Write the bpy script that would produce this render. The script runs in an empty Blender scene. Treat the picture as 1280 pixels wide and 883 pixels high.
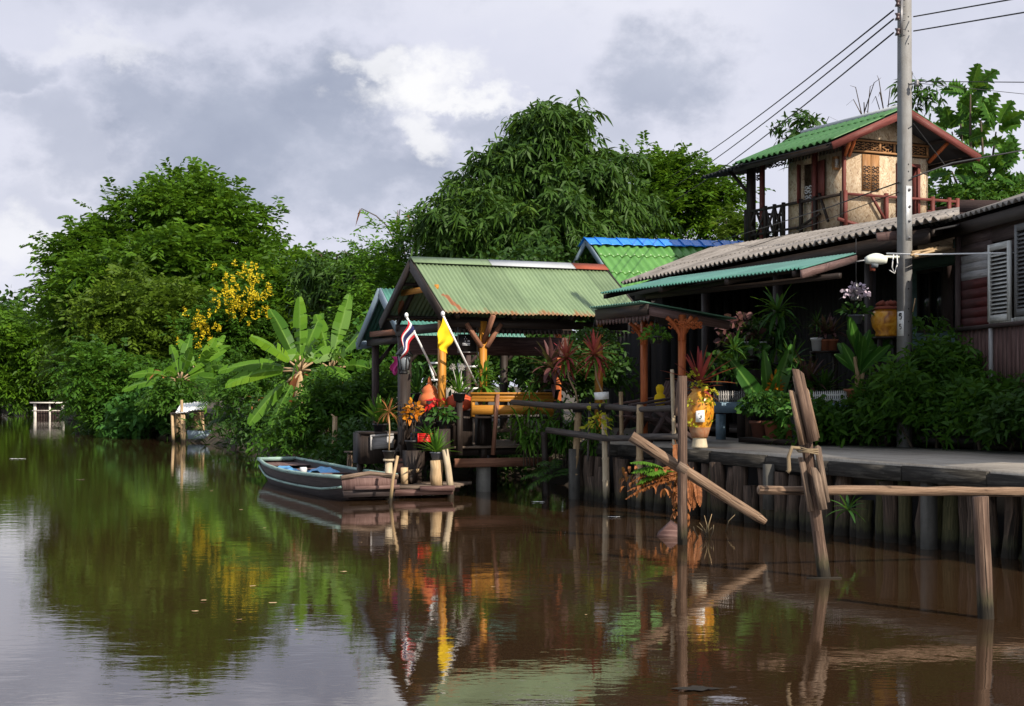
import bpy, math, random
import numpy as np
from mathutils import Vector, Matrix
random.seed(7)
RNG = np.random.default_rng(11)
SC = bpy.context.scene
COL = SC.collection
F, HZ, EYE = 1800.0, 485.0, 1.6          # focal length in photo pixels, horizon row, eye height
U = Vector((.423, -.906, 0))             # along the bank, towards the viewer
N = Vector((.906, .423, 0))              # inland
ZUP = Vector((0, 0, 1))
R = random.uniform

def P(px, py, Y):
    return Vector(((px-640)*Y/F, Y, EYE-(py-HZ)*Y/F))
def G(px, py, z=0.0):
    return P(px, py, F*(EYE-z)/(py-HZ))

# ------------------------------------------------------------------ mesh builder
class MB:
    def __init__(s):
        s.v = []; s.f = []; s.u = []; s.a = []; s.ch = []; s.cur = .5
    def face(s, idx, uv=None):
        s.f.append(tuple(idx)); s.a.append(s.cur)
        s.u.extend(uv if uv else [(0, 0)]*len(idx))
    def add(s, co):
        s.v.append((co[0], co[1], co[2])); return len(s.v)-1
    def beam(s, p0, p1, w, h, up=None, taper=1.0, skew=0):
        p0 = Vector(p0); p1 = Vector(p1); d = p1-p0; L = d.length
        if L < 1e-6: return
        d.normalize()
        up = Vector(up) if up is not None else (ZUP if abs(d.z) < .9 else Vector((-.906, -.423, 0)))
        x = d.cross(up).normalized(); y = x.cross(d).normalized()
        o = R(0, 50); ids = []
        for p, k in ((p0, 1.0), (p1, taper)):
            for a, b in ((-1, -1), (1, -1), (1, 1), (-1, 1)):
                ids.append(s.add(p + x*(a*w*k/2) + y*(b*h*k/2) + (d*skew*b*h/2)))
        i = ids; c = [0, w, w+h, 2*w+h, 2*w+2*h]
        for k in range(4):
            m = (k+1) % 4
            s.face((i[k], i[m], i[4+m], i[4+k]), [(o, o+c[k]), (o, o+c[k+1]), (o+L, o+c[k+1]), (o+L, o+c[k])])
        s.face((i[3], i[2], i[1], i[0]), [(o, o), (o, o+w), (o+h, o+w), (o+h, o)])
        s.face((i[4], i[5], i[6], i[7]), [(o, o), (o, o+w), (o+h, o+w), (o+h, o)])
    def box(s, c, sx, sy, z0, z1, xdir=None):
        """box with footprint sx (along xdir) by sy centred at c"""
        c = Vector((c[0], c[1], 0))
        s.beam(c+ZUP*z0, c+ZUP*z1, sx, sy, up=(Vector((-xdir.y, xdir.x, 0)) if xdir is not None else Vector((0, 1, 0))))
    def tube(s, pts, r, n=8, cap=True, jit=0.0):
        pts = [Vector(p) for p in pts]; m = len(pts)
        rs = r if isinstance(r, (list, tuple)) else [r]*m
        o = R(0, 50); rings = []; lt = 0; ls = []
        ref = None
        for k in range(m):
            d = (pts[min(k+1, m-1)]-pts[max(k-1, 0)]).normalized()
            if ref is None: ref = Vector((1, 0, 0)) if abs(d.x) < .8 else Vector((0, 1, 0))
            x = (ref - d*ref.dot(d)).normalized(); y = d.cross(x); ref = x
            if k: lt += (pts[k]-pts[k-1]).length
            ls.append(lt)
            rings.append([s.add(pts[k] + (x*math.cos(2*math.pi*j/n)+y*math.sin(2*math.pi*j/n))*rs[k]*(1+R(-jit, jit))) for j in range(n)])
        for k in range(m-1):
            for j in range(n):
                q = (j+1) % n; ra = 2*math.pi*max(rs[k], rs[k+1])/n
                s.face((rings[k][j], rings[k][q], rings[k+1][q], rings[k+1][j]),
                       [(o+ls[k], o+ra*j), (o+ls[k], o+ra*(j+1)), (o+ls[k+1], o+ra*(j+1)), (o+ls[k+1], o+ra*j)])
        if cap:
            for rg, k in ((rings[0][::-1], 0), (rings[-1], m-1)):
                s.face(rg, [(o+rs[k]*math.cos(6.283*j/n), o+rs[k]*math.sin(6.283*j/n)) for j in range(n)])
    def lathe(s, prof, org, n=24, cap=True):
        org = Vector(org); s.tube([org+ZUP*z for r, z in prof], [max(r, .0005) for r, z in prof], n, cap)
    def prism(s, pts, t):
        """polygon pts extruded by vector t"""
        t = Vector(t); a = [s.add(Vector(p)) for p in pts]; b = [s.add(Vector(p)+t) for p in pts]; n = len(pts)
        O = Vector(pts[0]); e = (Vector(pts[1])-O).normalized(); g = t.normalized().cross(e); o = R(0, 30)
        uv = [(o+(Vector(p)-O).dot(e), o+(Vector(p)-O).dot(g)) for p in pts]
        s.face(a[::-1], uv[::-1]); s.face(b, uv)
        for k in range(n):
            q = (k+1) % n; L = (Vector(pts[q])-Vector(pts[k])).length
            s.face((a[k], a[q], b[q], b[k]), [(o, o), (o+L, o), (o+L, o+t.length), (o, o+t.length)])
    def grid(s, fn, ns, nt, us=1.0, ut=1.0, wrap=False):
        ids = [[s.add(fn(i/ns, j/nt)) for j in range(nt+1)] for i in range(ns+1)]
        for i in range(ns):
            for j in range(nt):
                s.face((ids[i][j], ids[i+1][j], ids[i+1][j+1], ids[i][j+1]),
                       [(i/ns*us, j/nt*ut), ((i+1)/ns*us, j/nt*ut), ((i+1)/ns*us, (j+1)/nt*ut), (i/ns*us, (j+1)/nt*ut)])
    def blade(s, base, d, L, W, droop=.3, n=5, fold=.18, shape=None, twist=0, face=None):
        """a long leaf: midrib curve that droops, two halves folded along it"""
        base = Vector(base); d = Vector(d).normalized()
        side = d.cross(ZUP)
        side = side.normalized() if side.length > .05 else Vector((math.cos(R(0, 6.28)), math.sin(R(0, 6.28)), 0))
        if face is not None: side = d.cross(Vector(face)).normalized()
        if twist: side = (Matrix.Rotation(twist, 3, d) @ side)
        p = base.copy(); cur = d.copy(); s.cur = R(0, 1); rows = []
        for k in range(n+1):
            t = k/n
            w = W*.5*(shape(t) if shape else max(0.02, math.sin(math.pi*min(1, t*.82+.14))**.8))
            up = side.cross(cur).normalized()
            rows.append((s.add(p-side*w+up*w*fold*2), s.add(p), s.add(p+side*w+up*w*fold*2), t))
            cur = (cur + Vector((0, 0, -droop*2/n))).normalized()
            p = p + cur*(L/n)
        for k in range(n):
            a, b = rows[k], rows[k+1]
            s.face((a[0], a[1], b[1], b[0]), [(0, a[3]), (.5, a[3]), (.5, b[3]), (0, b[3])])
            s.face((a[1], a[2], b[2], b[1]), [(.5, a[3]), (1, a[3]), (1, b[3]), (.5, b[3])])
    def leaves(s, p, d, sd, L, W, bend=.2, fold=.12, a=None):
        """arrays of leaves, six vertices each"""
        n = len(p); L = np.broadcast_to(L, (n,))[:, None]; W = np.broadcast_to(W, (n,))[:, None]
        d = d/np.linalg.norm(d, axis=1, keepdims=True)
        sd = sd - d*(sd*d).sum(1, keepdims=True); sd = sd/(np.linalg.norm(sd, axis=1, keepdims=True)+1e-9)
        nr = np.cross(sd, d); z = np.array([[0, 0, 1.0]])
        v = np.empty((n, 6, 3))
        v[:, 0] = p
        v[:, 1] = p+d*L*.33-sd*W*.5+nr*W*fold; v[:, 2] = p+d*L*.33+sd*W*.5+nr*W*fold
        v[:, 3] = p+d*L*.7-sd*W*.36+nr*W*fold-z*L*bend*.4; v[:, 4] = p+d*L*.7+sd*W*.36+nr*W*fold-z*L*bend*.4
        v[:, 5] = p+d*L-z*L*bend
        if a is None: a = RNG.random(n)
        s.ch.append((v.reshape(-1, 3), n, np.asarray(a)))
    def build(s, name, mat, parent=None, smooth=False, solid=0):
        off = np.zeros(3)
        root = parent
        while root is not None and root.parent is not None: root = root.parent
        if root is not None: off = np.array(root.location)
        nv0 = len(s.v)
        V = [np.array(s.v, float).reshape(-1, 3)]
        loops = [np.array([i for f in s.f for i in f], np.int64)]; sizes = [np.array([len(f) for f in s.f], np.int64)]
        uv = [np.array(s.u, float).reshape(-1, 2)]; at = [np.array(s.a, float)]
        base = nv0
        pat = np.array([0, 2, 1, 1, 2, 4, 3, 3, 4, 5])
        puv = np.array([(.5, 0), (1, .33), (0, .33), (0, .33), (1, .33), (.86, .7), (.14, .7), (.14, .7), (.86, .7), (.5, 1)])
        for vv, n, a in s.ch:
            V.append(vv)
            loops.append((base+np.arange(n)[:, None]*6+pat[None, :]).ravel())
            sizes.append(np.tile([3, 4, 3], n)); uv.append(np.tile(puv, (n, 1))); at.append(np.repeat(a, 3)); base += n*6
        V = np.concatenate(V)-off; loops = np.concatenate(loops); sizes = np.concatenate(sizes); uv = np.concatenate(uv); at = np.concatenate(at)
        me = bpy.data.meshes.new(name)
        me.vertices.add(len(V)); me.vertices.foreach_set('co', V.astype(np.float32).ravel())
        me.loops.add(len(loops)); me.loops.foreach_set('vertex_index', loops.astype(np.int32))
        me.polygons.add(len(sizes)); st = np.concatenate([[0], np.cumsum(sizes)[:-1]]) if len(sizes) else np.zeros(0)
        me.polygons.foreach_set('loop_start', st.astype(np.int32))
        ul = me.uv_layers.new(name='UVMap'); ul.data.foreach_set('uv', uv.astype(np.float32).ravel())
        al = me.attributes.new('v', 'FLOAT', 'FACE'); al.data.foreach_set('value', at.astype(np.float32))
        me.update(calc_edges=True); me.validate()
        if smooth: me.polygons.foreach_set('use_smooth', [True]*len(me.polygons))
        me.materials.append(mat)
        o = bpy.data.objects.new(name, me); COL.objects.link(o)
        if parent is not None: o.parent = parent
        if solid:
            m = o.modifiers.new('thickness', 'SOLIDIFY'); m.thickness = solid; m.offset = 0
        return o

def tag(o, label, cat, group=None, kind=None):
    if label: o['label'] = label
    if cat: o['category'] = cat
    if group: o['group'] = group
    if kind: o['kind'] = kind
    return o
def thing(name, label, cat, loc, group=None):
    o = bpy.data.objects.new(name, None); COL.objects.link(o)
    o.location = loc; o.empty_display_size = .2
    return tag(o, label, cat, group)
def single(mb, name, mat, label, cat, loc, group=None, smooth=False, solid=0, kind=None):
    """a thing that is one mesh, with its origin at loc"""
    o = mb.build(name, mat, None, smooth, solid)
    loc = Vector(loc); o.data.transform(Matrix.Translation(-loc)); o.location = loc
    return tag(o, label, cat, group, kind)
def struct(mb, name, mat, smooth=False, solid=0):
    o = mb.build(name, mat, None, smooth, solid); o['kind'] = 'structure'; return o

# ------------------------------------------------------------------ materials
def newmat(name):
    m = bpy.data.materials.new(name); m.use_nodes = True
    nt = m.node_tree; nt.nodes.clear()
    out = nt.nodes.new('ShaderNodeOutputMaterial'); b = nt.nodes.new('ShaderNodeBsdfPrincipled')
    nt.links.new(b.outputs[0], out.inputs[0])
    return m, nt, b, out
def nd(nt, typ, **kw):
    n = nt.nodes.new(typ)
    for k, v in kw.items():
        if hasattr(n, k): setattr(n, k, v)
        else: n.inputs[k.replace('_', ' ')].default_value = v
    return n
def ramp(nt, fac, stops, interp='LINEAR'):
    r = nt.nodes.new('ShaderNodeValToRGB'); r.color_ramp.interpolation = interp
    el = r.color_ramp.elements
    while len(el) < len(stops): el.new(.5)
    for e, (p, c) in zip(el, stops):
        e.position = p; e.color = (*c, 1) if len(c) == 3 else c
    nt.links.new(fac, r.inputs[0]); return r.outputs[0]
def coord(nt, kind, scale):
    tc = nt.nodes.new('ShaderNodeTexCoord'); mp = nt.nodes.new('ShaderNodeMapping')
    mp.inputs['Scale'].default_value = scale
    nt.links.new(tc.outputs[kind], mp.inputs[0]); return mp.outputs[0]
def noise(nt, vec, scale=1.0, detail=4, rough=.6, dist=0):
    n = nd(nt, 'ShaderNodeTexNoise'); n.inputs['Scale'].default_value = scale; n.inputs['Detail'].default_value = detail
    n.inputs['Roughness'].default_value = rough; n.inputs['Distortion'].default_value = dist
    nt.links.new(vec, n.inputs['Vector']); return n.outputs['Fac']
def mixc(nt, fac, a, b, mode='MIX'):
    m = nt.nodes.new('ShaderNodeMix'); m.data_type = 'RGBA'; m.blend_type = mode
    for sock, val in ((m.inputs[0], fac), (m.inputs[6], a), (m.inputs[7], b)):
        if hasattr(val, 'links'): nt.links.new(val, sock)
        else: sock.default_value = (*val, 1) if isinstance(val, tuple) and len(val) == 3 else val
    return m.outputs[2]
def mth(nt, op, a, b=0.0, clamp=False):
    m = nt.nodes.new('ShaderNodeMath'); m.operation = op; m.use_clamp = clamp
    for i, v in ((0, a), (1, b)):
        if hasattr(v, 'links'): nt.links.new(v, m.inputs[i])
        else: m.inputs[i].default_value = v
    return m.outputs[0]
def bump(nt, b, h, strength=.4, dist=.01):
    n = nt.nodes.new('ShaderNodeBump'); n.inputs['Strength'].default_value = strength; n.inputs['Distance'].default_value = dist
    nt.links.new(h, n.inputs['Height']); nt.links.new(n.outputs[0], b.inputs['Normal'])

def wood(name, dark, mid, light, rough=.75, grain=55, peel=None, peel_amt=.5, bstr=.5, spec=.25, crack=.0, wet=False):
    """grain runs along u; peel = colour of paint left in patches"""
    m, nt, b, out = newmat(name)
    g = noise(nt, coord(nt, 'UV', (2.2, grain, 1)), 1, 5, .65, .6)
    w = noise(nt, coord(nt, 'UV', (1.3, 4, 1)), 1.6, 5, .7)
    c = ramp(nt, mth(nt, 'ADD', mth(nt, 'MULTIPLY', g, .7), mth(nt, 'MULTIPLY', w, .3)), [(.3, dark), (.5, mid), (.68, light)])
    if crack:
        cn = noise(nt, coord(nt, 'UV', (1.1, grain*.42, 1)), 1.0, 3, .5, 1.0)
        ck = ramp(nt, cn, [(.60, (0, 0, 0)), (.66, (1, 1, 1))])
        c = mixc(nt, mth(nt, 'MULTIPLY', ck, crack), c, tuple(x*.35 for x in dark))
        kn = noise(nt, coord(nt, 'UV', (5, 9, 1)), 1.0, 2, .5)
        c = mixc(nt, ramp(nt, kn, [(.68, (0, 0, 0)), (.74, (.8, .8, .8))]), c, dark)
        g = mth(nt, 'SUBTRACT', g, mth(nt, 'MULTIPLY', ck, .6))
    if peel:
        pn = noise(nt, coord(nt, 'UV', (3, 14, 1)), 1.2, 6, .75, .4)
        c = mixc(nt, ramp(nt, pn, [(peel_amt-.03, (1, 1, 1)), (peel_amt+.03, (0, 0, 0))]), c, peel)
    if wet:      # dark waterline stain with a ragged edge and a trace of algae above it
        ge = nt.nodes.new('ShaderNodeNewGeometry'); sz = nt.nodes.new('ShaderNodeSeparateXYZ'); nt.links.new(ge.outputs['Position'], sz.inputs[0])
        wn = noise(nt, coord(nt, 'UV', (2, 30, 1)), 1.0, 4, .7)
        zz = mth(nt, 'SUBTRACT', sz.outputs[2], mth(nt, 'MULTIPLY', mth(nt, 'SUBTRACT', wn, .4), .22))
        c = mixc(nt, ramp(nt, zz, [(.10, (.75, .75, .75)), (.22, (0, 0, 0))]), c, (.035, .036, .016))
        c = mixc(nt, ramp(nt, zz, [(.05, (.92, .92, .92)), (.10, (0, 0, 0))]), c, (.014, .011, .008))
    nt.links.new(c, b.inputs['Base Color']); b.inputs['Roughness'].default_value = rough
    b.inputs['Specular IOR Level'].default_value = spec
    bump(nt, b, g, bstr, .006); return m
def paint(name, col, rough=.5, dirt=(.08, .07, .06), amt=.35, scale=3, spec=.3, metal=0, b2=.15):
    m, nt, b, out = newmat(name)
    n1 = noise(nt, coord(nt, 'Object', (1, 1, 1)), scale, 7, .72, .5)
    n2 = noise(nt, coord(nt, 'Object', (1, 1, .25)), scale*5, 4, .6)
    f = ramp(nt, mth(nt, 'ADD', mth(nt, 'MULTIPLY', n1, .7), mth(nt, 'MULTIPLY', n2, .3)), [(.42, (0, 0, 0)), (.72, (1, 1, 1))])
    c = mixc(nt, mth(nt, 'MULTIPLY', f, amt), col, dirt)
    nt.links.new(c, b.inputs['Base Color']); b.inputs['Roughness'].default_value = rough
    b.inputs['Specular IOR Level'].default_value = spec; b.inputs['Metallic'].default_value = metal
    bump(nt, b, n2, b2, .004); return m
def leaf(name, c0, c1, c2=None, trans=.28, rough=.5, rib=None, spec=.22):
    m, nt, b, out = newmat(name)
    at = nd(nt, 'ShaderNodeAttribute'); at.attribute_name = 'v'
    stops = [(0, c0), (.75, c1), (1, c2 or c1)]
    ob = noise(nt, coord(nt, 'Object', (1, 1, 1)), 1.1, 3, .6)
    f = mth(nt, 'ADD', mth(nt, 'MULTIPLY', at.outputs['Fac'], .7), mth(nt, 'MULTIPLY', mth(nt, 'SUBTRACT', ob, .3), .6))
    c = ramp(nt, f, stops)
    if rib:
        tc = nt.nodes.new('ShaderNodeTexCoord'); sp = nt.nodes.new('ShaderNodeSeparateXYZ'); nt.links.new(tc.outputs['UV'], sp.inputs[0])
        k = mth(nt, 'ABSOLUTE', mth(nt, 'SUBTRACT', sp.outputs[0], .5))
        c = mixc(nt, ramp(nt, k, [(.03, (1, 1, 1)), (.09, (0, 0, 0))]), c, rib)
    nt.links.new(c, b.inputs['Base Color']); b.inputs['Roughness'].default_value = rough
    b.inputs['Specular IOR Level'].default_value = spec
    tr = nt.nodes.new('ShaderNodeBsdfTranslucent'); mx = nt.nodes.new('ShaderNodeMixShader'); mx.inputs[0].default_value = trans
    tint = mixc(nt, .5, c, (.12, .2, .015), 'MIX')
    nt.links.new(tint, tr.inputs[0]); nt.links.new(b.outputs[0], mx.inputs[1]); nt.links.new(tr.outputs[0], mx.inputs[2])
    nt.links.new(mx.outputs[0], out.inputs[0]); return m
def roofmat(name, col, col2, rust=None, rust_thr=.62, rough=.5, streak=1.0, spec=.35, panel=.0, edge=False, spot=None):
    """painted sheet or tile; u runs along the eave, v up the slope in metres"""
    m, nt, b, out = newmat(name)
    s1 = noise(nt, coord(nt, 'UV', (9, .8, 1)), 1, 4, .6)
    s2 = noise(nt, coord(nt, 'UV', (1, 1, 1)), 1.3, 6, .7)
    f = mth(nt, 'ADD', mth(nt, 'MULTIPLY', s1, .5*streak), mth(nt, 'MULTIPLY', s2, 1-.5*streak))
    c = ramp(nt, f, [(.32, col2), (.62, col)])
    if panel:
        tcp = nt.nodes.new('ShaderNodeTexCoord'); spp = nt.nodes.new('ShaderNodeSeparateXYZ'); nt.links.new(tcp.outputs['UV'], spp.inputs[0])
        wn = nt.nodes.new('ShaderNodeTexWhiteNoise'); wn.noise_dimensions = '1D'; nt.links.new(mth(nt, 'FLOOR', mth(nt, 'MULTIPLY', spp.outputs[0], 1.32)), wn.inputs['W'])
        c = mixc(nt, 1.0, c, ramp(nt, wn.outputs['Value'], [(0, (1-panel,)*3), (1, (1, 1, 1))]), 'MULTIPLY')
        lap = mth(nt, 'FRACT', mth(nt, 'MULTIPLY', spp.outputs[0], 1.32)); c = mixc(nt, ramp(nt, lap, [(.0, (.5, .5, .5)), (.03, (0, 0, 0))]), c, tuple(x*.4 for x in col2))
    if edge:
        tcp = nt.nodes.new('ShaderNodeTexCoord'); spp = nt.nodes.new('ShaderNodeSeparateXYZ'); nt.links.new(tcp.outputs['UV'], spp.inputs[0])
        en = noise(nt, coord(nt, 'UV', (5, 2, 1)), 1.0, 6, .75)
        ef = mth(nt, 'SUBTRACT', en, mth(nt, 'MULTIPLY', spp.outputs[1], 1.1))
        c = mixc(nt, ramp(nt, ef, [(.36, (0, 0, 0)), (.5, (.85, .85, .85))]), c, (.2, .075, .025))
    if spot:
        (u0, v0), (u1, v1), wd = spot; tcs = nt.nodes.new('ShaderNodeTexCoord'); sps = nt.nodes.new('ShaderNodeSeparateXYZ'); nt.links.new(tcs.outputs['UV'], sps.inputs[0])
        dv = mth(nt, 'DIVIDE', mth(nt, 'SUBTRACT', sps.outputs[1], v0), v1-v0)
        du = mth(nt, 'ABSOLUTE', mth(nt, 'SUBTRACT', sps.outputs[0], mth(nt, 'ADD', mth(nt, 'MULTIPLY', dv, u1-u0), u0)))
        inn = mth(nt, 'MULTIPLY', mth(nt, 'GREATER_THAN', dv, 0.0), mth(nt, 'LESS_THAN', dv, 1.0))
        sn = noise(nt, coord(nt, 'UV', (9, 4, 1)), 1.0, 5, .7)
        mk = mth(nt, 'MULTIPLY', inn, mth(nt, 'LESS_THAN', du, mth(nt, 'MULTIPLY', sn, wd)))
        c = mixc(nt, mth(nt, 'MULTIPLY', mk, .85), c, (.24, .075, .03))
    if rust:
        r1 = noise(nt, coord(nt, 'UV', (2.4, 1.1, 1)), 1.0, 7, .72, .3)
        c = mixc(nt, ramp(nt, r1, [(rust_thr, (0, 0, 0)), (rust_thr+.06, (1, 1, 1))]), c, rust)
    nt.links.new(c, b.inputs['Base Color']); b.inputs['Roughness'].default_value = rough
    b.inputs['Specular IOR Level'].default_value = spec
    return m

M = {}
M['grey_wood'] = wood('weathered grey wood', (.035, .024, .018), (.12, .083, .06), (.26, .19, .14), .85, 70, bstr=1, crack=.9)
M['log'] = wood('dry stripped log', (.045, .026, .016), (.165, .105, .068), (.34, .245, .17), .85, 60, bstr=1, crack=.95)
M['post_brown'] = wood('brown weathered post', (.024, .014, .010), (.085, .052, .037), (.2, .135, .098), .85, 60, bstr=1, crack=.95, wet=True)
M['pile'] = wood('wet timber pile', (.012, .008, .006), (.06, .04, .028), (.15, .1, .072), .8, 40, bstr=1, crack=.8, wet=True)
M['pile_moss'] = wood('mossy timber pile', (.015, .014, .006), (.05, .045, .018), (.11, .09, .04), .85, 40, bstr=.8, wet=True)
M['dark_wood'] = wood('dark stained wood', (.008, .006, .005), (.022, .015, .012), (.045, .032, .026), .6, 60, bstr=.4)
M['maroon'] = wood('maroon painted wood', (.045, .012, .01), (.12, .03, .024), (.19, .06, .05), .6, 50, peel=(.2, .14, .11), peel_amt=.36)
M['fascia_brown'] = wood('brown fascia board', (.045, .026, .024), (.11, .066, .06), (.17, .11, .10), .65, 50)
M['yellow_wood'] = wood('yellow ochre painted wood', (.26, .1, .012), (.38, .16, .02), (.46, .21, .03), .5, 40, bstr=.25)
M['ochre_post'] = wood('ochre stained post', (.2, .08, .012), (.44, .19, .028), (.55, .26, .05), .5, 40, bstr=.25)
M['carved_wood'] = wood('carved brown wood', (.1, .048, .02), (.27, .135, .055), (.36, .2, .09), .6, 40, bstr=.3)
M['orange_wood'] = wood('orange red stained wood', (.2, .045, .014), (.42, .11, .035), (.52, .17, .06), .5, 40, bstr=.25)
M['red_beam'] = wood('reddish brown beam', (.07, .03, .018), (.2, .09, .055), (.3, .15, .09), .75, 50)
M['deck'] = wood('worn deck board', (.05, .035, .026), (.13, .095, .07), (.22, .17, .13), .8, 50)
M['bamboo'] = wood('old bamboo', (.12, .075, .035), (.32, .22, .12), (.45, .34, .21), .55, 30, bstr=.3, wet=True)
M['bamboo_pale'] = wood('bleached bamboo', (.17, .13, .08), (.38, .3, .2), (.5, .42, .3), .6, 30, bstr=.3, wet=True)
M['bamboo_dark'] = wood('blackened bamboo', (.02, .016, .014), (.06, .05, .045), (.12, .1, .09), .6, 30, bstr=.3)
M['log_end'] = wood('cut stump wood', (.16, .1, .05), (.42, .29, .16), (.55, .42, .26), .85, 25, bstr=.7)
M['trunk'] = wood('tree bark', (.02, .014, .01), (.06, .045, .032), (.11, .085, .06), .9, 20, bstr=.9)
M['boat'] = wood('boat tarred planks', (.012, .009, .009), (.035, .026, .025), (.07, .054, .05), .6, 45)
M['boat_end'] = wood('boat brown planks', (.05, .028, .024), (.12, .07, .062), (.19, .125, .11), .75, 45)
M['boat_rim'] = wood('boat pale green rim', (.09, .13, .11), (.22, .33, .29), (.35, .48, .43), .6, 30, peel=(.08, .06, .05), peel_amt=.4)
M['siding_grey'] = wood('bare grey siding', (.13, .125, .12), (.29, .28, .275), (.42, .41, .4), .8, 50)
M['siding_maroon'] = wood('maroon siding', (.025, .006, .006), (.065, .013, .012), (.1, .024, .02), .65, 45)
M['siding_dark'] = wood('dark brown siding', (.022, .014, .013), (.05, .032, .03), (.085, .06, .055), .7, 45)
M['siding_vert'] = wood('weathered vertical boards', (.03, .015, .013), (.085, .045, .04), (.19, .12, .105), .8, 40)
M['shutter'] = wood('grey flaking shutter', (.2, .2, .185), (.46, .46, .43), (.64, .64, .6), .75, 40)
M['shutter_dark'] = wood('dull grey shutter', (.06, .06, .06), (.13, .13, .13), (.2, .2, .2), .75, 40)
M['teal_wall'] = paint('pale teal boards', (.13, .22, .23), .7, (.05, .07, .07), .5, 2)
M['white_wood'] = paint('white painted wood', (.62, .62, .6), .55, (.3, .28, .25), .4)
M['white_metal'] = paint('white metal', (.72, .72, .72), .35, (.4, .38, .36), .3)
M['blue_grey'] = paint('blue grey painted board', (.22, .33, .42), .55, (.12, .13, .14), .4)
M['fascia_blue'] = paint('blue grey fascia', (.19, .25, .3), .55, (.06, .06, .06), .4)
M['concrete'] = paint('weathered concrete', (.2, .19, .165), .9, (.07, .065, .055), .8, 4, b2=.5)
M['pole'] = paint('old concrete pole', (.2, .198, .195), .9, (.12, .11, .1), .75, 6, b2=.4)
M['pole_plate'] = paint('galvanised steel plate', (.55, .56, .57), .4, (.3, .3, .3), .5, 4, metal=.4)
M['steel'] = paint('dull steel', (.25, .25, .26), .45, (.1, .08, .07), .6, 6, metal=.7)
M['black'] = paint('black plastic', (.018, .018, .02), .4, (.06, .055, .05), .35, 8)
M['black_iron'] = paint('black iron', (.012, .012, .013), .45, (.04, .035, .03), .3, 8)
M['grey_pot'] = paint('grey plastic pot', (.09, .1, .12), .5, (.06, .05, .05), .4, 6)
M['white_pot'] = paint('white plastic pot', (.55, .56, .58), .4, (.3, .28, .26), .35, 6)
M['terracotta'] = paint('terracotta', (.3, .1, .05), .8, (.12, .08, .06), .55, 8)
M['terracotta_dark'] = paint('dirty terracotta', (.15, .055, .035), .8, (.05, .04, .03), .6, 8)
M['orange_clay'] = paint('orange clay', (.5, .13, .04), .6, (.25, .08, .04), .35, 6)
M['red_clay'] = paint('red clay', (.48, .07, .025), .55, (.2, .05, .03), .35, 6)
M['red_plastic'] = paint('red plastic', (.55, .015, .012), .35, (.2, .02, .02), .3, 6)
M['red_cloth'] = paint('rust red cloth', (.2, .05, .03), .9, (.08, .03, .02), .5, 12)
M['white_paper'] = paint('white paper', (.72, .72, .7), .8, (.4, .4, .38), .25, 10)
M['blue_tarp'] = paint('blue plastic sheet', (.06, .28, .55), .4, (.3, .4, .5), .55, 9)
M['rope'] = paint('old rope', (.2, .15, .09), .95, (.07, .05, .04), .6, 20)
M['soil'] = paint('potting soil', (.03, .02, .014), .95, (.06, .045, .03), .5, 20)
M['asbestos'] = roofmat('grey fibre cement', (.29, .265, .245), (.13, .115, .1), (.07, .06, .045), .6, .9, .8, .1, .25)
M['roof_right'] = roofmat('dark fibre cement', (.2, .19, .18), (.1, .09, .085), None, .7, .9, .8, .1)
M['roof_pavilion'] = roofmat('pale green metal sheet', (.185, .255, .14), (.12, .175, .095), (.3, .12, .035), .64, .5, .9, .3, .22, True, ((.17, .56), (.28, .1), .09))
M['roof_green'] = roofmat('green glazed roof', (.1, .25, .06), (.055, .16, .035), (.02, .04, .012), .74, .4, .7, .4)
M['roof_tower'] = roofmat('bright green roof', (.05, .15, .042), (.03, .085, .024), (.02, .06, .02), .7, .45, .7, .35)
M['roof_blue'] = roofmat('blue ridge tile', (.02, .2, .68), (.012, .14, .52), None, .7, .35, .6, .5)
M['roof_teal'] = roofmat('turquoise metal sheet', (.07, .21, .165), (.035, .125, .1), (.16, .09, .04), .72, .45, .8, .35, .2)
M['roof_mint'] = roofmat('mint green sheet', (.12, .27, .19), (.07, .17, .12), (.2, .1, .04), .7, .45, .8, .35, .2)
M['roof_white'] = roofmat('white sheet', (.8, .8, .8), (.62, .62, .63), None, .7, .6, .6, .2)
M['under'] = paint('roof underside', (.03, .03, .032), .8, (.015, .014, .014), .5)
M['ridge_grey'] = paint('grey metal ridge', (.38, .4, .42), .45, (.25, .25, .25), .4)
M['ridge_rust'] = paint('rusted ridge', (.26, .06, .03), .8, (.1, .04, .03), .5)
M['orange_tile'] = paint('orange roof tile', (.5, .22, .09), .7, (.2, .1, .06), .4)
M['cream_wall'] = paint('cream plaster wall', (.6, .56, .5), .8, (.35, .3, .26), .4)
M['pink_wall'] = paint('pale pink plaster wall', (.45, .36, .34), .8, (.25, .2, .19), .4)
M['dark_wall'] = paint('near black boards', (.02, .018, .018), .85, (.01, .009, .009), .5)  # near-black tone shared by boards and backing panels
M['dark_glass'] = paint('dark glass', (.012, .013, .015), .15, (.03, .03, .03), .3)
M['lamp_glass'] = paint('frosted lamp glass', (.16, .18, .2), .2, (.1, .1, .1), .3)
M['lamp_head'] = paint('off white lamp housing', (.6, .62, .55), .45, (.3, .28, .2), .35, 8)
M['wire'] = paint('black cable', (.02, .02, .022), .6, (.03, .03, .03), .2)
M['white_wire'] = paint('white cable', (.6, .6, .6), .5, (.4, .4, .4), .3)
M['flag_yellow'] = paint('yellow cloth', (.75, .5, .01), .85, (.6, .35, .01), .4, 6)
M['flag_red'] = paint('red cloth', (.45, .02, .03), .85, (.25, .02, .03), .3, 6)
M['flag_white'] = paint('white cloth', (.65, .65, .67), .85, (.45, .45, .5), .3, 6)
M['flag_blue'] = paint('navy cloth', (.02, .025, .1), .85, (.02, .02, .05), .3, 6)
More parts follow.
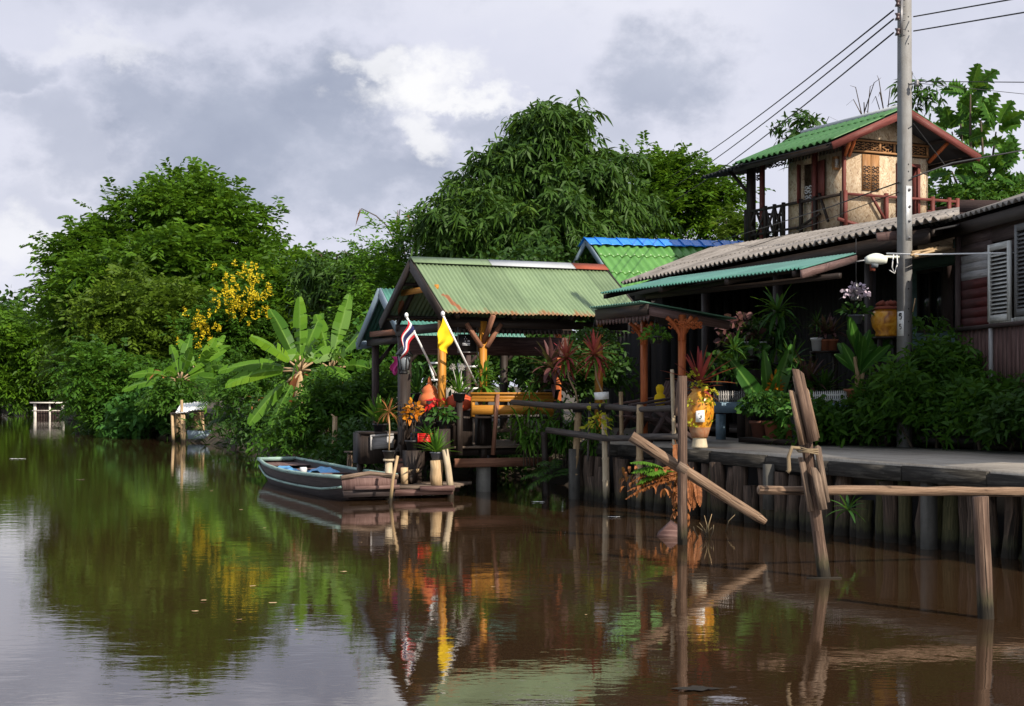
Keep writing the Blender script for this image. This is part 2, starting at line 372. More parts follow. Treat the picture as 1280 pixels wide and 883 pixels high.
M['pink_cloth'] = paint('pink cloth', (.55, .05, .22), .85, (.3, .03, .15), .3, 6)
M['letter'] = paint('printed white marks', (.6, .62, .65), .7, (.4, .4, .4), .2)
M['ink'] = paint('black ink', (.012, .012, .014), .7, (.02, .02, .02), .2)
def jar_mat():
    m, nt, b, out = newmat('amber glazed dragon jar')
    n = noise(nt, coord(nt, 'Object', (1, 1, 1)), 9, 5, .6, 1.2)
    c = ramp(nt, n, [(.3, (.2, .06, .01)), (.48, (.5, .2, .015)), (.6, (.62, .3, .03)), (.75, (.66, .42, .12))])
    nt.links.new(c, b.inputs['Base Color']); b.inputs['Roughness'].default_value = .3; return m
M['jar'] = jar_mat()
def osb():
    m, nt, b, out = newmat('strand board')
    v = nd(nt, 'ShaderNodeTexVoronoi'); v.inputs['Scale'].default_value = 1
    nz = nt.nodes.new('ShaderNodeTexNoise'); nz.inputs['Scale'].default_value = 5
    tc = nt.nodes.new('ShaderNodeTexCoord'); nt.links.new(tc.outputs['Object'], nz.inputs['Vector'])
    mx = nt.nodes.new('ShaderNodeMix'); mx.data_type = 'RGBA'; mx.inputs[0].default_value = .25
    mp = nt.nodes.new('ShaderNodeMapping'); mp.inputs['Scale'].default_value = (46, 46, 15)
    nt.links.new(tc.outputs['Object'], mx.inputs[6]); nt.links.new(nz.outputs['Color'], mx.inputs[7])
    nt.links.new(mx.outputs[2], mp.inputs[0]); nt.links.new(mp.outputs[0], v.inputs['Vector'])
    sp = nt.nodes.new('ShaderNodeSeparateColor'); nt.links.new(v.outputs['Color'], sp.inputs[0])
    c = ramp(nt, sp.outputs[0], [(0, (.2, .13, .08)), (.15, (.33, .24, .15)), (.55, (.42, .32, .215)), (1, (.48, .4, .29))])
    st = noise(nt, coord(nt, 'Object', (1, 1, .35)), 1.6, 5, .7)
    c = mixc(nt, ramp(nt, st, [(.5, (0, 0, 0)), (.75, (.7, .7, .7))]), c, (.22, .13, .07))
    nt.links.new(c, b.inputs['Base Color']); b.inputs['Roughness'].default_value = .8; return m
M['osb'] = osb()

GREEN = dict(
    rain=((.010, .042, .003), (.075, .165, .006), (.2, .3, .014)),
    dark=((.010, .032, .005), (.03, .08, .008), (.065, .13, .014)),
    mango=((.008, .03, .004), (.042, .095, .010), (.15, .21, .028)),
    lime=((.035, .1, .006), (.085, .2, .012), (.15, .26, .02)),
    olive=((.024, .06, .005), (.09, .15, .009), (.17, .22, .016)),
    shrub=((.012, .05, .005), (.055, .14, .010), (.14, .25, .02)),
    vine=((.018, .07, .012), (.055, .16, .025), (.1, .22, .035)),
    banana=((.03, .1, .008), (.095, .215, .013), (.2, .33, .022)),
    pot=((.014, .055, .010), (.04, .115, .018), (.09, .18, .03)),
    potlight=((.04, .11, .012), (.1, .23, .02), (.18, .3, .03)),
    yellowgreen=((.24, .24, .012), (.5, .48, .03), (.62, .58, .08)),
    cordyline=((.2, .022, .035), (.45, .06, .07), (.55, .22, .09)),
    croton=((.4, .1, .008), (.6, .24, .012), (.6, .07, .02)),
    deadfern=((.14, .045, .015), (.36, .13, .045), (.5, .23, .1)),
    purple=((.05, .02, .022), (.11, .045, .045), (.18, .09, .08)),
    bread=((.014, .06, .008), (.055, .15, .015), (.17, .3, .03)),
    bloom=((.6, .42, .012), (.72, .56, .02), (.75, .62, .06)),
)
for k, c in GREEN.items():
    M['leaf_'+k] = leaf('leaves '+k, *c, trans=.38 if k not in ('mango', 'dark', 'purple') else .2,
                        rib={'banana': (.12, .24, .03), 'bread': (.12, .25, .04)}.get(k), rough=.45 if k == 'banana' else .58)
M['leaf_broad'] = leaf('broad leaves', (.02, .08, .012), (.05, .15, .02), (.1, .22, .03), .3, .38, (.12, .26, .05))
M['petal_white'] = leaf('orchid petals', (.45, .36, .45), (.62, .52, .62), (.7, .65, .7), .2, .6)
M['petal_red'] = leaf('red petals', (.4, .01, .015), (.55, .02, .02), (.6, .12, .02), .2, .6)
# ------------------------------------------------------------------ camera, sun, sky
cam = bpy.data.cameras.new('camera'); camo = bpy.data.objects.new('camera', cam); COL.objects.link(camo)
cam.lens = F/1280*36; cam.sensor_width = 36; cam.shift_y = (HZ-441.5)/1280
cam.clip_start = .1; cam.clip_end = 3000
camo.location = (0, 0, EYE); camo.rotation_euler = (math.radians(90), 0, 0); SC.camera = camo
SC.view_settings.view_transform = 'Standard'; SC.view_settings.look = 'None'
SC.view_settings.exposure = EXPOSURE = 0.8; SC.view_settings.gamma = 1
ELEV, AZ = math.radians(36), math.atan2(.66, -.75)
S = Vector((math.sin(AZ)*math.cos(ELEV), math.cos(AZ)*math.cos(ELEV), math.sin(ELEV)))
sun = bpy.data.lights.new('sun', 'SUN'); sun.energy = 4.3; sun.angle = math.radians(.6); sun.color = (1, .9, .76)
suno = bpy.data.objects.new('sun', sun); COL.objects.link(suno); suno.rotation_euler = (-S).to_track_quat('-Z', 'Y').to_euler()
suno.location = (20, -20, 40)

def make_world():
    w = bpy.data.worlds.new('World'); SC.world = w; w.use_nodes = True
    nt = w.node_tree; nt.nodes.clear()
    out = nt.nodes.new('ShaderNodeOutputWorld'); bg = nt.nodes.new('ShaderNodeBackground'); bg.inputs[1].default_value = .1
    nt.links.new(bg.outputs[0], out.inputs[0])
    sky = nt.nodes.new('ShaderNodeTexSky'); sky.sky_type = 'NISHITA'; sky.sun_disc = False
    sky.sun_elevation = ELEV; sky.sun_rotation = AZ
    tc = nt.nodes.new('ShaderNodeTexCoord'); sp = nt.nodes.new('ShaderNodeSeparateXYZ'); nt.links.new(tc.outputs['Generated'], sp.inputs[0])
    y = mth(nt, 'MAXIMUM', sp.outputs[1], .2)
    a = mth(nt, 'DIVIDE', sp.outputs[0], y); b = mth(nt, 'DIVIDE', sp.outputs[2], y)
    def warp(sc, off):
        m2 = nt.nodes.new('ShaderNodeMapping'); m2.inputs['Location'].default_value = off; m2.inputs['Scale'].default_value = (1, 1, 1.35); nt.links.new(tc.outputs['Generated'], m2.inputs[0])
        return mth(nt, 'SUBTRACT', noise(nt, m2.outputs[0], sc, 9, .62), .5)
    a = mth(nt, 'ADD', a, mth(nt, 'ADD', mth(nt, 'MULTIPLY', warp(7, (3, 1, 2)), .22), mth(nt, 'MULTIPLY', warp(22, (1, 5, 2)), .04)))
    b = mth(nt, 'ADD', b, mth(nt, 'ADD', mth(nt, 'MULTIPLY', warp(7, (8, 2, 7)), .17), mth(nt, 'MULTIPLY', warp(22, (4, 5, 9)), .035)))
    mp = nt.nodes.new('ShaderNodeMapping'); mp.inputs['Scale'].default_value = (1, 1, 1.5); nt.links.new(tc.outputs['Generated'], mp.inputs[0])
    n1 = noise(nt, mp.outputs[0], 9, 8, .55, .2)
    n2 = noise(nt, mp.outputs[0], 3.2, 6, .55)
    n3 = noise(nt, mp.outputs[0], 30, 5, .6)
    wob = mth(nt, 'ADD', mth(nt, 'MULTIPLY', mth(nt, 'SUBTRACT', n1, .5), 1.3), mth(nt, 'MULTIPLY', mth(nt, 'SUBTRACT', n3, .5), .9))
    def blobs(lst, grow=1.0):
        acc = None
        for px, py, rx, ry, wt in lst:
            ca, cb, ra, rb = (px-640)/F, (HZ-py)/F, rx*grow/F, ry*grow/F
            dx = mth(nt, 'DIVIDE', mth(nt, 'SUBTRACT', a, ca), ra); dy = mth(nt, 'DIVIDE', mth(nt, 'SUBTRACT', b, cb), rb)
            d = mth(nt, 'SQRT', mth(nt, 'ADD', mth(nt, 'MULTIPLY', dx, dx), mth(nt, 'MULTIPLY', dy, dy)))
            d = mth(nt, 'ADD', d, wob)
            mr = nt.nodes.new('ShaderNodeMapRange'); mr.interpolation_type = 'SMOOTHSTEP'
            mr.inputs[1].default_value = 1.35; mr.inputs[2].default_value = .3; mr.inputs[3].default_value = 0; mr.inputs[4].default_value = wt
            nt.links.new(d, mr.inputs[0]); r = mr.outputs[0]
            acc = r if acc is None else mth(nt, 'MAXIMUM', acc, r)
        return acc
    dark = blobs([(300, 165, 170, 85, .95), (430, 120, 75, 75, .95), (215, 130, 95, 55, .85), (410, 225, 130, 50, .85), (230, 215, 110, 45, .8),
                  (45, 190, 85, 50, .6), (30, 105, 60, 28, .65), (830, 112, 95, 60, .8), (640, 165, 70, 32, .6), (720, 190, 90, 40, .5),
                  (1250, 70, 60, 30, .3), (60, 275, 90, 40, .35), (700, -90, 300, 60, .5), (200, -60, 260, 50, .45)], 1.22)
    bright = blobs([(540, 95, 85, 42, 1), (590, 122, 75, 20, .9), (475, 62, 50, 22, .7), (545, 165, 32, 45, .75), (120, 60, 90, 25, .35), (30, 330, 60, 45, .6)])
    base = ramp(nt, n2, [(.3, (3.75, 3.9, 4.6)), (.5, (4.25, 4.35, 5.05)), (.7, (4.8, 4.85, 5.4))])
    elev = sp.outputs[2]
    # clouds overhead and behind the viewer: a broken layer with blue between
    broken = ramp(nt, n2, [(.42, (0, 0, 0)), (.56, (1, 1, 1))])
    over = mixc(nt, broken, sky.outputs[0], ramp(nt, n1, [(.3, (4.4, 4.6, 5.2)), (.65, (7.0, 7.1, 7.5))]))
    hi = nt.nodes.new('ShaderNodeMapRange'); hi.interpolation_type = 'SMOOTHSTEP'; hi.inputs[1].default_value = .24; hi.inputs[2].default_value = .5
    nt.links.new(elev, hi.inputs[0])
    bk = nt.nodes.new('ShaderNodeMapRange'); bk.interpolation_type = 'SMOOTHSTEP'; bk.inputs[1].default_value = .45; bk.inputs[2].default_value = .05
    nt.links.new(sp.outputs[1], bk.inputs[0])
    c = mixc(nt, dark, base, ramp(nt, n1, [(.3, (2.0, 2.25, 2.95)), (.62, (2.65, 2.9, 3.6))]))
    c = mixc(nt, bright, c, (5.7, 5.7, 5.8))
    c = mixc(nt, mth(nt, 'MAXIMUM', hi.outputs[0], bk.outputs[0]), c, over)
    nt.links.new(c, bg.inputs[0])
make_world()

# ------------------------------------------------------------------ water
def water_mat():
    m, nt, b, out = newmat('murky canal water')
    b.inputs['Base Color'].default_value = (.06, .03, .014, 1)
    b.inputs['Roughness'].default_value = .015; b.inputs['Specular IOR Level'].default_value = .85; b.inputs['IOR'].default_value = 1.95
    sil = noise(nt, coord(nt, 'Object', (1, 1, 1)), .12, 5, .6)
    nt.links.new(ramp(nt, sil, [(.35, (.025, .0135, .0065)), (.65, (.035, .0195, .0095))]), b.inputs['Base Color'])
    w1 = noise(nt, coord(nt, 'Object', (1, 1.6, 1)), 2.2, 3, .55, .3)
    w2 = noise(nt, coord(nt, 'Object', (1, 2.2, 1)), 8, 3, .55)
    calm = ramp(nt, noise(nt, coord(nt, 'Object', (1, .6, 1)), .22, 3, .5), [(.35, (.45, .45, .45)), (.65, (1, 1, 1))])
    h = mth(nt, 'MULTIPLY', mth(nt, 'ADD', w1, mth(nt, 'MULTIPLY', w2, .22)), calm)
    bump(nt, b, h, .04, .06)
    return m
mb = MB(); mb.grid(lambda s, t: Vector((-320+640*s, -60+460*t, 0)), 8, 8)
struct(mb, 'water', water_mat())

# ------------------------------------------------------------------ ground behind the bank
SHORE = [((12, -1.0), N), ((9.5, 4.0), N), ((7.6, 7.75), N), ((4.71, 13.46), N), ((2.3, 18.2), N), ((.95, 20.9), N), ((.9, 23.4), N), ((.2, 26), Vector((.8, .6, 0))),
         ((-1.8, 27.2), Vector((.6, .8, 0))), ((-3.4, 29), Vector((.7, .7, 0))), ((-6.2, 36), Vector((.75, .65, 0))), ((-10.4, 45), Vector((.75, .66, 0))),
         ((-13.5, 49.5), Vector((.7, .7, 0))), ((-16.2, 57), Vector((.8, .6, 0))), ((-20.3, 68), Vector((.75, .66, 0))), ((-25.6, 80), Vector((.7, .7, 0))), ((-36, 100), Vector((.6, .8, 0))),
         ((-60, 122), Vector((.3, .95, 0))), ((-130, 140), Vector((.1, 1, 0))), ((-300, 150), Vector((-.2, 1, 0)))]
OFF = [(-1.2, -.7), (0, -.02), (.35, .28), (1.6, .5), (6, .6), (20, .7), (60, .8), (900, 2.5)]
mb = MB(); ids = []
for (x, y), d in SHORE:
    ids.append([mb.add(Vector((x, y, z+R(-.03, .03)))+d.normalized()*o) for o, z in OFF])
for i in range(len(SHORE)-1):
    for j in range(len(OFF)-1):
        mb.face((ids[i][j], ids[i+1][j], ids[i+1][j+1], ids[i][j+1]))
def ground_mat():
    m, nt, b, out = newmat('muddy bank soil')
    n = noise(nt, coord(nt, 'Object', (1, 1, 1)), .8, 8, .7)
    nt.links.new(ramp(nt, n, [(.35, (.025, .017, .01)), (.55, (.05, .036, .02)), (.7, (.03, .045, .012))]), b.inputs['Base Color'])
    b.inputs['Roughness'].default_value = .95; bump(nt, b, n, .8, .1); return m
struct(mb, 'ground', ground_mat(), True)

# ------------------------------------------------------------------ walkway on the bank
FE0, FE1 = Vector((1.02, 21.2, 0)), Vector((8.9, 3.4, 0))
RE = [Vector((3.0, 22.9, 0)), Vector((3.96, 19.8, 0)), Vector((6.08, 17.1, 0)), Vector((9.0, 13.6, 0)), Vector((13.5, 6, 0))]
def walk_mat():
    m, nt, b, out = newmat('worn grey walkway slab')
    mp = nt.nodes.new('ShaderNodeMapping'); tc = nt.nodes.new('ShaderNodeTexCoord')
    mp.inputs['Rotation'].default_value = (0, 0, math.atan2(.915, .404)); mp.inputs['Scale'].default_value = (1, 1, 1)
    nt.links.new(tc.outputs['Object'], mp.inputs[0])
    m2 = nt.nodes.new('ShaderNodeMapping'); m2.inputs['Scale'].default_value = (.35, 5, 1); nt.links.new(mp.outputs[0], m2.inputs[0])
    n1 = noise(nt, m2.outputs[0], 1.5, 6, .65); n2 = noise(nt, tc.outputs['Object'], 1.2, 7, .7); n3 = noise(nt, tc.outputs['Object'], 25, 4, .7)
    f = mth(nt, 'ADD', mth(nt, 'ADD', mth(nt, 'MULTIPLY', n1, .4), mth(nt, 'MULTIPLY', n2, .4)), mth(nt, 'MULTIPLY', n3, .2))
    nt.links.new(ramp(nt, f, [(.36, (.15, .125, .1)), (.5, (.33, .29, .24)), (.66, (.46, .41, .35))]), b.inputs['Base Color'])
    b.inputs['Roughness'].default_value = .9; bump(nt, b, n3, .5, .01); return m
ZD = .84
mb = MB(); mb.prism([FE0+ZUP*(ZD-.1), FE1+ZUP*(ZD-.1)]+[p+ZUP*(ZD-.1) for p in RE[::-1]], ZUP*.1)
struct(mb, 'walkway', walk_mat())
mb = MB(); d = (FE1-FE0).normalized(); nseg = 16
for i in range(nseg):
    a = FE0.lerp(FE1, i/nseg); b2 = FE0.lerp(FE1, (i+1)/nseg-.001); o = N*(.045+R(-.012, .012)); zz = ZD-.105+R(-.01, .006)
    mb.beam(a-N*.0+o+ZUP*zz-N*.06, b2+o+ZUP*(zz+R(-.005, .005))-N*.06, .07, .15)
struct(mb, 'walkway_edge', wood('blackened walkway edge', (.008, .007, .006), (.028, .025, .021), (.11, .1, .085), .9, 30, bstr=.9))

def pile_line(Y): return Vector((1.24+(20.3-Y)*.507, Y, 0))
y = 21.0; k = 0; PG = 'timber piles of the bank wall'
protos = []
for i in range(9):
    m2 = MB(); h = 1.35; r = R(.06, .105); pts = []
    for j in range(7):
        pts.append(Vector((R(-.012, .012), R(-.012, .012), -.55+h*j/6)))
    m2.tube(pts, [r*R(.9, 1.08) for _ in range(7)], 9, jit=.13)
    protos.append(m2.build('timber_pile', M['pile_moss'] if i in (3, 7) else M['pile']))
used = set()
while y > 6.5:
    i = random.randrange(9)
    o = protos[i]
    if i in used:
        o = o.copy(); COL.objects.link(o)
    used.add(i)
    p = pile_line(y)+N*R(-.05, .06)
    top = R(.6, .7) if random.random() < .8 else R(.3, .5)
    o.location = p+ZUP*(top-.8); o.rotation_euler = (R(-.05, .05), R(-.06, .06), R(0, 6.28))
    tag(o, 'rough dark timber pile standing in the row under the walkway edge', 'pile', PG)
    y -= R(.15, .215)
for i in range(9):
    if i not in used: bpy.data.objects.remove(protos[i])
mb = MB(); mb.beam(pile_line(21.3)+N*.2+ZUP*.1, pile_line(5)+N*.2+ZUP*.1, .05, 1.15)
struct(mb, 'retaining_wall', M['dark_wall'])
CPM = paint('stained shade darkened concrete', (.085, .08, .07), .9, (.03, .028, .024), .8, 5, b2=.5)  # post concrete coloured darker to look shaded, stains on top
for px, py, z0, lab in ((698, 600, -.3, 'short pale concrete post under the bamboo fence'), (921, 620, .2, 'pale concrete stub among the dark piles below the glazed jar'),
                        (1092, 640, -.3, 'pale concrete pile in the bank wall behind the log rail')):
    Y = {698: 20.75, 921: 16.65, 1092: 14.35}[px]; c = P(px, 600, Y); mb = MB()
    mb.box(pile_line(Y)-N*.13, .13, .1, z0, .72, N)
    single(mb, 'concrete_post', CPM, lab, 'post', (c.x, c.y, z0))

# ------------------------------------------------------------------ corrugated sheets
def corr(A, B, C, D, pitch, amp, rows=1, k=6, lap=.0, tile=False, sag=.0):
    """sheet with A-B along the eave and D-C along the ridge; waves run up the slope"""
    A, B, C, D = map(Vector, (A, B, C, D)); L = (B-A).length; H = (D-A).length
    nw = max(1, round(L/pitch)); ns = nw*k; jg = [R(-.018, .018) for _ in range(60)]; nrm = (B-A).cross(D-A).normalized()
    if nrm.z < 0: nrm = -nrm
    mb = MB()
    for r in range(rows):
        t0, t1 = r/rows, (r+1)/rows+(lap if r < rows-1 else 0)
        nt_ = 6
        ph = R(-.01, .01)
        def fn(s, t):
            tt = t0+(t1-t0)*t; tt -= (1-tt)*(r == 0)*jg[int(s*L/.76) % 60]/max(H, .3); p = A.lerp(B, s).lerp(D.lerp(C, s), tt)
            w = 2*math.pi*s*nw
            h = amp*(math.sin(w) if not tile else (abs(math.sin(w/2))**.7*2-1))
            return p + nrm*(h + .012*(1-t)*(rows > 1) + ph) - ZUP*sag*math.sin(math.pi*tt)*math.sin(math.pi*s)
        ids = [[mb.add(fn(i/ns, j/nt_)) for j in range(nt_+1)] for i in range(ns+1)]
        for i in range(ns):
            for j in range(nt_):
                a0, a1 = t0+(t1-t0)*j/nt_, t0+(t1-t0)*(j+1)/nt_
                mb.face((ids[i][j], ids[i+1][j], ids[i+1][j+1], ids[i][j+1]), [(i/ns*L, a0*H), ((i+1)/ns*L, a0*H), ((i+1)/ns*L, a1*H), (i/ns*L, a1*H)])
    return mb
def planks_v(mb, A, B, z0, z1, w, t=.02, gap=.004, jz=0.0):
    """vertical boards between A and B"""
    A = Vector(A); B = Vector(B); L = (B-A).length; d = (B-A)/L; n = max(1, round(L/w)); q = L/n; s = Vector((d.y, -d.x, 0))
    for i in range(n):
        c = A+d*(q*(i+.5))+s*R(-.004, .004)
        mb.beam(c+ZUP*(z0+R(-jz, jz)), c+ZUP*(z1+R(-jz, jz)), q-gap, t*R(.8, 1.2), up=s)
def planks_h(mb, A, B, z0, z1, h, t=.02, lap=.008):
    A = Vector(A); B = Vector(B); n = max(1, round((z1-z0)/h)); q = (z1-z0)/n; d = (B-A).normalized(); s = Vector((d.y, -d.x, 0))
    for i in range(n):
        z = z0+q*(i+.5)
        a = [A+ZUP*(z-q/2)-s*(t*.5+lap), B+ZUP*(z-q/2)-s*(t*.5+lap), B+ZUP*(z+q/2)-s*t*.5, A+ZUP*(z+q/2)-s*t*.5]
        mb.prism(a, s*t)
def fret(mb, O, ex, ez, w, h, r=.012, cols=3, rows=1, th=None):
    """pierced scroll-work panel: curls of small bars inside w x h starting at O"""
    O = Vector(O); ex = Vector(ex).normalized(); ez = Vector(ez).normalized()
    def q(x, z): return O+ex*x+ez*z
    for i in range(cols):
        for j in range(rows):
            cx, cz, rx, rz = (i+.5)*w/cols, (j+.5)*h/rows, w/cols*.46, h/rows*.46
            for sx, sz in ((1, 1), (-1, 1), (1, -1), (-1, -1)):
                pts = []
                for k in range(10):
                    th_ = k/9*4.4; rr = 1-k/9*.72
                    pts.append(q(cx+sx*rx*(.5+.5*math.cos(th_)*rr)-sx*rx*.06, cz+sz*rz*(.5+.5*math.sin(th_)*rr)-sz*rz*.06))
                mb.tube(pts, r, 4, False)
            mb.tube([q(cx-rx, cz), q(cx, cz+rz*.35), q(cx+rx, cz), q(cx, cz-rz*.35), q(cx-rx, cz)], r, 4, False)
# ================================================================== MAIN HOUSE (dark open porch, grey roof)
E0, E1 = Vector((2.26, 29.78, 3.75)), Vector((5.44, 18.28, 3.75))
R1, R0 = Vector((9.2, 25.8, 5.0)), Vector((4.75, 34.4, 4.93))
ED = (E1-E0); ED.z = 0; ED.normalize(); EM = Vector((-ED.y, ED.x, 0))       # along eave, inward
house = thing('wooden_house', 'long dark wooden house with open porch under a grey corrugated roof', 'house', (4.5, 23, .84))
corr(E0, E1, R1, R0, .2, .035, 3, 8, .02).build('roof', M['asbestos'], house, True, .012)
corr(R0+Vector((3.6, 1.7, -.9)), R1+Vector((3.6, 1.7, -.9)), R1, R0, .2, .03, 2, 6, .02).build('roof', M['asbestos'], house, True, .012)
mb = MB()
mb.beam(E0+EM*.12-ZUP*.17, E1-ED*.45+EM*.12-ZUP*.17, .04, .2)
mb.build('fascia', M['dark_wood'], house)
mb = MB(); mb.beam(P(1096, 297, 19.25), P(1206, 285, 19.9), .03, .12); mb.build('fascia', M['fascia_brown'], house)
# underside boards, rafters
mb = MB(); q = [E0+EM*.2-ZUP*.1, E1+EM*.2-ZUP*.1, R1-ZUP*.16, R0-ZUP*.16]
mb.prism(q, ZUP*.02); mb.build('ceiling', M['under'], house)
# walls: back wall along the eave direction
BW0, BW1 = E0+EM*3.0+ED*.2, E1+EM*2.3
mb = MB(); A = Vector((BW0.x, BW0.y, 0)); B = Vector((BW1.x, BW1.y, 0)); Wd = B-A
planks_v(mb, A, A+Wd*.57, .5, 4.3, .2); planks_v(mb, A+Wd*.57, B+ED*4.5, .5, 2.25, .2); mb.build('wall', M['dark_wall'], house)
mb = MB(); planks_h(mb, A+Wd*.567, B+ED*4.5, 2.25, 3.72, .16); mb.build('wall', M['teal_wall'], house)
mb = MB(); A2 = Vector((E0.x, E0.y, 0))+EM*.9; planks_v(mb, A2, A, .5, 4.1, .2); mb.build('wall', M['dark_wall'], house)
mb = MB(); wA = A+Wd*.60-EM*.03; wB = wA+ED*.75
planks_v(mb, wA, wB, 2.55, 3.45, .38, .03); w = mb.build('window', M['dark_glass'], house)
mb = MB()
for s0, s1 in ((wA, wA+ED*.05), (wB-ED*.05, wB), ((wA+wB)/2-ED*.02, (wA+wB)/2+ED*.02)): planks_v(mb, s0-EM*.03, s1-EM*.03, 2.5, 3.5, .1, .05)
mb.beam(wA-EM*.03+ZUP*3.48, wB-EM*.03+ZUP*3.48, .06, .05); mb.beam(wA-EM*.03+ZUP*2.52, wB-EM*.03+ZUP*2.52, .06, .05); mb.build('frame', M['dark_wood'], w)
mb = MB(); planks_v(mb, wB+ED*.02-EM*.05, wB+ED*.42-EM*.12, 2.5, 3.5, .42, .03); mb.build('window_shutter', M['siding_dark'], house)
# porch floor, posts, beams
mb = MB(); f0 = Vector((E0.x, E0.y, 0))+EM*.4; f1 = Vector((E1.x, E1.y, 0))+EM*.8
mb.prism([f0+ZUP*.8, f1+ZUP*.8, B+ZUP*.8, A+ZUP*.8], ZUP*.07); mb.build('porch_floor', M['dark_wood'], house)
mb = MB()
for k in (.05, .3, .55, .8): 
    c = E0.lerp(E1, k)+EM*.35; mb.box(c, .12, .12, .5, 3.45, ED)
mb.beam(E0+EM*.35-ZUP*.25, E1-ED*1.2+EM*.35-ZUP*.25, .1, .14)
for k in range(14):
    c = E0.lerp(E1, (k+.5)/14); r_ = R0.lerp(R1, (k+.5)/14); mb.beam(c+EM*.15-ZUP*.14, r_-ZUP*.2, .05, .09)
mb.build('porch_frame', M['dark_wood'], house)
# turquoise awning over the walkway
aw = thing('awning', 'long turquoise corrugated awning below the grey roof eave', 'awning', P(1000, 336, 15.9))
a1 = P(1002, 336, 15.75); a0 = P(838, 357, 18.9); a0.z = a1.z; b1 = P(1070, 317, 18.6); b0 = b1-U*4.2; b0.z = b1.z
a0 = a1-U*4.6
corr(a0, a1, b1, b0-U*.4, .076, .012, 1, 6).build('roof', M['roof_teal'], aw, True, .006)
mb = MB(); mb.beam(a1-ZUP*.06, b1-ZUP*.07, .03, .09); mb.build('fascia', M['fascia_brown'], aw)
mb = MB()
for k in (.03, .35, .68, .97): mb.beam(a0.lerp(a1, k)-ZUP*.05, (b0-U*.4).lerp(b1, k)-ZUP*.05, .05, .06)
mb.beam(a0-ZUP*.03+N*.75, a1-U*.3-ZUP*.03+N*.75, .05, .06); mb.build('rafter', M['dark_wood'], aw)

# ================================================================== GREEN ROOFED HOUSE WITH BLUE RIDGE
gy = 36.0; ap = P(735, 300, gy); hw = 1.75; rise = 1.38
ap2 = ap+N*5.2+ZUP*.12
gh = thing('green_roofed_house', 'house with a green glazed roof capped by a bright blue ridge', 'house', (ap.x+2, ap.y, .6))
e0 = ap+U*hw-ZUP*rise; e1 = ap2+U*hw-ZUP*rise; k0 = ap-U*hw-ZUP*rise; k1 = ap2-U*hw-ZUP*rise
mid0, mid1 = e0.lerp(ap, .5), e1.lerp(ap2, .5)
corr(e0, e1, ap2, ap, .24, .032, 3, 8, .03).build('roof', M['roof_green'], gh, True, .012)
corr(k0, k1, ap2, ap, .24, .032, 3, 8, .03).build('roof', M['roof_green'], gh, True, .012)
mb = MB(); nr = 17
for k in range(nr):
    A = ap.lerp(ap2, k/nr)-N*.12; B = ap.lerp(ap2, (k+1.08)/nr)-N*.12
    up = .045+.012*(k % 2)
    def fn(s, t, A=A, B=B, up=up):
        th = (t-.5)*2; c = A.lerp(B, s)
        wv = .02*math.sin(s*math.pi)
        return c+U*(th*.33)+ZUP*(up-abs(th)*.21+wv*(abs(th) > .8)*1.4+.02*(s < .1))
    mb.grid(fn, 6, 8, .3, .5)
mb.build('ridge_cap', M['roof_blue'], gh, True, .015)
mb = MB(); mb.beam(e0-N*.06-ZUP*.05, ap-N*.06-ZUP*.05, .03, .13); mb.beam(k0-N*.06-ZUP*.05, ap-N*.06-ZUP*.05, .03, .13); mb.build('bargeboard', M['fascia_blue'], gh)
mb = MB(); mb.prism([e0+N*.5-U*.3-ZUP*.1, k0+N*.5+U*.3-ZUP*.1, ap+N*.5-ZUP*.3], N*.05)
planks_v(mb, e0+N*.5-U*.3-ZUP*e0.z, k0+N*.5+U*.3-ZUP*k0.z, .5, e0.z-.1, .2); planks_v(mb, e0+N*.5-U*.3-ZUP*e0.z, e1-U*.3-ZUP*e1.z, .5, e0.z-.1, .2)
mb.build('wall', M['dark_wall'], gh)

# ================================================================== TOWER HOUSE
T0 = Vector((7.61, 33.0, 0)); PZ = 5.25; WT = 7.02
tw = thing('lookout_house', 'small strand board lookout house with green gabled roof above the grey roof', 'house', (8.0, 34.0, .6))
LW, FW = 2.15, 2.45
TL = T0-U*LW; TR = T0+N*FW; TB = TR-U*LW
def wallseg(mb, A, B, z0, z1, t=.05):
    d = (B-A).normalized(); s = Vector((-d.y, d.x, 0)); mb.prism([A+ZUP*z0, B+ZUP*z0, B+ZUP*z1, A+ZUP*z1], s*t)
# platform and substructure
mb = MB(); mb.prism([T0+U*.12-N*.15+ZUP*(PZ-.14), T0+U*.12+N*3.9+ZUP*(PZ-.14), T0-U*3.95+N*3.9+ZUP*(PZ-.14), T0-U*3.95-N*.15+ZUP*(PZ-.14)], ZUP*.13)
mb.build('platform', M['dark_wood'], tw)
mb = MB()
for a_ in (0, 2.1, 3.8):
    for b_ in (0, 1.9, 3.7): mb.box(T0-U*a_+N*b_, .16, .16, .4, PZ-.15, N)
mb.build('stilts', M['dark_wood'], tw)
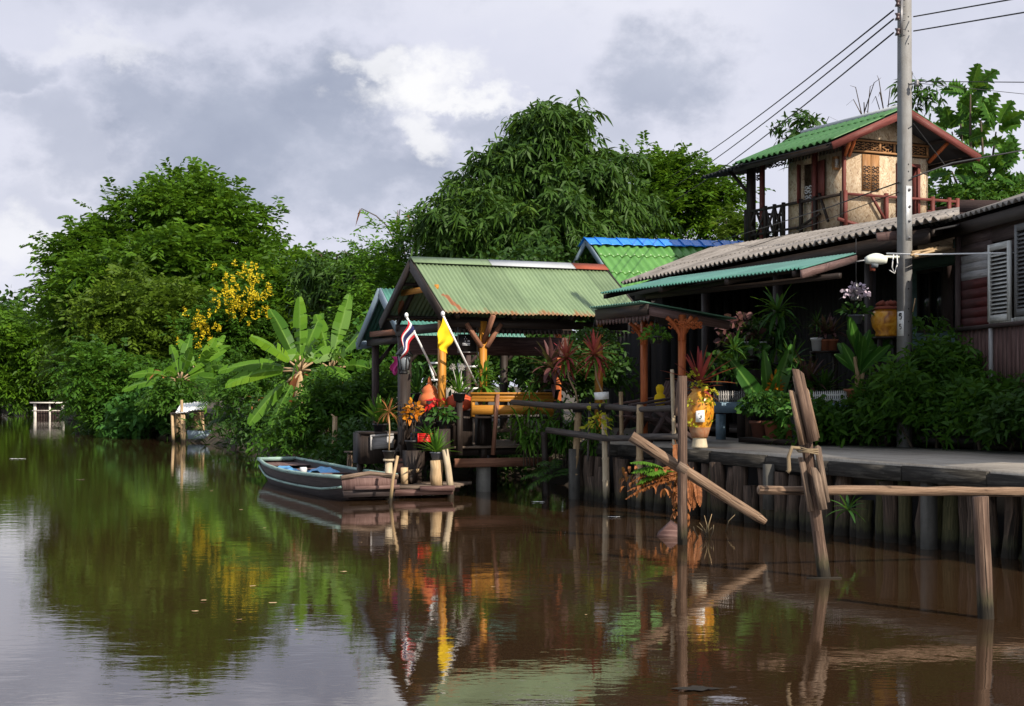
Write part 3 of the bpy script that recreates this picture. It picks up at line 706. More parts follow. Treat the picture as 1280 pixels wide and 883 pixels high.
# front wall (facing the viewer): panel, door opening, right jamb
n0, n1 = .0, 1.52
mb = MB(); wallseg(mb, T0, T0+N*1.5, PZ, WT-.02); wallseg(mb, T0+N*2.18, TR, PZ, WT-.02); wallseg(mb, T0+N*1.5, T0+N*2.18, WT-.22, WT-.02)
A = T0+U*.0; gz = 8.02
mb.prism([T0+ZUP*(WT+.34), TR+ZUP*(WT+.34), T0+N*1.225+ZUP*(gz-.12)], -U*.04)
mb.build('wall', M['osb'], tw)
mb = MB(); wallseg(mb, TL+U*.0, TL+U*.62, PZ, WT+.2); wallseg(mb, TL+U*1.2, T0-U*.06, PZ, WT+.2); wallseg(mb, TL+U*.62, TL+U*1.2, PZ, PZ+.75); wallseg(mb, TL+U*.62, TL+U*1.2, WT-.1, WT+.2)
mb.build('wall', M['osb'], tw)
mb = MB(); wallseg(mb, TB, TL, PZ, WT+.3); wallseg(mb, TR, TB, PZ, WT+.2); mb.build('wall', M['osb'], tw)
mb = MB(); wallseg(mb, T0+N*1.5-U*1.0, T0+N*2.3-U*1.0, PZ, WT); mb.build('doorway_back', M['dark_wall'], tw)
mb = MB(); d0 = T0+N*1.5+U*.02
for A_, B_ in ((d0+N*.0, d0+N*.06), (d0+N*.62, d0+N*.69)): planks_v(mb, A_, B_, PZ, WT-.2, .07, .05)
mb.beam(d0+ZUP*(WT-.2), d0+N*.69+ZUP*(WT-.2), .05, .07); mb.build('door_frame', M['maroon'], tw)
mb = MB(); planks_v(mb, d0+N*.64-U*.05, d0+N*.64-U*.62, PZ, WT-.24, .28, .03); mb.build('door', M['maroon'], tw)
# lintel frieze with scroll fretwork
mb = MB(); F0 = T0+U*.03
for zz in (WT+.03, WT+.28): mb.beam(F0+ZUP*zz, F0+N*FW+ZUP*zz, .05, .045)
for xx in (.0, .14, 1.0, 1.42, 2.4): mb.beam(F0+N*xx+ZUP*(WT+.05), F0+N*xx+ZUP*(WT+.26), .05, .05, up=U)
mb.build('frieze_frame', M['carved_wood'], tw)
mb = MB(); fret(mb, F0+N*.2+ZUP*(WT+.06), N, ZUP, .78, .19, .013, 3); fret(mb, F0+N*1.06+ZUP*(WT+.02), N, ZUP, .3, .28, .016, 1); fret(mb, F0+N*1.5+ZUP*(WT+.06), N, ZUP, .85, .19, .013, 3)
mb.build('fretwork', M['carved_wood'], tw)
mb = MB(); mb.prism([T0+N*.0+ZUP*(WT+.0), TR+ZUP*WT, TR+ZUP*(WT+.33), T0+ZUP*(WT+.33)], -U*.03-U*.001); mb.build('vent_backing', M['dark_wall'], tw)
# carved window shutters on the front panel
mb = MB(); c0 = T0+N*.50+U*.02
for k in range(2): mb.beam(c0+N*(.12+.25*k)+ZUP*(WT-.86), c0+N*(.12+.25*k)+ZUP*(WT-.03), .235, .025, up=U)
wn = mb.build('window_shutter', M['carved_wood'], tw)
mb = MB()
for k in range(2): fret(mb, c0+N*(.01+.25*k)+U*.016+ZUP*(WT-.84), N, ZUP, .22, .56, .012, 1, 3)
mb.build('carving', M['dark_wood'], wn)
# side window
mb = MB(); v = TL+U*.91; wallseg(mb, TL+U*.62-N*.0+N*.8, TL+U*1.2+N*.8, PZ+.6, WT); mb.build('side_window', M['dark_wall'], tw)
mb = MB(); planks_v(mb, TL+U*.58-N*.05, TL+U*.64-N*.2, PZ+.75, WT-.1, .2, .025); mb.build('window_shutter', M['maroon'], tw); mb = MB(); planks_v(mb, TL+U*1.22-N*.03, TL+U*1.5-N*.06, PZ+.75, WT-.1, .2, .025); mb.build('window_shutter', M['maroon'], tw)
mb = MB(); fret(mb, TL+U*.66+ZUP*(PZ+.72), U, ZUP, .3, .45, .016, 1, 2); mb.build('fretwork', M['white_wood'], tw)
# corner board, corner posts
mb = MB(); mb.box(T0-N*.02+U*.02, .07, .07, PZ, WT+.3, N); mb.build('corner_post', M['maroon'], tw)
# roof
o = .72; apx = T0+N*1.225+U*o+ZUP*8.02; hwid = 2.13; drp = .93
apb = apx-U*3.95
corr(apx-N*hwid-ZUP*drp, apb-N*hwid-ZUP*drp, apb, apx, .23, .034, 3, 8, .03).build('roof', M['roof_tower'], tw, True, .012)
corr(apx+N*hwid-ZUP*drp, apb+N*hwid-ZUP*drp, apb, apx, .23, .034, 3, 8, .03).build('roof', M['roof_tower'], tw, True, .012)
mb = MB(); mb.tube([apx+ZUP*.03+U*.05, apb+ZUP*.03], .07, 8); mb.build('ridge_cap', M['ridge_grey'], tw, True)
mb = MB()
for sg in (-1, 1): mb.prism([apx+N*sg*.02-ZUP*.06, apx+N*sg*hwid-ZUP*(drp+.06), apb+N*sg*hwid-ZUP*(drp+.06), apb+N*sg*.02-ZUP*.06], ZUP*.015)
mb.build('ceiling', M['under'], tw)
for sg in (-1, 1):
    mb = MB(); mb.beam(apx+U*.03-ZUP*.13, apx+U*.03+N*sg*hwid-ZUP*(drp+.12), .035, .17); mb.build('bargeboard', M['maroon'], tw)
mb = MB()
for sg in (-1, 1):
    mb.beam(apx+N*sg*(hwid-.06)-ZUP*(drp+.1)-U*.02, apb+N*sg*(hwid-.06)-ZUP*(drp+.1), .04, .13)
    mb.beam(apx+N*sg*1.2-ZUP*(drp*.56+.14)-U*.05, apb+N*sg*1.2-ZUP*(drp*.56+.14), .06, .08)
mb.build('purlin', M['dark_wood'], tw)
for xx in (.0, .12): mb = MB(); mb.beam(T0+N*xx+ZUP*(WT-.1)+U*.03, T0+N*(xx-.2)+U*.55+ZUP*(WT+.3), .06, .07); mb.build('eave_bracket', M['orange_wood'], tw)
mb = MB(); mb.beam(TR+ZUP*(WT-.1)+U*.03, TR+N*.12+U*.55+ZUP*(WT+.3), .06, .07); mb.build('eave_bracket', M['orange_wood'], tw)
# lower lean-to roof at the far end
lt0 = apb-N*hwid-ZUP*drp; lt1 = P(876, 222, 37.5)
mb = corr(lt0+U*.5-N*.05-ZUP*.06, lt1, lt1+N*1.9+ZUP*.3, lt0+N*1.7+U*.5+ZUP*.55, .23, .03, 1, 6); mb.build('lower_roof', M['under'], tw, True, .03)
# veranda posts
def tpost(name, px, yt, yb, off, w, mat):
    # stands on the left platform edge
    k = None
    for i in range(400):
        t = i*.01; p = T0-U*t-N*off
        if 640+F*p.x/p.y <= px: k = p; break
    zt = EYE-(yt-HZ)*k.y/F; zb = EYE-(yb-HZ)*k.y/F
    m_ = MB(); m_.box(k, w, w, PZ-.02, zt, N); m_.build(name, mat, tw); return k
tpost('veranda_post', 939, 203, 300, .05, .17, M['dark_wood']); tpost('veranda_post', 953, 203, 300, .05, .1, M['maroon']); tpost('veranda_post', 1018.5, 183, 290, .05, .11, M['maroon'])
mb = MB(); kk = T0-U*3.6-N*.05; mb.beam(kk+ZUP*(PZ+1.15), kk-U*.6-N*.3+ZUP*(PZ+1.9), .07, .07); mb.build('brace', M['dark_wood'], tw)
mb = MB(); fret(mb, T0-U*3.42-N*.05+ZUP*(WT-.25), U, ZUP, .22, .35, .018, 1, 2); fret(mb, T0-U*2.9-N*.05+ZUP*(WT-.02), U, ZUP, .75, .2, .018, 3, 1); mb.build('eave_fretwork', M['dark_wood'], tw)
# slatted screen in the gap under the left eave, above the side wall
mb = MB()
for k in range(16): 
    c = TL+U*(.1+k*.13)-N*.03; mb.beam(c+ZUP*(WT+.02), c+ZUP*(WT+.3), .05, .02, up=N)
mb.build('eave_screen', M['dark_wood'], tw)
# railing
mb = MB(); RH = .78
Lr0, Lr1 = T0+U*.05-N*.1, T0-U*3.85-N*.1
def rail(mb, A, B, z, w=.06): mb.beam(A+ZUP*z, B+ZUP*z, w, w)
rail(mb, Lr0, Lr1, PZ+RH); rail(mb, Lr0-U*1.1, Lr1, PZ+.18, .05); rail(mb, Lr1, Lr1+N*1.2, PZ+RH); rail(mb, Lr1, Lr1+N*1.2, PZ+.2)
for k in (0, 1.0, 1.55, 2.25, 2.62, 3.0, 3.85): mb.beam((Lr0-U*k)+ZUP*PZ, (Lr0-U*k)+ZUP*(PZ+RH+.07), .07, .07)
for a_, b_ in ((2.3, 2.62), (2.62, 3.0), (3.0, 3.4), (3.4, 3.85)):
    mb.beam(Lr0-U*a_+ZUP*(PZ+.06), Lr0-U*b_+ZUP*(PZ+RH), .04, .05); mb.beam(Lr0-U*b_-N*.01+ZUP*(PZ+.06), Lr0-U*a_-N*.01+ZUP*(PZ+RH), .04, .05)
for k in range(6):
    c = Lr1+N*(.15+.2*k); mb.beam(c+ZUP*PZ, c+N*.1*(-1)**k+ZUP*(PZ+RH), .05, .05)
mb.beam(Lr0-U*.5+ZUP*(PZ+.2), Lr0-U*.85+ZUP*(PZ+RH+.12), .05, .05); mb.beam(Lr0-U*.8+ZUP*(PZ+.42), Lr0-U*1.7+ZUP*(PZ+.15), .05, .05)
mb.build('railing', M['dark_wood'], tw)
mb = MB(); Fr0, Fr1 = T0+U*.1-N*.05, T0+U*.1+N*3.75
rail(mb, Fr0, Fr1, PZ+RH); rail(mb, Fr0+N*2.4, Fr1, PZ+.5, .05)
for k in (0, 1.18, 2.55, 3.05, 3.3, 3.75): mb.beam(Fr0+N*k+ZUP*PZ, Fr0+N*k+ZUP*(PZ+RH+.08), .08, .08, up=U)
mb.beam(Fr0+N*.72+ZUP*(PZ+RH+.04), Fr0+N*1.16+ZUP*(PZ+.22), .05, .05); mb.beam(Fr0-N*.2+ZUP*(PZ+.2), Fr0+N*.7+ZUP*(PZ+.02), .06, .07)
rail(mb, Fr1, Fr1-U*1.5, PZ+RH); mb.build('railing', M['maroon'], tw)
mb = MB(); c = T0-N*.09+U*.06+ZUP*(WT-.3)-U*.25
mb.box(c, .12, .12, WT-.4, WT-.1, N); wl = mb.build('wall_lamp', M['carved_wood'], tw)
mb = MB(); mb.box(c+U*.01-N*.01, .1, .1, WT-.36, WT-.16, N); mb.build('lamp_glass', M['white_wood'], wl)

# ================================================================== RIGHT HOUSE (siding and shutters)
C0 = Vector((5.91, 19.0, 0)); HD = Vector((.103, -.995, 0)); HI = Vector((.995, .103, 0))
rh = thing('siding_house', 'stilted house of maroon and bare grey boards with louvred shutters', 'house', (6.5, 17, .6))
RT = 3.78
mb = MB(); planks_h(mb, C0, C0+HD*.98, 1.43+.95, 2.05+.95-.0, .13); mb.build('siding', M['siding_maroon'], rh)
mb = MB(); planks_h(mb, C0, C0+HD*.98, 3.0, 3.32, .1); mb.build('siding', M['siding_grey'], rh)
mb = MB(); planks_h(mb, C0, C0+HD*.98, 3.32, RT-.05, .14); planks_h(mb, C0+HD*.98, C0+HD*6, 3.42, RT-.05, .14); mb.build('siding', M['siding_dark'], rh)
mb = MB(); planks_h(mb, C0, C0+HI*4, .95+.5, RT+.3, .16); mb.build('siding', M['siding_dark'], rh)
mb = MB(); planks_v(mb, C0-HI*.02, C0+HD*6-HI*.02, 1.43, 2.36, .12, .025, .006, .012); mb.build('vertical_boards', M['siding_vert'], rh)
mb = MB(); p_ = C0+HD*1.05-HI*.05; mb.box(p_, .05, .04, 1.44, 2.36, HD); mb.build('pale_batten', M['siding_grey'], rh)
mb = MB(); mb.beam(C0-HI*.04+ZUP*2.37, C0+HD*6-HI*.04+ZUP*2.37, .07, .05); mb.box(C0-HI*.02, .09, .06, 1.43, RT, HD); mb.build('trim_board', M['siding_dark'], rh)
mb = MB(); mb.prism([C0+ZUP*1.3, C0+HD*6+ZUP*1.3, C0+HD*6+HI*4+ZUP*1.3, C0+HI*4+ZUP*1.3], ZUP*.12)
for k in (.2, 2.2, 4.2):
    for j in (.2, 2): mb.box(C0+HD*k+HI*j, .14, .14, .3, 1.32, HD)
mb.build('floor_frame', M['dark_wood'], rh)
def shutter(s0, s1, z0, z1, mat, out):
    A = C0+HD*s0-HI*out; B = C0+HD*s1-HI*out
    mb = MB()
    for q in (A+HD*.03, B-HD*.03): mb.beam(q+ZUP*z0, q+ZUP*z1, .06, .04, up=HI)
    for zz in (z0+.04, z1-.04): mb.beam(A+HD*.06+ZUP*zz, B-HD*.06+ZUP*zz, .04, .08)
    n = int((z1-z0-.16)/.05)
    for k in range(n):
        zz = z0+.1+k*.05; a = A+HD*.06; b = B-HD*.06
        mb.prism([a+ZUP*zz-HI*.018, b+ZUP*zz-HI*.018, b+ZUP*(zz+.04)+HI*.018, a+ZUP*(zz+.04)+HI*.018], HI*.006+ZUP*.008)
    mb.build('window_shutter', mat, rh)
shutter(1.02, 1.62, 2.42, 3.38, M['shutter'], .06); shutter(1.74, 2.4, 2.46, 3.55, M['shutter_dark'], .05); shutter(2.5, 3.2, 2.46, 3.55, M['shutter_dark'], .05)
mb = MB(); wallseg(mb, C0+HD*.98+HI*.04, C0+HD*6+HI*.04, 2.38, RT); mb.build('inner_wall', M['siding_dark'], rh)
mb = MB(); mb.box(C0+HD*1.32-HI*.035, .66, .03, 2.395, 2.44, HD); mb.box(C0+HD*2.5-HI*.035, 1.6, .03, 2.395, 2.45, HD); mb.build('window_sill', M['shutter'], rh)
re0, re1 = Vector((5.67, 20.05, RT+.02)), Vector((6.5, 11.0, RT+.02))
rr0, rr1 = re0+HI*3+ZUP*1.0, re1+HI*3+ZUP*1.0
corr(re0, re1, rr1, rr0, .16, .025, 2, 6, .02).build('roof', M['roof_right'], rh, True, .012)
corr(re0+HI*6, re1+HI*6, rr1, rr0, .16, .025, 2, 6, .02).build('roof', M['roof_right'], rh, True, .012)
mb = MB(); mb.beam(re0+HI*.06-ZUP*.13, re1+HI*.06-ZUP*.13, .03, .16); mb.beam(re0-ZUP*.13, rr0-ZUP*.13, .03, .16)
mb.prism([re0+HI*.1-ZUP*.06, re1+HI*.1-ZUP*.06, rr1-ZUP*.06, rr0-ZUP*.06], ZUP*.015); mb.build('fascia', M['dark_wood'], rh)
mb = MB(); mb.beam(re0+HI*.2+HD*.7-ZUP*.26, re1+HI*.2-ZUP*.26, .02, .12); mb.build('frieze_board', M['teal_wall'], rh)
# bundle of sticks stored under the eave
mb = MB()
for k in range(9):
    a = P(1142+R(-4, 4), 318+R(-3, 3), 18.3+R(-.15, .15)); b = P(1186+R(-14, 6), 310+R(-3, 3), 18.7+R(-.15, .15)); mb.tube([a, (a+b)/2+ZUP*R(-.01, .01), b], R(.012, .02), 6)
single(mb, 'stick_bundle', M['bamboo'], 'bundle of pale sticks stored under the dark eave beside the concrete pole', 'sticks', P(1160, 314, 18.5))

# ================================================================== PAVILION
PO = Vector((-1.0, 21.6, 0)); PZf = .71            # front eave left corner, floor height
def pv(t, w, z=0.0): return PO+N*t-U*w+ZUP*z
pav = thing('pavilion', 'open waterside pavilion with ochre posts and a pale green metal roof', 'pavilion', pv(1.7, 1.4, .0))
PL, PW, PE, PR = 3.45, 2.78, 2.73, 3.65
corr(pv(0, 0, PE), pv(PL, 0, PE), pv(PL, PW/2, PR), pv(0, PW/2, PR), .07, .013, 1, 6, sag=.03).build('roof', M['roof_pavilion'], pav, True, .006)
corr(pv(0, PW, PE), pv(PL, PW, PE), pv(PL, PW/2, PR), pv(0, PW/2, PR), .079, .011, 1, 6).build('roof', M['roof_pavilion'], pav, True, .006)
def cap(t0, t1, mat):
    mb = MB()
    for sg in (-1, 1): mb.prism([pv(t0, PW/2, PR+.03), pv(t1, PW/2, PR+.03), pv(t1, PW/2+sg*.17, PR-.075), pv(t0, PW/2+sg*.17, PR-.075)], ZUP*.008)
    mb.build('ridge_cap', mat, pav)
cap(-.03, 1.32, M['roof_pavilion']); cap(1.3, 2.85, M['ridge_grey']); cap(2.83, PL+.02, M['ridge_rust'])
for w_ in (0, PW):
    mb = MB(); mb.beam(pv(-.03, w_, PE-.09), pv(-.03, PW/2, PR-.09), .03, .16); mb.build('bargeboard', M['dark_wood'], pav)
mb = MB(); mb.beam(pv(PL+.02, 0, PE-.08), pv(PL+.02, PW/2, PR-.08), .03, .14); mb.beam(pv(PL+.02, PW, PE-.08), pv(PL+.02, PW/2, PR-.08), .03, .14)
for t in (.25, 1.2, 2.2, 3.2):
    for w_ in (0, PW): mb.beam(pv(t, w_+(.08 if w_ == 0 else -.08), PE-.05), pv(t, PW/2, PR-.08), .05, .08)
for w_ in (.25, 1.0, 1.78, 2.53): mb.beam(pv(.02, w_, PR-.07-abs(w_-1.39)*.66-.05), pv(PL, w_, PR-.07-abs(w_-1.39)*.66-.05), .04, .05)
mb.build('rafter', M['dark_wood'], pav)
mb = MB(); mb.beam(pv(.12, .62, PR-.5), pv(.12, PW-.62, PR-.5), .05, .09); mb.build('collar_tie', M['yellow_wood'], pav)
mb = MB(); mb.beam(pv(.15, .3, PE-.2), pv(.15, PW-.3, PE-.2), .05, .14); mb.beam(pv(.1, .4, PE-.14), pv(PL-.1, .4, PE-.14), .06, .12); mb.beam(pv(.1, PW-.4, PE-.14), pv(PL-.1, PW-.4, PE-.14), .06, .12)
mb.build('beam', M['dark_wood'], pav)
mb = MB(); mb.beam(pv(.15, PW-.45, PE-.42), pv(PL-.2, PW-.45, PE-.42), .04, .32); mb.build('sign_beam', M['siding_vert'], pav)
mb = MB()
for k in range(44):      # saw-tooth trim hanging below the front beam
    t = .15+k*.073; z = PE-.22
    mb.prism([pv(t, .37, z), pv(t+.06, .37, z), pv(t+.03, .37, z-.1)], -U*.012)
mb.build('fringe', M['dark_wood'], pav)
for t, w_, zt, m_ in ((.1, .38, PE-.1, 'ochre_post'), (.79, .4, PE-.1, 'yellow_wood'), (2.83, .4, PE-.1, 'yellow_wood'), (.2, 2.4, PE-.1, 'dark_wood'), (3.1, 2.4, PE-.1, 'orange_wood'), (1.7, 2.4, PE-.1, 'dark_wood')):
    mb = MB(); mb.box(pv(t, w_), .098, .098, PZf, zt, N); mb.build('post', M[m_], pav)
mb = MB(); mb.beam(pv(.79, .36, PE-.42), pv(.79, .0, PE-.02), .06, .07); mb.beam(pv(.83, .36, PE-.5), pv(1.08, .38, PE-.14), .09, .06); mb.beam(pv(.75, .36, PE-.5), pv(.5, .38, PE-.14), .09, .06); mb.build('bracket', M['red_beam'], pav)
mb = MB()
for k in range(15): mb.beam(pv(-.05, .3+k*.155, PZf-.02), pv(3.5, .3+k*.155, PZf-.02+R(-.004, .004)), .145, .035)
mb.build('floor', M['deck'], pav)
mb = MB()
for w_ in (.45, 1.4, 2.3): mb.beam(pv(-.05, w_, PZf-.1), pv(3.5, w_, PZf-.1), .08, .11)
mb.build('joist', M['dark_wood'], pav)
mb = MB(); A, B = P(568, 579, 21.95), P(690, 577, 22.6); mb.beam(A, B, .06, .135); mb.build('edge_beam', M['red_beam'], pav)
mb = MB(); mb.box(P(604, 600, 22.25), .17, .17, -.5, .49, N); mb.build('footing', M['concrete'], pav)
mb = MB(); mb.box(P(604, 570, 22.2), .09, .09, .49, .71, N); mb.box(P(681, 590, 22.4), .07, .07, -.4, .66, N)
for t, w_ in ((.1, 2.3), (1.8, 2.3), (3.3, 2.3), (3.3, 1.0)): mb.box(pv(t, w_), .13, .13, -.5, .6, N)
mb.build('stilt', M['dark_wood'], pav)
# dark railing left of the bench
mb = MB()
ra, rb = P(574, 500, 21.75), P(500, 500, 21.7)
for px, y0, y1 in ((574, 502, 569), (537, 500, 560), (505, 505, 570)):
    a = P(px, y0, 21.75); mb.beam(Vector((a.x, a.y, P(px, y1, 21.75).z)), a, .08, .08, up=U)
for py in (511, 530): mb.beam(P(500, py, 21.78), P(574, py, 21.78), .05, .05)
mb.beam(P(500, 556, 21.78), P(536, 506, 21.78), .05, .06)
for k in range(6): mb.beam(P(540+k*6, 512, 21.76), P(540+k*6, 530, 21.76), .03, .03, up=U)
mb.build('railing', M['dark_wood'], pav)

# second smaller roof behind
sm = P(476, 361, 26.5)
sp_ = thing('small_pavilion', 'smaller dark gabled shelter with turquoise roof behind the pavilion', 'pavilion', (sm.x+.8, sm.y+.3, .6))
def sv(t, w, z): return Vector((sm.x, sm.y, 0))+N*t-U*w+ZUP*z
hz, ez = sm.z, sm.z-.92
corr(sv(0, -1.2, ez), sv(2.4, -1.2, ez), sv(2.4, 0, hz), sv(0, 0, hz), .08, .012, 1, 6).build('roof', M['roof_teal'], sp_, True, .006)
corr(sv(0, 1.2, ez), sv(2.4, 1.2, ez), sv(2.4, 0, hz), sv(0, 0, hz), .08, .012, 1, 6).build('roof', M['roof_teal'], sp_, True, .006)
mb = MB(); mb.beam(sv(-.03, 1.2, ez-.06), sv(-.03, 0, hz-.06), .03, .17); mb.beam(sv(-.03, -1.2, ez-.06), sv(-.03, 0, hz-.06), .03, .17); mb.beam(sv(-.05, 1.25, ez-.1), sv(.35, 1.25, ez-.05), .02, .15); mb.build('bargeboard', M['fascia_blue'], sp_)
mb = MB(); mb.prism([sv(.3, 1.0, ez), sv(.3, -1.0, ez), sv(.3, 0, hz-.15)], N*.03); mb.beam(sv(.1, 1.0, ez-.05), sv(.1, -1.0, ez-.05), .05, .12); mb.build('gable_board', M['dark_wood'], sp_)
mb = MB(); mb.beam(sv(.05, .7, ez+.1), sv(.05, -.9, ez+.1), .04, .1); mb.build('collar_tie', M['red_beam'], sp_)
for t, w_ in ((.2, .85), (.2, -.85), (2.1, .85), (2.1, -.85)):
    mb = MB(); mb.box(sv(t, w_, 0), .11, .11, .4, ez+.05, N); mb.beam(sv(t, w_, ez-.5), sv(t+.4, w_, ez-.02), .06, .06); mb.build('post', M['siding_dark'] if w_ > 0 else M['dark_wood'], sp_)
mb = MB(); mb.prism([sv(-.1, 1.0, .62), sv(2.4, 1.0, .62), sv(2.4, -1.0, .62), sv(-.1, -1.0, .62)], ZUP*.08); mb.build('floor', M['deck'], sp_)

# ================================================================== SMALL PORCH (orange carved posts)
pA, pB = Vector((1.055, 20.0, 2.715)), Vector((1.66, 18.5, 2.71))
pC = P(921, 398.5, 19.13); pD = pA+(pC-pB)
po = thing('porch', 'small porch with orange carved posts and a mint green lean-to roof', 'porch', (2.1, 19, ZD))
corr(pA, pB, pC, pD, .076, .01, 1, 6)
def swap(A, B, C, D):     # waves run from the water edge down inland
    return corr(A, B, C, D, .076, .01, 1, 6)
swap(pA, pB, pC, pD).build('roof', M['roof_mint'], po, True, .006)
mb = MB(); o_ = N*.1; mb.beam(pA+o_-ZUP*.1+U*.05, pB+o_-ZUP*.1, .03, .14); mb.build('fascia', M['dark_wood'], po)
mb = MB(); mb.beam(pB+o_-ZUP*.11-U*.03, pC-N*.1-ZUP*.09-U*.03, .035, .12); mb.build('fascia', M['fascia_brown'], po)
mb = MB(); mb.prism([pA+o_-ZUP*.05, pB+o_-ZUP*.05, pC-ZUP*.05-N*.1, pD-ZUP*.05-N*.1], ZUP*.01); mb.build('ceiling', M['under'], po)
mb = MB()
for k in range(16):
    c = pA.lerp(pB, k/16)+o_*1.2-ZUP*.17; d_ = (pB-pA)/16
    mb.prism([c, c+d_*.9, c+d_*.7-ZUP*.06, c+d_*.45-ZUP*.085, c+d_*.2-ZUP*.06], N*.012)
mb.build('valance', M['fascia_brown'], po)
for px, Y in ((852.5, 18.75), (805, 20.3)):
    c = P(px, 500, Y); c.z = 0; zt = 2.55
    mb = MB(); mb.box(c, .075, .075, ZD, zt, N); pp = mb.build('post', M['orange_wood'], po)
    mb = MB()
    for dv in (N, -N, U, -U):
        pts = []
        for k in range(7):
            s_ = k/6; pts.append(c+dv*(.03+.2*s_**1.7)+ZUP*(zt-.34+.3*s_**.7))
        mb.tube(pts, [.028, .022, .032, .02, .03, .022, .03], 6)
        fret(mb, c+dv*.055+ZUP*(zt-.2), dv, ZUP, .16, .16, .011, 1, 1)
    mb.build('carved_bracket', M['orange_wood'], po)
mb = MB(); A = P(848, 401, 18.3); fret(mb, A-ZUP*.1, N, ZUP, .36, .1, .012, 3, 1); mb.build('fretwork', M['orange_wood'], po)
# ================================================================== TIMBERS IN THE WATER
def rough_log(name, pts, r, mat, n=10, jit=.1):
    mb = MB(); mb.tube(pts, r, n, jit=jit); return mb
# right post
b = G(1238, 773); mb = MB(); pts = [Vector((b.x-.012*k, b.y, -.6+k*.24)) for k in range(7)]
pts[-1].z = .845
mb.tube(pts, [.06, .06, .058, .055, .056, .054, .056], 12, jit=.06)
single(mb, 'mooring_post', M['post_brown'], 'upright brown post with a flat sawn top in front of the log rail', 'post', (b.x, b.y, 0))
# log rail
mb = MB(); la, lb = P(948, 612.5, 12.2), P(1420, 616, 13.0); m_ = 14; pts = []; rr = []
for k in range(m_+1):
    t = k/m_; p = la.lerp(lb, t); pts.append(p+ZUP*(R(-.006, .006)-.03*math.sin(math.pi*t)*0)); rr.append(.039+.004*t+R(-.002, .002))
mb.tube(pts, rr, 12, jit=.07)
lr = single(mb, 'log_rail', M['log'], 'long horizontal stripped log tied to the leaning post over the water', 'log', la)
# leaning post with nailed boards
lb0 = G(1030, 722); top = P(997, 462, 12.15); mid = lb0.lerp(top, .52)
lp = thing('leaning_post', 'leaning brown post clad with splintered grey boards standing in the water', 'post', lb0)
ax = (top-lb0).normalized()
mb = MB(); mb.tube([lb0-ax*.6, lb0-ax*.2, lb0+ax*.15, lb0+ax*.4, lb0+ax*.7, lb0+ax*1.0, lb0+ax*1.3], [.062, .06, .058, .053, .05, .048, .044], 12, jit=.12); mb.build('shaft', M['post_brown'], lp)
def pb(px, py, off=0): return P(px, py, 12.15+off)
for (x0, y0, x1, y1, w, th, off, mat) in ((996, 461, 1016, 552, .085, .03, -.085, 'post_brown'), (1006, 483, 1021, 548, .035, .04, -.07, 'log'), (990, 488, 1003, 556, .06, .035, -.05, 'log'),
                                          (994, 470, 1010, 560, .05, .03, .02, 'grey_wood'), (1018, 584, 1028, 637, .07, .035, -.09, 'grey_wood'), (1001, 571, 1013, 639, .05, .035, -.03, 'grey_wood'), (1021, 556, 1033, 628, .05, .03, -.03, 'grey_wood')):
    a = pb(x1, y1, off); c = pb(x0, y0, off); mb = MB(); d_ = (c-a).normalized(); sx = Vector((1, 0, 0))
    sx = (sx-d_*sx.dot(d_)).normalized(); fy = sx.cross(d_)
    # board with a broken slanted top
    L = (c-a).length; q = [a-sx*w/2, a+sx*w/2, a+sx*w/2+d_*(L-w*R(.2, 1.2)), a+sx*w*.1+d_*(L-w*.1), a-sx*w/2+d_*(L+R(-.02, .02))]
    if q[0].y < q[2].y: pass
    mb2 = MB(); t_ = fy*th; nv = len(q)
    i0 = [mb2.add(p) for p in q]; i1 = [mb2.add(p+t_) for p in q]; o_ = R(0, 40)
    def uvp(p): return (o_+(p-a).dot(d_), o_+(p-a).dot(sx))
    mb2.face(i0, [uvp(p) for p in q]); mb2.face(i1[::-1], [uvp(p) for p in q][::-1])
    for k in range(nv):
        j = (k+1) % nv; mb2.face((i0[j], i0[k], i1[k], i1[j]), [uvp(q[j]), uvp(q[k]), (uvp(q[k])[0], uvp(q[k])[1]+th), (uvp(q[j])[0], uvp(q[j])[1]+th)])
    mb2.build('board', M[mat], lp)
mb = MB(); r0 = pb(1009, 565, -.12)
for k in range(3): mb.tube([r0+Vector((-.07, .0, .02*k)), r0+Vector((0, -.03, .01*k)), r0+Vector((.09, .0, -.02+.02*k)), r0+Vector((.05, .2, .0)), r0+Vector((-.06, .2, .02)), r0+Vector((-.07, .0, .02*k))], .008, 5)
mb.tube([r0+Vector((-.06, 0, .03)), r0+Vector((-.13, -.02, .04)), r0+Vector((-.16, -.02, -.04)), r0+Vector((-.155, -.02, -.15)), r0+Vector((-.17, -.02, -.17))], [.014, .016, .016, .018, .02], 6); mb.build('rope', M['rope'], lp)
mb = MB(); c = lb0; mb.beam(Vector((c.x-.16, c.y-.09, .004)), Vector((c.x+.13, c.y-.06, .004)), .035, .014)
single(mb, 'floating_stick', M['post_brown'], 'thin stick floating at the foot of the leaning post', 'stick', (c.x, c.y-.08, 0))
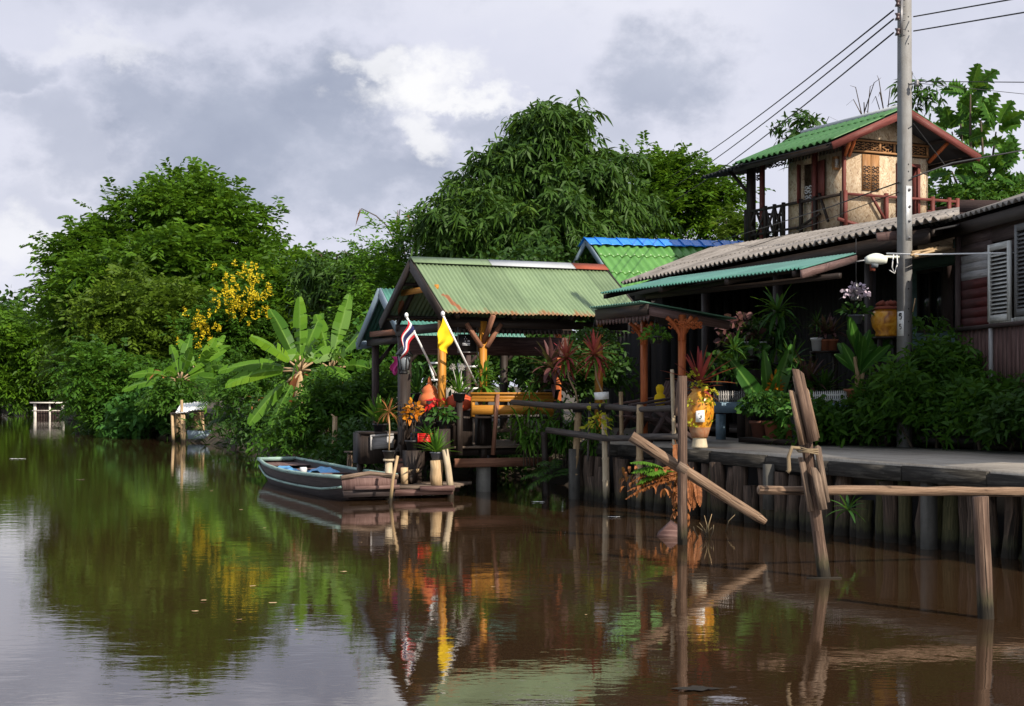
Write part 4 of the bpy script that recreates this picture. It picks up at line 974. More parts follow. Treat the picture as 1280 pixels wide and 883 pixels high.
# square post with the slanting beam
xb = G(853, 681); YX = xb.y
mb = MB(); zt = P(853, 470, YX).z
mb.beam(Vector((xb.x, YX, -.6)), Vector((xb.x+.0, YX, zt)), .07, .08, up=Vector((-.72, -.69, 0)), taper=.9)
single(mb, 'square_post', M['post_brown'], 'tall square weathered post in the water crossed by a slanting beam', 'post', (xb.x, YX, 0))
mb = MB(); A, B = P(789, 546, YX+.15), P(957, 653, YX+.12); d_ = (B-A).normalized()
mb.tube([A, A+d_*.35, A+d_*.8, A+d_*1.2, B-d_*.1, B], [.056, .058, .057, .054, .05, .034], 10, jit=.12)
single(mb, 'slanting_beam', M['log'], 'split grey beam slanting down across the square post', 'beam', A)
mb = MB(); c = P(853, 585, YX-.115); mb.beam(c-d_*.055, c+d_*.055, .09, .03, up=Vector((0, -1, 0)))
single(mb, 'wood_cleat', M['grey_wood'], 'small square wooden cleat nailed where beam crosses square post', 'cleat', c)
# wedge of timber in water
c = G(836, 672); mb = MB()
q = [c+Vector((-.12, .1, -.12)), c+Vector((.14, .06, -.12)), c+Vector((.12, .05, .06)), c+Vector((.02, .08, .13)), c+Vector((-.12, .1, .0))]
mb.prism(q, Vector((.05, .34, .02))); single(mb, 'timber_offcut', M['siding_vert'], 'tilted dark timber block half sunk beside the square post', 'timber', c)
# twigs
mb = MB(); c = G(880, 672)
for k in range(7):
    a = R(-.6, .6); p = c+Vector((R(-.05, .05), R(-.05, .05), -.05)); q = p+Vector((math.sin(a)*.2, R(-.1, .1), R(.15, .32))); mb.tube([p, p.lerp(q, .5)+Vector((R(-.03, .03), 0, .03)), q], [.007, .006, .003], 5)
single(mb, 'dead_twig', M['bamboo'], 'bare branching twig rising from the water right of the square post', 'twig', c)
mb = MB(); c = G(912, 665); mb.tube([c+Vector((-.05, 0, -.02)), c+Vector((-.01, 0, .12)), c+Vector((.06, 0, .19))], [.007, .006, .003], 5); mb.tube([c+Vector((-.05, 0, -.02)), c+Vector((.05, .02, .0))], .004, 5)
single(mb, 'dead_twig', M['bamboo'], 'single hooked twig rising from the water below the end of the slanting beam', 'twig', c)
# floating litter
for px, py, lab, mat in ((768, 647, 'pale leaf floating near the foot of the bamboo fence', 'white_paper'), (672, 628, 'small white scrap floating in the shade under the pavilion', 'white_paper'),
                         (870, 862, 'brown leaf scrap floating at the bottom of the view beside the square post', 'pile'), (22, 574, 'white foam streak floating far out on the green water', 'white_paper'),
                         (100, 600, 'dark leaf scrap floating on the sunlit green water', 'deck')):
    c = G(px, py, .004); mb = MB(); s_ = .09 if py < 700 else .14
    if py < 580: s_ = .2
    n = 26; mb.face([mb.add(c+Vector((math.cos(6.28*k/n)*s_*R(.55, 1.15), math.sin(6.28*k/n)*s_*R(.2, .5), .003+.008*R(0, 1)))) for k in range(n)], [(k*.1, 0) for k in range(n)])
    single(mb, 'floating_scrap', M[mat], lab, 'litter', c, 'scraps floating on the water')

for k in range(16):
    px, py = R(150, 900), R(600, 790)
    if px > 560 and py < 700: px -= 420
    c = G(px, py, .004); mb = MB(); s_ = R(.012, .035); n = 9
    mb.face([mb.add(c+Vector((math.cos(6.28*k_/n)*s_*R(.6, 1.2), math.sin(6.28*k_/n)*s_*R(.4, .9), .003+.004*R(0, 1)))) for k_ in range(n)], [(0, 0)]*n)
    single(mb, 'floating_speck', M['log_end'], 'tiny pale leaf speck floating on the open water', 'litter', c, 'tiny specks floating on the open water')
# ================================================================== BOAT
bt = thing('wooden_boat', 'flat bottomed dark wooden boat with pale green rims moored to the landing stage', 'boat', G(430, 622))
# stations from stern (near, right) to bow (far, left): centre, half width, gunwale height, bottom height
s0, s1 = Vector((-2.02, 20.35, 0)), Vector((-4.14, 25.4, 0)); bd = (s1-s0).normalized(); bs = Vector((-bd.y, bd.x, 0)) * -1   # bs to the right/away
st = []
for k in range(15):
    t = k/14
    half = .33+.24*math.sin(math.pi*min(1, t*.9+.08))**.8
    if t > .8: half = .28+(half-.28)*(1-(t-.8)/.2*.35)
    gz = .34-.05*math.sin(math.pi*t)-.0*t**2
    bz = -.12+.22*max(0, (t-.72)/.28)**1.5+.16*max(0, (.16-t)/.16)**1.3
    st.append((s0+bd*((s1-s0).length*t), half, gz, bz))
def hull(off=0.0, sl=(0, 15)):
    rows = []
    for c, h, gz, bz in st:
        h -= off; rows.append([c+bs*(-h)+ZUP*gz, c+bs*(-h*.93)+ZUP*(gz*.5+bz*.5), c+bs*(-h*.72)+ZUP*(bz+off), c+ZUP*(bz+off), c+bs*(h*.72)+ZUP*(bz+off), c+bs*(h*.93)+ZUP*(gz*.5+bz*.5), c+bs*h+ZUP*gz])
    return rows
mb = MB()
for rows, inv in ((hull(), 0), (hull(.035), 1)):
    ids = [[mb.add(p) for p in r] for r in rows]
    for i in range(14):
        for j in range(6):
            f = (ids[i][j], ids[i+1][j], ids[i+1][j+1], ids[i][j+1]); uv = [(i*.4, j*.2), (i*.4+.4, j*.2), (i*.4+.4, j*.2+.2), (i*.4, j*.2+.2)]
            mb.face(f if not inv else f[::-1], uv if not inv else uv[::-1])
    if not inv: mb.face([ids[14][j] for j in range(7)], [(j*.2, 0) for j in range(7)])
mb.build('hull', M['boat'], bt)
mb = MB(); c, h, gz, bz = st[0]
q = [c+bs*-h+ZUP*(gz-.01), c+bs*(-h*.95)+ZUP*(bz*.4+gz*.45), c+bs*(h*.95)+ZUP*(bz*.4+gz*.45), c+bs*h+ZUP*(gz-.01)]
mb.prism([p-bd*.03 for p in q], bd*.04); mb.build('transom', M['boat_end'], bt)
mb = MB(); q = [c+bs*(-h*.9)+ZUP*(bz+.02), c+bs*(h*.9)+ZUP*(bz+.02), c+bs*(h*.95)+ZUP*(bz*.5+gz*.4), c+bs*(-h*.95)+ZUP*(bz*.5+gz*.4)]; mb.prism([p-bd*.015 for p in q], bd*.03); mb.build('transom_underside', M['boat'], bt)
mb = MB(); q0 = c+ZUP*(gz*.42+.05)-bd*.04; mb.beam(q0-bs*h*.55, q0+bs*h*1.05, .07, .05); mb.build('stern_step', M['boat_end'], bt)
for sg in (-1, 1):
    mb = MB(); mb.tube([p+bs*sg*h_+ZUP*(g_+.012) for p, h_, g_, b_ in st], .03, 6); mb.build('gunwale', M['boat_rim'], bt)
    mb = MB(); mb.tube([p+bs*sg*h_*.985+ZUP*(g_*.6+b_*.4-.01) for p, h_, g_, b_ in st], .018, 6); mb.build('rubbing_strake', M['boat_rim'] if sg < 0 else M['boat'], bt)
mb = MB(); c, h, gz, bz = st[14]; mb.beam(c-bs*(h+.02)+ZUP*(gz+.01), c+bs*(h+.02)+ZUP*(gz+.01), .09, .06); mb.build('bow_rim', M['boat_rim'], bt)
mb = MB(); c, h, gz, bz = st[0]
mb.tube([c-bs*h*1.02+ZUP*(gz+.0)-bd*.03, c-bs*h*.5+ZUP*(gz+.03)-bd*.03, c+ZUP*(gz+.055)-bd*.03, c+bs*h*.5+ZUP*(gz+.03)-bd*.03, c+bs*h*1.02+ZUP*gz-bd*.03], .035, 6); mb.build('stern_rim', M['grey_wood'], bt)
for i0, i1, zz in ((0, 4, -.03), (12, 14, -.05)):
    mb = MB(); rows = st[i0:i1+1]; idl = [mb.add(p-bs*(h_-.04)+ZUP*(g_+zz)) for p, h_, g_, b_ in rows]; idr = [mb.add(p+bs*(h_-.04)+ZUP*(g_+zz)) for p, h_, g_, b_ in rows]
    for i in range(len(rows)-1): mb.face((idl[i], idr[i], idr[i+1], idl[i+1]), [(i*.4, 0), (i*.4, .8), (i*.4+.4, .8), (i*.4+.4, 0)])
    mb.build('deck_board', M['boat_end'], bt)
mb = MB()
for i in (5, 7, 10): p, h_, g_, b_ = st[i]; mb.beam(p-bs*(h_-.03)+ZUP*(g_-.06), p+bs*(h_-.03)+ZUP*(g_-.06), .16, .03, up=ZUP)
rows = st[4:13]; 
mb.build('thwart', M['boat_end'], bt)
mb = MB(); ids = [(mb.add(p-bs*h_*.72+ZUP*(b_+.12)), mb.add(p+bs*h_*.72+ZUP*(b_+.12))) for p, h_, g_, b_ in rows]
for i in range(len(rows)-1): mb.face((ids[i][0], ids[i][1], ids[i+1][1], ids[i+1][0]), [(i*.4, 0), (i*.4, .8), (i*.4+.4, .8), (i*.4+.4, 0)])
mb.build('floorboard', M['boat_end'], bt)
p, h_, g_, b_ = st[9]; mb = MB()
mb.grid(lambda s, t: p+bd*(s*1.7-.75)+bs*((t-.5)*.9)+ZUP*(g_-.10+.06*math.sin(9*s+5*t)+.06*math.cos(13*t+4*s)), 12, 10)
single(mb, 'plastic_sheet', M['blue_tarp'], 'crumpled blue plastic sheet lying inside the boat', 'sheet', p+ZUP*.3, smooth=True)
p, h_, g_, b_ = st[6]; mb = MB(); mb.lathe([(.05, 0), (.06, .1), (.05, .12)], p-bs*(h_*.6)+ZUP*(g_-.045), 12)
single(mb, 'white_cup', M['white_pot'], 'small white cup standing on the seat of the boat', 'cup', p-bs*(h_*.6)+ZUP*(g_-.045))
mb = MB(); a = st[0][0]+bs*.2+ZUP*.37; e = P(487, 603, 20.7); mb.tube([a, a.lerp(e, .3)-ZUP*.03, a.lerp(e, .7)-ZUP*.05, e], .008, 5); mb.tube([e+Vector((.045*math.cos(k), .045*math.sin(k), .01*k/6)) for k in range(0, 14)], .009, 5)
single(mb, 'mooring_rope', M['rope'], 'thin rope tying the boat to the post with a potted plant', 'rope', e)
mb = MB(); mp0 = P(418, 600, 25.2); mb.tube([Vector((mp0.x, 25.2, -.4)), P(417.5, 560, 25.2), P(418.5, 540, 25.2), P(418.5, 521, 25.2)], [.05, .047, .045, .042], 9, jit=.06)
mb.tube([P(419, 522, 25.2), P(414, 518, 25.2)], [.016, .012], 6); mb.tube([P(418.5, 556, 25.2), P(418.5, 553.5, 25.2)], .052, 9)
single(mb, 'mooring_pole', M['bamboo'], 'bamboo pole with a forked tip standing behind the boat', 'pole', (mp0.x, 25.2, 0))
mb = MB(); mp0 = P(437, 600, 24.0); mb.tube([Vector((mp0.x, 24, -.4)), P(437, 590, 24), P(437.5, 567, 24)], [.055, .053, .05], 9, jit=.08)
o = single(mb, 'stump_post', M['log'], 'short post with a flat board on top behind the boat', 'post', (mp0.x, 24, 0))
mb = MB(); c = P(437.5, 566, 24); mb.beam(c-Vector((.095, 0, -.012)), c+Vector((.095, 0, .012)), .16, .025)
o2 = mb.build('cap_board', M['deck'], None); o2.data.transform(Matrix.Translation(-o.location)); o2.parent = o

# ================================================================== LANDING STAGE AND STEPS
ls = thing('landing_stage', 'low landing stage of worn planks at the foot of the pavilion steps', 'landing stage', G(525, 620))
mb = MB()
for k in range(6): y_ = 20.85+.19*k; mb.beam(Vector((-1.88+.06*k, y_, .16+R(-.006, .006))), Vector((-.86+.05*k, y_, .16+R(-.006, .006))), .175, .035, up=ZUP)
mb.build('plank', M['deck'], ls)
mb = MB(); mb.beam(P(470, 617, 20.75), P(566, 614, 20.9), .1, .09); mb.build('bearer', M['siding_vert'], ls); mb = MB(); mb.beam(P(525, 611, 20.7), P(568, 610, 20.8), .07, .07); mb.build('bearer', M['siding_vert'], ls); mb = MB(); mb.beam(Vector((-1.7, 21.7, .08)), Vector((-.8, 21.8, .08)), .09, .09); mb.build('bearer', M['siding_vert'], ls)
mb = MB()
for x_, y_ in ((-1.95, 20.75), (-1.55, 21.6), (-.95, 21.7)): mb.tube([Vector((x_, y_, -.5)), Vector((x_, y_, .13))], .06, 8, jit=.1)
mb.build('pile', M['pile'], ls)
sr = thing('stair', 'dark wooden steps from the landing stage up to the pavilion', 'steps', P(525, 600, 21.4))
sa, sb = P(513, 603, 21.3), P(538, 556, 22.0); mb = MB()
for off in (Vector((0, 0, 0)), Vector((-.42, .12, 0))): mb.beam(sa+off, sb+off, .05, .17)
mb.build('stringer', M['dark_wood'], sr)
mb = MB()
for k in range(3): c = sa.lerp(sb, (k+.6)/3.4); mb.beam(c+Vector((.02, 0, .03)), c+Vector((-.44, .12, .03)), .2, .03, up=ZUP)
mb.build('tread', M['dark_wood'], sr)
mb = MB(); c = P(506, 597, 21.35); mb.box(c, .1, .25, .18, .42); mb.beam(P(508, 590, 21.4), P(522, 588, 21.5), .1, .05)
single(mb, 'wooden_block', M['log_end'], 'pale wooden block under the steps on the landing stage', 'block', c)
# post carrying a pot
c = G(485.5, 625); mb = MB(); mb.tube([Vector((c.x, c.y, -.5)), P(486, 600, c.y), P(486, 577, c.y)], [.058, .055, .052], 10, jit=.06)
q = P(486, 576, c.y); mb.lathe([(.08, 0), (.082, .012), (.08, .03)], q-ZUP*.005, 14)
single(mb, 'pot_post', M['bamboo_pale'], 'pale round post capped with a disc under a potted plant beside the boat', 'post', c); POTPOST = q+ZUP*.026
mb = MB(); a = G(488, 629); mb.tube([Vector((a.x, a.y, -.3)), Vector((a.x, a.y, 0)), P(491, 600, a.y), P(497, 570, a.y)], [.026, .026, .024, .022], 8, jit=.08)
single(mb, 'leaning_stick', M['bamboo'], 'thin bamboo stick leaning next to the pale pot post', 'stick', a)
c = P(546, 601, 21.0); mb = MB(); mb.tube([Vector((c.x, c.y, .165)), Vector((c.x-.005, c.y, .3)), Vector((c.x, c.y, .42)), Vector((c.x-.01, c.y, .545))], [.085, .092, .088, .09], 12, jit=.1)
single(mb, 'stump', M['log_end'], 'pale upright stump carrying a potted fern on the landing stage', 'stump', (c.x, c.y, .165)); STUMP = Vector((c.x-.005, c.y, .545))
c = P(563, 608, 20.9); mb = MB(); mb.tube([Vector((c.x+.02, c.y, -.4)), P(563, 608, 20.9), P(560, 585, 20.9), P(556, 562, 20.9)], [.05, .05, .048, .045], 9, jit=.08)
single(mb, 'corner_post', M['bamboo_pale'], 'leaning grey corner post at the end of the landing stage', 'post', (c.x, c.y, 0))

# ================================================================== BENCH AND THINGS ON THE PAVILION
bn = thing('bench', 'yellow ochre slatted bench along the pavilion edge', 'bench', P(640, 556, 22.0))
def bq(px, py, dy=0):
    Y0 = 21.78+(px-590)*.0045; return P(px, py, Y0+dy)
mb = MB(); mb.beam(bq(590, 496.5), bq(692, 496.5), .03, .075, up=ZUP); mb.beam(bq(590, 504), bq(692, 504), .03, .0, up=ZUP) if 0 else None
mb.beam(bq(590, 512.5), bq(692, 512.5), .03, .14, up=ZUP); mb.beam(bq(590, 500.5), bq(692, 500.5), .03, .05, up=ZUP)
mb.build('backrest', M['yellow_wood'], bn)
mb = MB(); mb.beam(bq(588, 492), bq(692, 492), .09, .03, up=ZUP); mb.build('top_rail', M['yellow_wood'], bn)
for px in (591, 689): 
    mb = MB(); mb.beam(bq(px, 521, .02), bq(px, 492, .02), .05, .05, up=U); mb.build('upright', M['yellow_wood'], bn)
mb = MB(); mb.beam(bq(616, 569, -.08), bq(622, 493, -.05), .05, .05, up=U); mb.build('strut', M['red_beam'], bn)
mb = MB()
for k in range(3): mb.beam(bq(590, 522, .08+.14*k), bq(690, 522, .08+.14*k), .12, .03, up=ZUP)
mb.build('seat', M['dark_wood'], bn)
for px in (604, 648, 686):
    mb = MB(); mb.beam(bq(px, 555, .25), bq(px, 523, .25), .07, .07, up=U); mb.build('leg', M['dark_wood'], bn)
mb = MB(); c = pv(1.15, 1.5); 
for dx, dy in ((0, 0), (.9, 0), (0, .5), (.9, .5)): mb.box(c+N*dx-U*dy, .07, .07, PZf, 1.15, N)
mb.beam(c+N*-.1-U*.1+ZUP*1.17, c+N*1.0-U*.1+ZUP*1.17, .3, .04); mb.beam(c+N*-.1-U*.42+ZUP*1.17, c+N*1.0-U*.42+ZUP*1.17, .3, .04); mb.beam(c+ZUP*.9, c+N*.9+ZUP*.9, .04, .06)
single(mb, 'table', M['deck'], 'low worn plank table inside the pavilion behind the bench', 'table', c+ZUP*PZf)
# hanging sign board
sg = thing('sign_board', 'black hanging board with small white marks under the pavilion roof', 'sign', P(586, 425, 22.3))
a, c = P(573, 434, 22.3), P(595, 434, 22.3); mb = MB(); h = 31*22.3/F
mb.prism([P(573, 418, 22.3), P(596, 418, 22.35), P(596, 440, 22.35), P(573, 440, 22.3)], Vector((-.01, .03, 0))); mb.build('board', M['black_iron'], sg)
mb = MB(); mb.beam(P(596.5, 404, 22.33), P(596.5, 440, 22.33), .012, .012, up=U); mb.beam(P(572.5, 404, 22.3), P(572.5, 440, 22.3), .012, .012, up=U); mb.beam(P(572, 440.5, 22.3), P(597, 440.5, 22.33), .012, .012); mb.build('frame', M['steel'], sg)
mb = MB()
for x0, y0, x1, y1 in ((578, 429, 587.5, 430.3), (578, 431, 587.5, 432), (581.2, 425.8, 582, 427.5), (584.5, 425.8, 587, 427.2), (580.3, 423.3, 581, 424.4), (583, 423.3, 583.7, 424.2), (581.5, 421, 582.1, 422)):
    mb.prism([P(x0, y0, 22.27), P(x1, y0, 22.27), P(x1, y1, 22.27), P(x0, y1, 22.27)], Vector((0, .006, 0)))
mb.build('lettering', M['letter'], sg)
# white metal stands that hold the flag poles
for (x0, x1, yt, yb, Y, lab) in ((537, 554, 440, 480, 22.6, 'white metal stand in the pavilion holding the striped flag'), (573, 600, 440, 492, 22.9, 'white metal stand behind the ochre post holding the yellow flag')):
    mb = MB(); a = P(x1, yb, Y); 
    mb.beam(P(x1, yb, Y), P(x1, yt, Y), .05, .05, up=U); mb.beam(P(x1, yb, Y+.35), P(x1, yt, Y+.35), .04, .04, up=U)
    for t in (.35, .88): yy = yt+(yb-yt)*t; mb.beam(P(x0, yy, Y), P(x1, yy, Y), .03, .03); mb.beam(P(x0, yy, Y+.35), P(x1, yy, Y+.35), .03, .03)
    mb.beam(P(x0+6, yb-3, Y), P(x0, yt+14, Y), .03, .03); mb.beam(P(x0, yb-5, Y), P(x0, yb-5, Y+.35), .03, .03)
    zb = PZf; q = P(x1, yb, Y); mb.beam(Vector((q.x, q.y, zb)), q, .05, .05, up=U); mb.beam(Vector((q.x, q.y+.35, zb)), q+Vector((0, .35, 0)), .04, .04, up=U)
    single(mb, 'metal_stand', M['white_metal'], lab, 'stand', (q.x, q.y, zb))
# flags
def flagpole(name, label, top, bot, cat='flag'):
    t = thing(name, label, cat, bot); mb = MB(); mb.tube([bot, top], .017, 8); mb.lathe([(.02, 0), (.03, .02), (.028, .05), (.01, .07)], top-ZUP*.01, 8)
    mb.build('flagpole', M['white_metal'], t); return t
tp, bp = P(508, 396, 21.35), P(545, 470, 22.0)
ft = flagpole('flag', 'red white and navy striped flag on a white pole at the pavilion corner', tp, bp)
pd = (bp-tp).normalized()
names = (('red', 0, .17, 'flag_red'), ('white', .17, .34, 'flag_white'), ('navy', .34, .66, 'flag_blue'), ('white', .66, .83, 'flag_white'), ('red', .83, 1, 'flag_red'))
def cloth(s, t, top=tp, pd=pd, H=.34, L=.42):
    # s along the pole (hoist), t out along the fly which hangs down
    a = top+pd*(s*H*(1-.0*t)+.03); fall = Vector((-.30-.28*s, -.05, -.93)); q = a+fall.normalized()*L*t
    q += Vector((.03*math.sin(7*t+3*s)+.10*t*(s-.5)*0, .05*math.sin(9*s+5*t)*t, 0)); q.x += .16*t*(1-s)*.3-.0; return q
for nm, a_, b_, mt in names:
    mb = MB(); mb.grid(lambda s, t, a_=a_, b_=b_: cloth(a_+(b_-a_)*s, t), 4, 14); mb.build('stripe', M[mt], ft, True, .004)
tp2, bp2 = P(553.5, 394, 21.3), P(596, 482, 22.2)
fy = flagpole('flag', 'plain yellow flag drooping from a white pole under the pavilion eave', tp2, bp2); pd2 = (bp2-tp2).normalized()
def cl2(s, t):
    a = tp2+pd2*(s*.46+.02); q = a+Vector((-.12-.1*s, -.04, -.95+.3*s)).normalized()*(.40-.16*s)*t
    return q+Vector((.03*math.sin(8*t+6*s)*t-.06*t, .05*math.sin(11*s+3*t)*t, 0))
mb = MB(); mb.grid(cl2, 12, 14); mb.build('cloth', M['flag_yellow'], fy, True, .004)
c = P(493, 445, 24.5); mb = MB()
mb.grid(lambda s, t: P(490, 446, 24.5)+Vector((.16*s+.04*math.sin(6*t), .04*math.sin(9*s), -.32*t*(.6+.4*math.sin(3*s+.4)))), 8, 8); single(mb, 'pink_bunting', M['pink_cloth'], 'bunched pink cloth hanging beside the small dark shelter', 'cloth', c, smooth=True, solid=.004)
# lantern on a black post
lc = P(505, 458, 21.9); lt = thing('lantern_post', 'black carriage lantern on a thick dark post left of the pavilion', 'lamp', Vector((lc.x, lc.y, .4)))
mb = MB(); mb.box(lc, .15, .15, -.4, P(505, 468, 21.9).z, N); mb.build('post', M['dark_wood'], lt)
z0 = P(505, 468, 21.9).z; mb = MB(); mb.lathe([(.05, 0), (.06, .03), (.04, .05), (.075, .07)], (lc.x, lc.y, z0), 6); mb.lathe([(.135, 0), (.12, .03), (.06, .1), (.02, .15), (.03, .17), (.012, .2)], (lc.x, lc.y, z0+.29), 6)
for k in range(6):
    a = 6.283*k/6; mb.tube([Vector((lc.x+.072*math.cos(a), lc.y+.072*math.sin(a), z0+.06)), Vector((lc.x+.105*math.cos(a), lc.y+.105*math.sin(a), z0+.3))], .008, 5)
mb.build('lantern_frame', M['black_iron'], lt); mb = MB(); mb.lathe([(.064, .065), (.094, .29)], (lc.x, lc.y, z0), 6); mb.build('lantern_glass', M['lamp_glass'], lt)
# clay jars
def gourd(loc, s): return [(0.001, 0), (.11*s, .0), (.17*s, .08*s), (.185*s, .15*s), (.16*s, .23*s), (.12*s, .27*s), (.13*s, .30*s), (.10*s, .36*s), (.045*s, .40*s), (.03*s, .45*s), (.025*s, .5*s), (.012*s, .53*s)]
c = P(537, 512, 22.15); mb = MB(); mb.lathe(gourd(c, .95), c, 24); single(mb, 'clay_jar', M['orange_clay'], 'orange clay jar with a pointed lid behind the dark railing', 'jar', c, smooth=True)
c = P(574, 514, 22.1); mb = MB(); mb.lathe([(.1, 0), (.19, .05), (.215, .13), (.19, .21), (.11, .25), (.09, .26)], c, 24); single(mb, 'clay_jar', M['red_clay'], 'round red clay pot half hidden behind the railing post with a potted plant', 'jar', c, smooth=True)
for px, lab in ((537, 'dark shelf block under the pointed clay jar'), (574, 'dark shelf block under the round red clay pot')):
    c = P(px, 514, 22.15); mb = MB(); mb.box(c, .32, .3, PZf, P(px, 513, 22.12).z-.004, N); single(mb, 'jar_stand', M['dark_wood'], lab, 'stand', (c.x, c.y, PZf))
c = P(507, 574, 21.5); mb = MB(); c.z = .2; mb.lathe([(.1, 0), (.17, .06), (.2, .16), (.18, .25), (.12, .31), (.13, .33)], c+Vector((0, .25, 0)), 20); single(mb, 'water_jar', M['terracotta_dark'], 'squat dark brown jar under the steps', 'jar', c, smooth=True)
# red crate basket
c = P(531, 553, 21.45); rc = thing('basket', 'small red slatted basket on the steps', 'basket', c)
mb = MB(); w = .2; h = 26*21.4/F*.5
for k in range(5): z = c.z+.016+k*.0255; mb.beam(Vector((c.x-.1, c.y, z)), Vector((c.x+.1, c.y, z)), .012, .023); mb.beam(Vector((c.x-.1, c.y+.15, z)), Vector((c.x+.1, c.y+.15, z)), .012, .018); mb.beam(Vector((c.x-.1, c.y, z)), Vector((c.x-.1, c.y+.15, z)), .012, .018); mb.beam(Vector((c.x+.1, c.y, z)), Vector((c.x+.1, c.y+.15, z)), .012, .018)
for dx in (-.1, .1):
    for dy in (-.004, .154): mb.beam(Vector((c.x+dx, c.y+dy, c.z)), Vector((c.x+dx, c.y+dy, c.z+.13)), .014, .014, up=U)
mb.prism([Vector((c.x-.1, c.y, c.z)), Vector((c.x+.1, c.y, c.z)), Vector((c.x+.1, c.y+.15, c.z)), Vector((c.x-.1, c.y+.15, c.z))], ZUP*.012); mb.build('slats', M['red_plastic'], rc)
# dark cabinet left of landing
mb = MB(); c = P(470, 560, 22.6); mb.box(c, .62, .4, .42, P(470, 541, 22.6).z, N); mb.beam(P(447, 541, 22.5), P(503, 541, 22.7), .5, .04, up=ZUP)
for px in (450, 496): q = P(px, 600, 22.5); mb.box(q, .08, .08, -.3, .5, N)
single(mb, 'cabinet', M['dark_wood'], 'low dark wooden cabinet on posts beside the lantern post', 'cabinet', (c.x, c.y, 0))
mb = MB(); mb.beam(P(464, 563, 22.3), P(464, 544, 22.3), .03, .02, up=U); mb.beam(P(464, 545, 22.3), P(492, 543, 22.4), .02, .03); mb.prism([P(465, 562, 22.34), P(492, 560, 22.4), P(492, 545, 22.4), P(465, 546, 22.34)], Vector((0, .02, 0)))
single(mb, 'grey_panel', M['siding_grey'], 'loose grey panel leaning on the dark cabinet', 'panel', P(466, 563, 22.3))
c = P(521, 478, 22.5); mb = MB(); zz = PZf
for k in range(5): mb.lathe([(.13, 0), (.15, .03), (.15, .1), (.12, .13)], (c.x, c.y, zz+.135*k), 16)
single(mb, 'stacked_planter', M['grey_pot'], 'stacked grey ring planter behind the lantern post', 'planter', (c.x, c.y, zz)); RINGS = Vector((c.x, c.y, zz+.67))

# ================================================================== BAMBOO FENCE
bf = thing('bamboo_fence', 'bamboo fence with blackened rails along the water before the porch', 'fence', G(757, 631))
def bpole(px0, y0, px1, y1, r, mat, Y, extra=.4):
    a, c = P(px0, y0, Y), P(px1, y1, Y); d_ = (c-a).normalized(); pts = [a-d_*extra]; L = (c-a).length; rs = [r*1.05]; k = 0; s_ = .0
    while s_ < L-.05:
        pts += [a+d_*s_, a+d_*(s_+.02), a+d_*(s_+.035)]; rs += [r, r*1.12, r]; s_ += R(.24, .34)
    pts.append(c); rs.append(r*.93); mb = MB(); mb.tube(pts, rs, 9); mb.build('fence_post', M[mat], bf); return c
T720 = bpole(717, 624, 723, 514, .05, 'bamboo', 20.7); T756 = bpole(758, 630, 756, 516, .05, 'bamboo_pale', 19.9); bpole(799, 636, 800, 506, .047, 'bamboo', 19.1)
bpole(735, 568, 737, 506, .017, 'bamboo_dark', 20.3, .1); bpole(761, 562, 760, 497, .018, 'bamboo_dark', 19.85, .1)
bpole(777, 545, 776, 490, .03, 'bamboo', 20.5, .3); bpole(843, 560, 840, 462, .026, 'bamboo_pale', 18.3, .1); bpole(846, 510, 850, 470, .03, 'post_brown', 18.0, .1)
bpole(683, 618, 680, 540, .05, 'dark_wood', 21.3)
mb = MB(); mb.tube([P(640, 503, 21.5), P(700, 508, 20.8), P(756, 508, 19.85), P(800, 512, 19.1), P(849, 510, 18.25)], [.04, .045, .043, .04, .042], 9, jit=.06); mb.build('rail', M['bamboo_dark'], bf)
mb = MB(); mb.tube([P(684, 538, 20.9), P(720, 543, 20.5), P(757, 548, 19.8), P(790, 548, 19.1)], [.045, .05, .045, .04], 9, jit=.06); mb.tube([P(790, 546, 19.2), P(849, 546, 18.2)], [.04, .042], 9); mb.build('rail', M['bamboo_dark'], bf)
# cups that hold pots on the two posts
# white box on the fence
c = P(754, 496, 19.75); mb = MB(); mb.prism([P(749, 500, 19.72), P(761, 499, 19.78), P(761, 490, 19.78), P(747.5, 491, 19.72)], Vector((-.05, .12, 0)))
single(mb, 'white_box', M['white_paper'], 'small white box resting on the pot atop the pale fence post', 'box', c)
# reclining wooden chairs behind the fence
for (ox, oy, lab, mat) in ((803, 545, 'dark slatted reclining chair behind the bamboo fence, nearer the thin posts at its front', 'siding_vert'), (826, 548, 'dark slatted reclining chair beside the yellow figure behind the bamboo fence', 'siding_dark')):
    Y = 20.6 if ox < 815 else 20.0
    c = Vector((P(ox, oy, Y).x, Y, ZD)); wc = thing('reclining_chair', lab, 'chair', c, 'reclining chairs on the porch')
    fx = Vector((-.9, -.3, 0)).normalized(); fy_ = Vector((.3, -.9, 0)).normalized()
    mb = MB()
    for k in range(5): q = c+fx*(.28-.1*k)+ZUP*(.36-.025*k); mb.beam(q-fy_*.25, q+fy_*.25, .085, .02, up=ZUP)
    mb.build('seat', M[mat], wc); mb = MB()
    for k in range(5): q = c-fx*(.2)+fy_*(-.2+.1*k); mb.beam(q+ZUP*.28, q-fx*.28+ZUP*.86, .08, .02, up=fx)
    mb.build('backrest', M[mat], wc)
    for s_ in (-.28, .28):
        mb = MB(); q = c+fy_*s_; mb.beam(q+fx*.3+ZUP*.0, q-fx*.02+ZUP*.52, .04, .06); mb.beam(q-fx*.45, q+fx*.2+ZUP*.45, .04, .06); mb.build('leg', M[mat], wc)
        mb = MB(); mb.beam(q+fx*.32+ZUP*.52, q-fx*.36+ZUP*.62, .09, .025, up=ZUP); mb.build('armrest', M[mat], wc)
c = P(825, 508, 20.6); mb = MB(); mb.lathe([(.06, 0), (.09, .08), (.07, .16), (.04, .18), (.055, .22), (.06, .27), (.03, .31)], c, 14); 
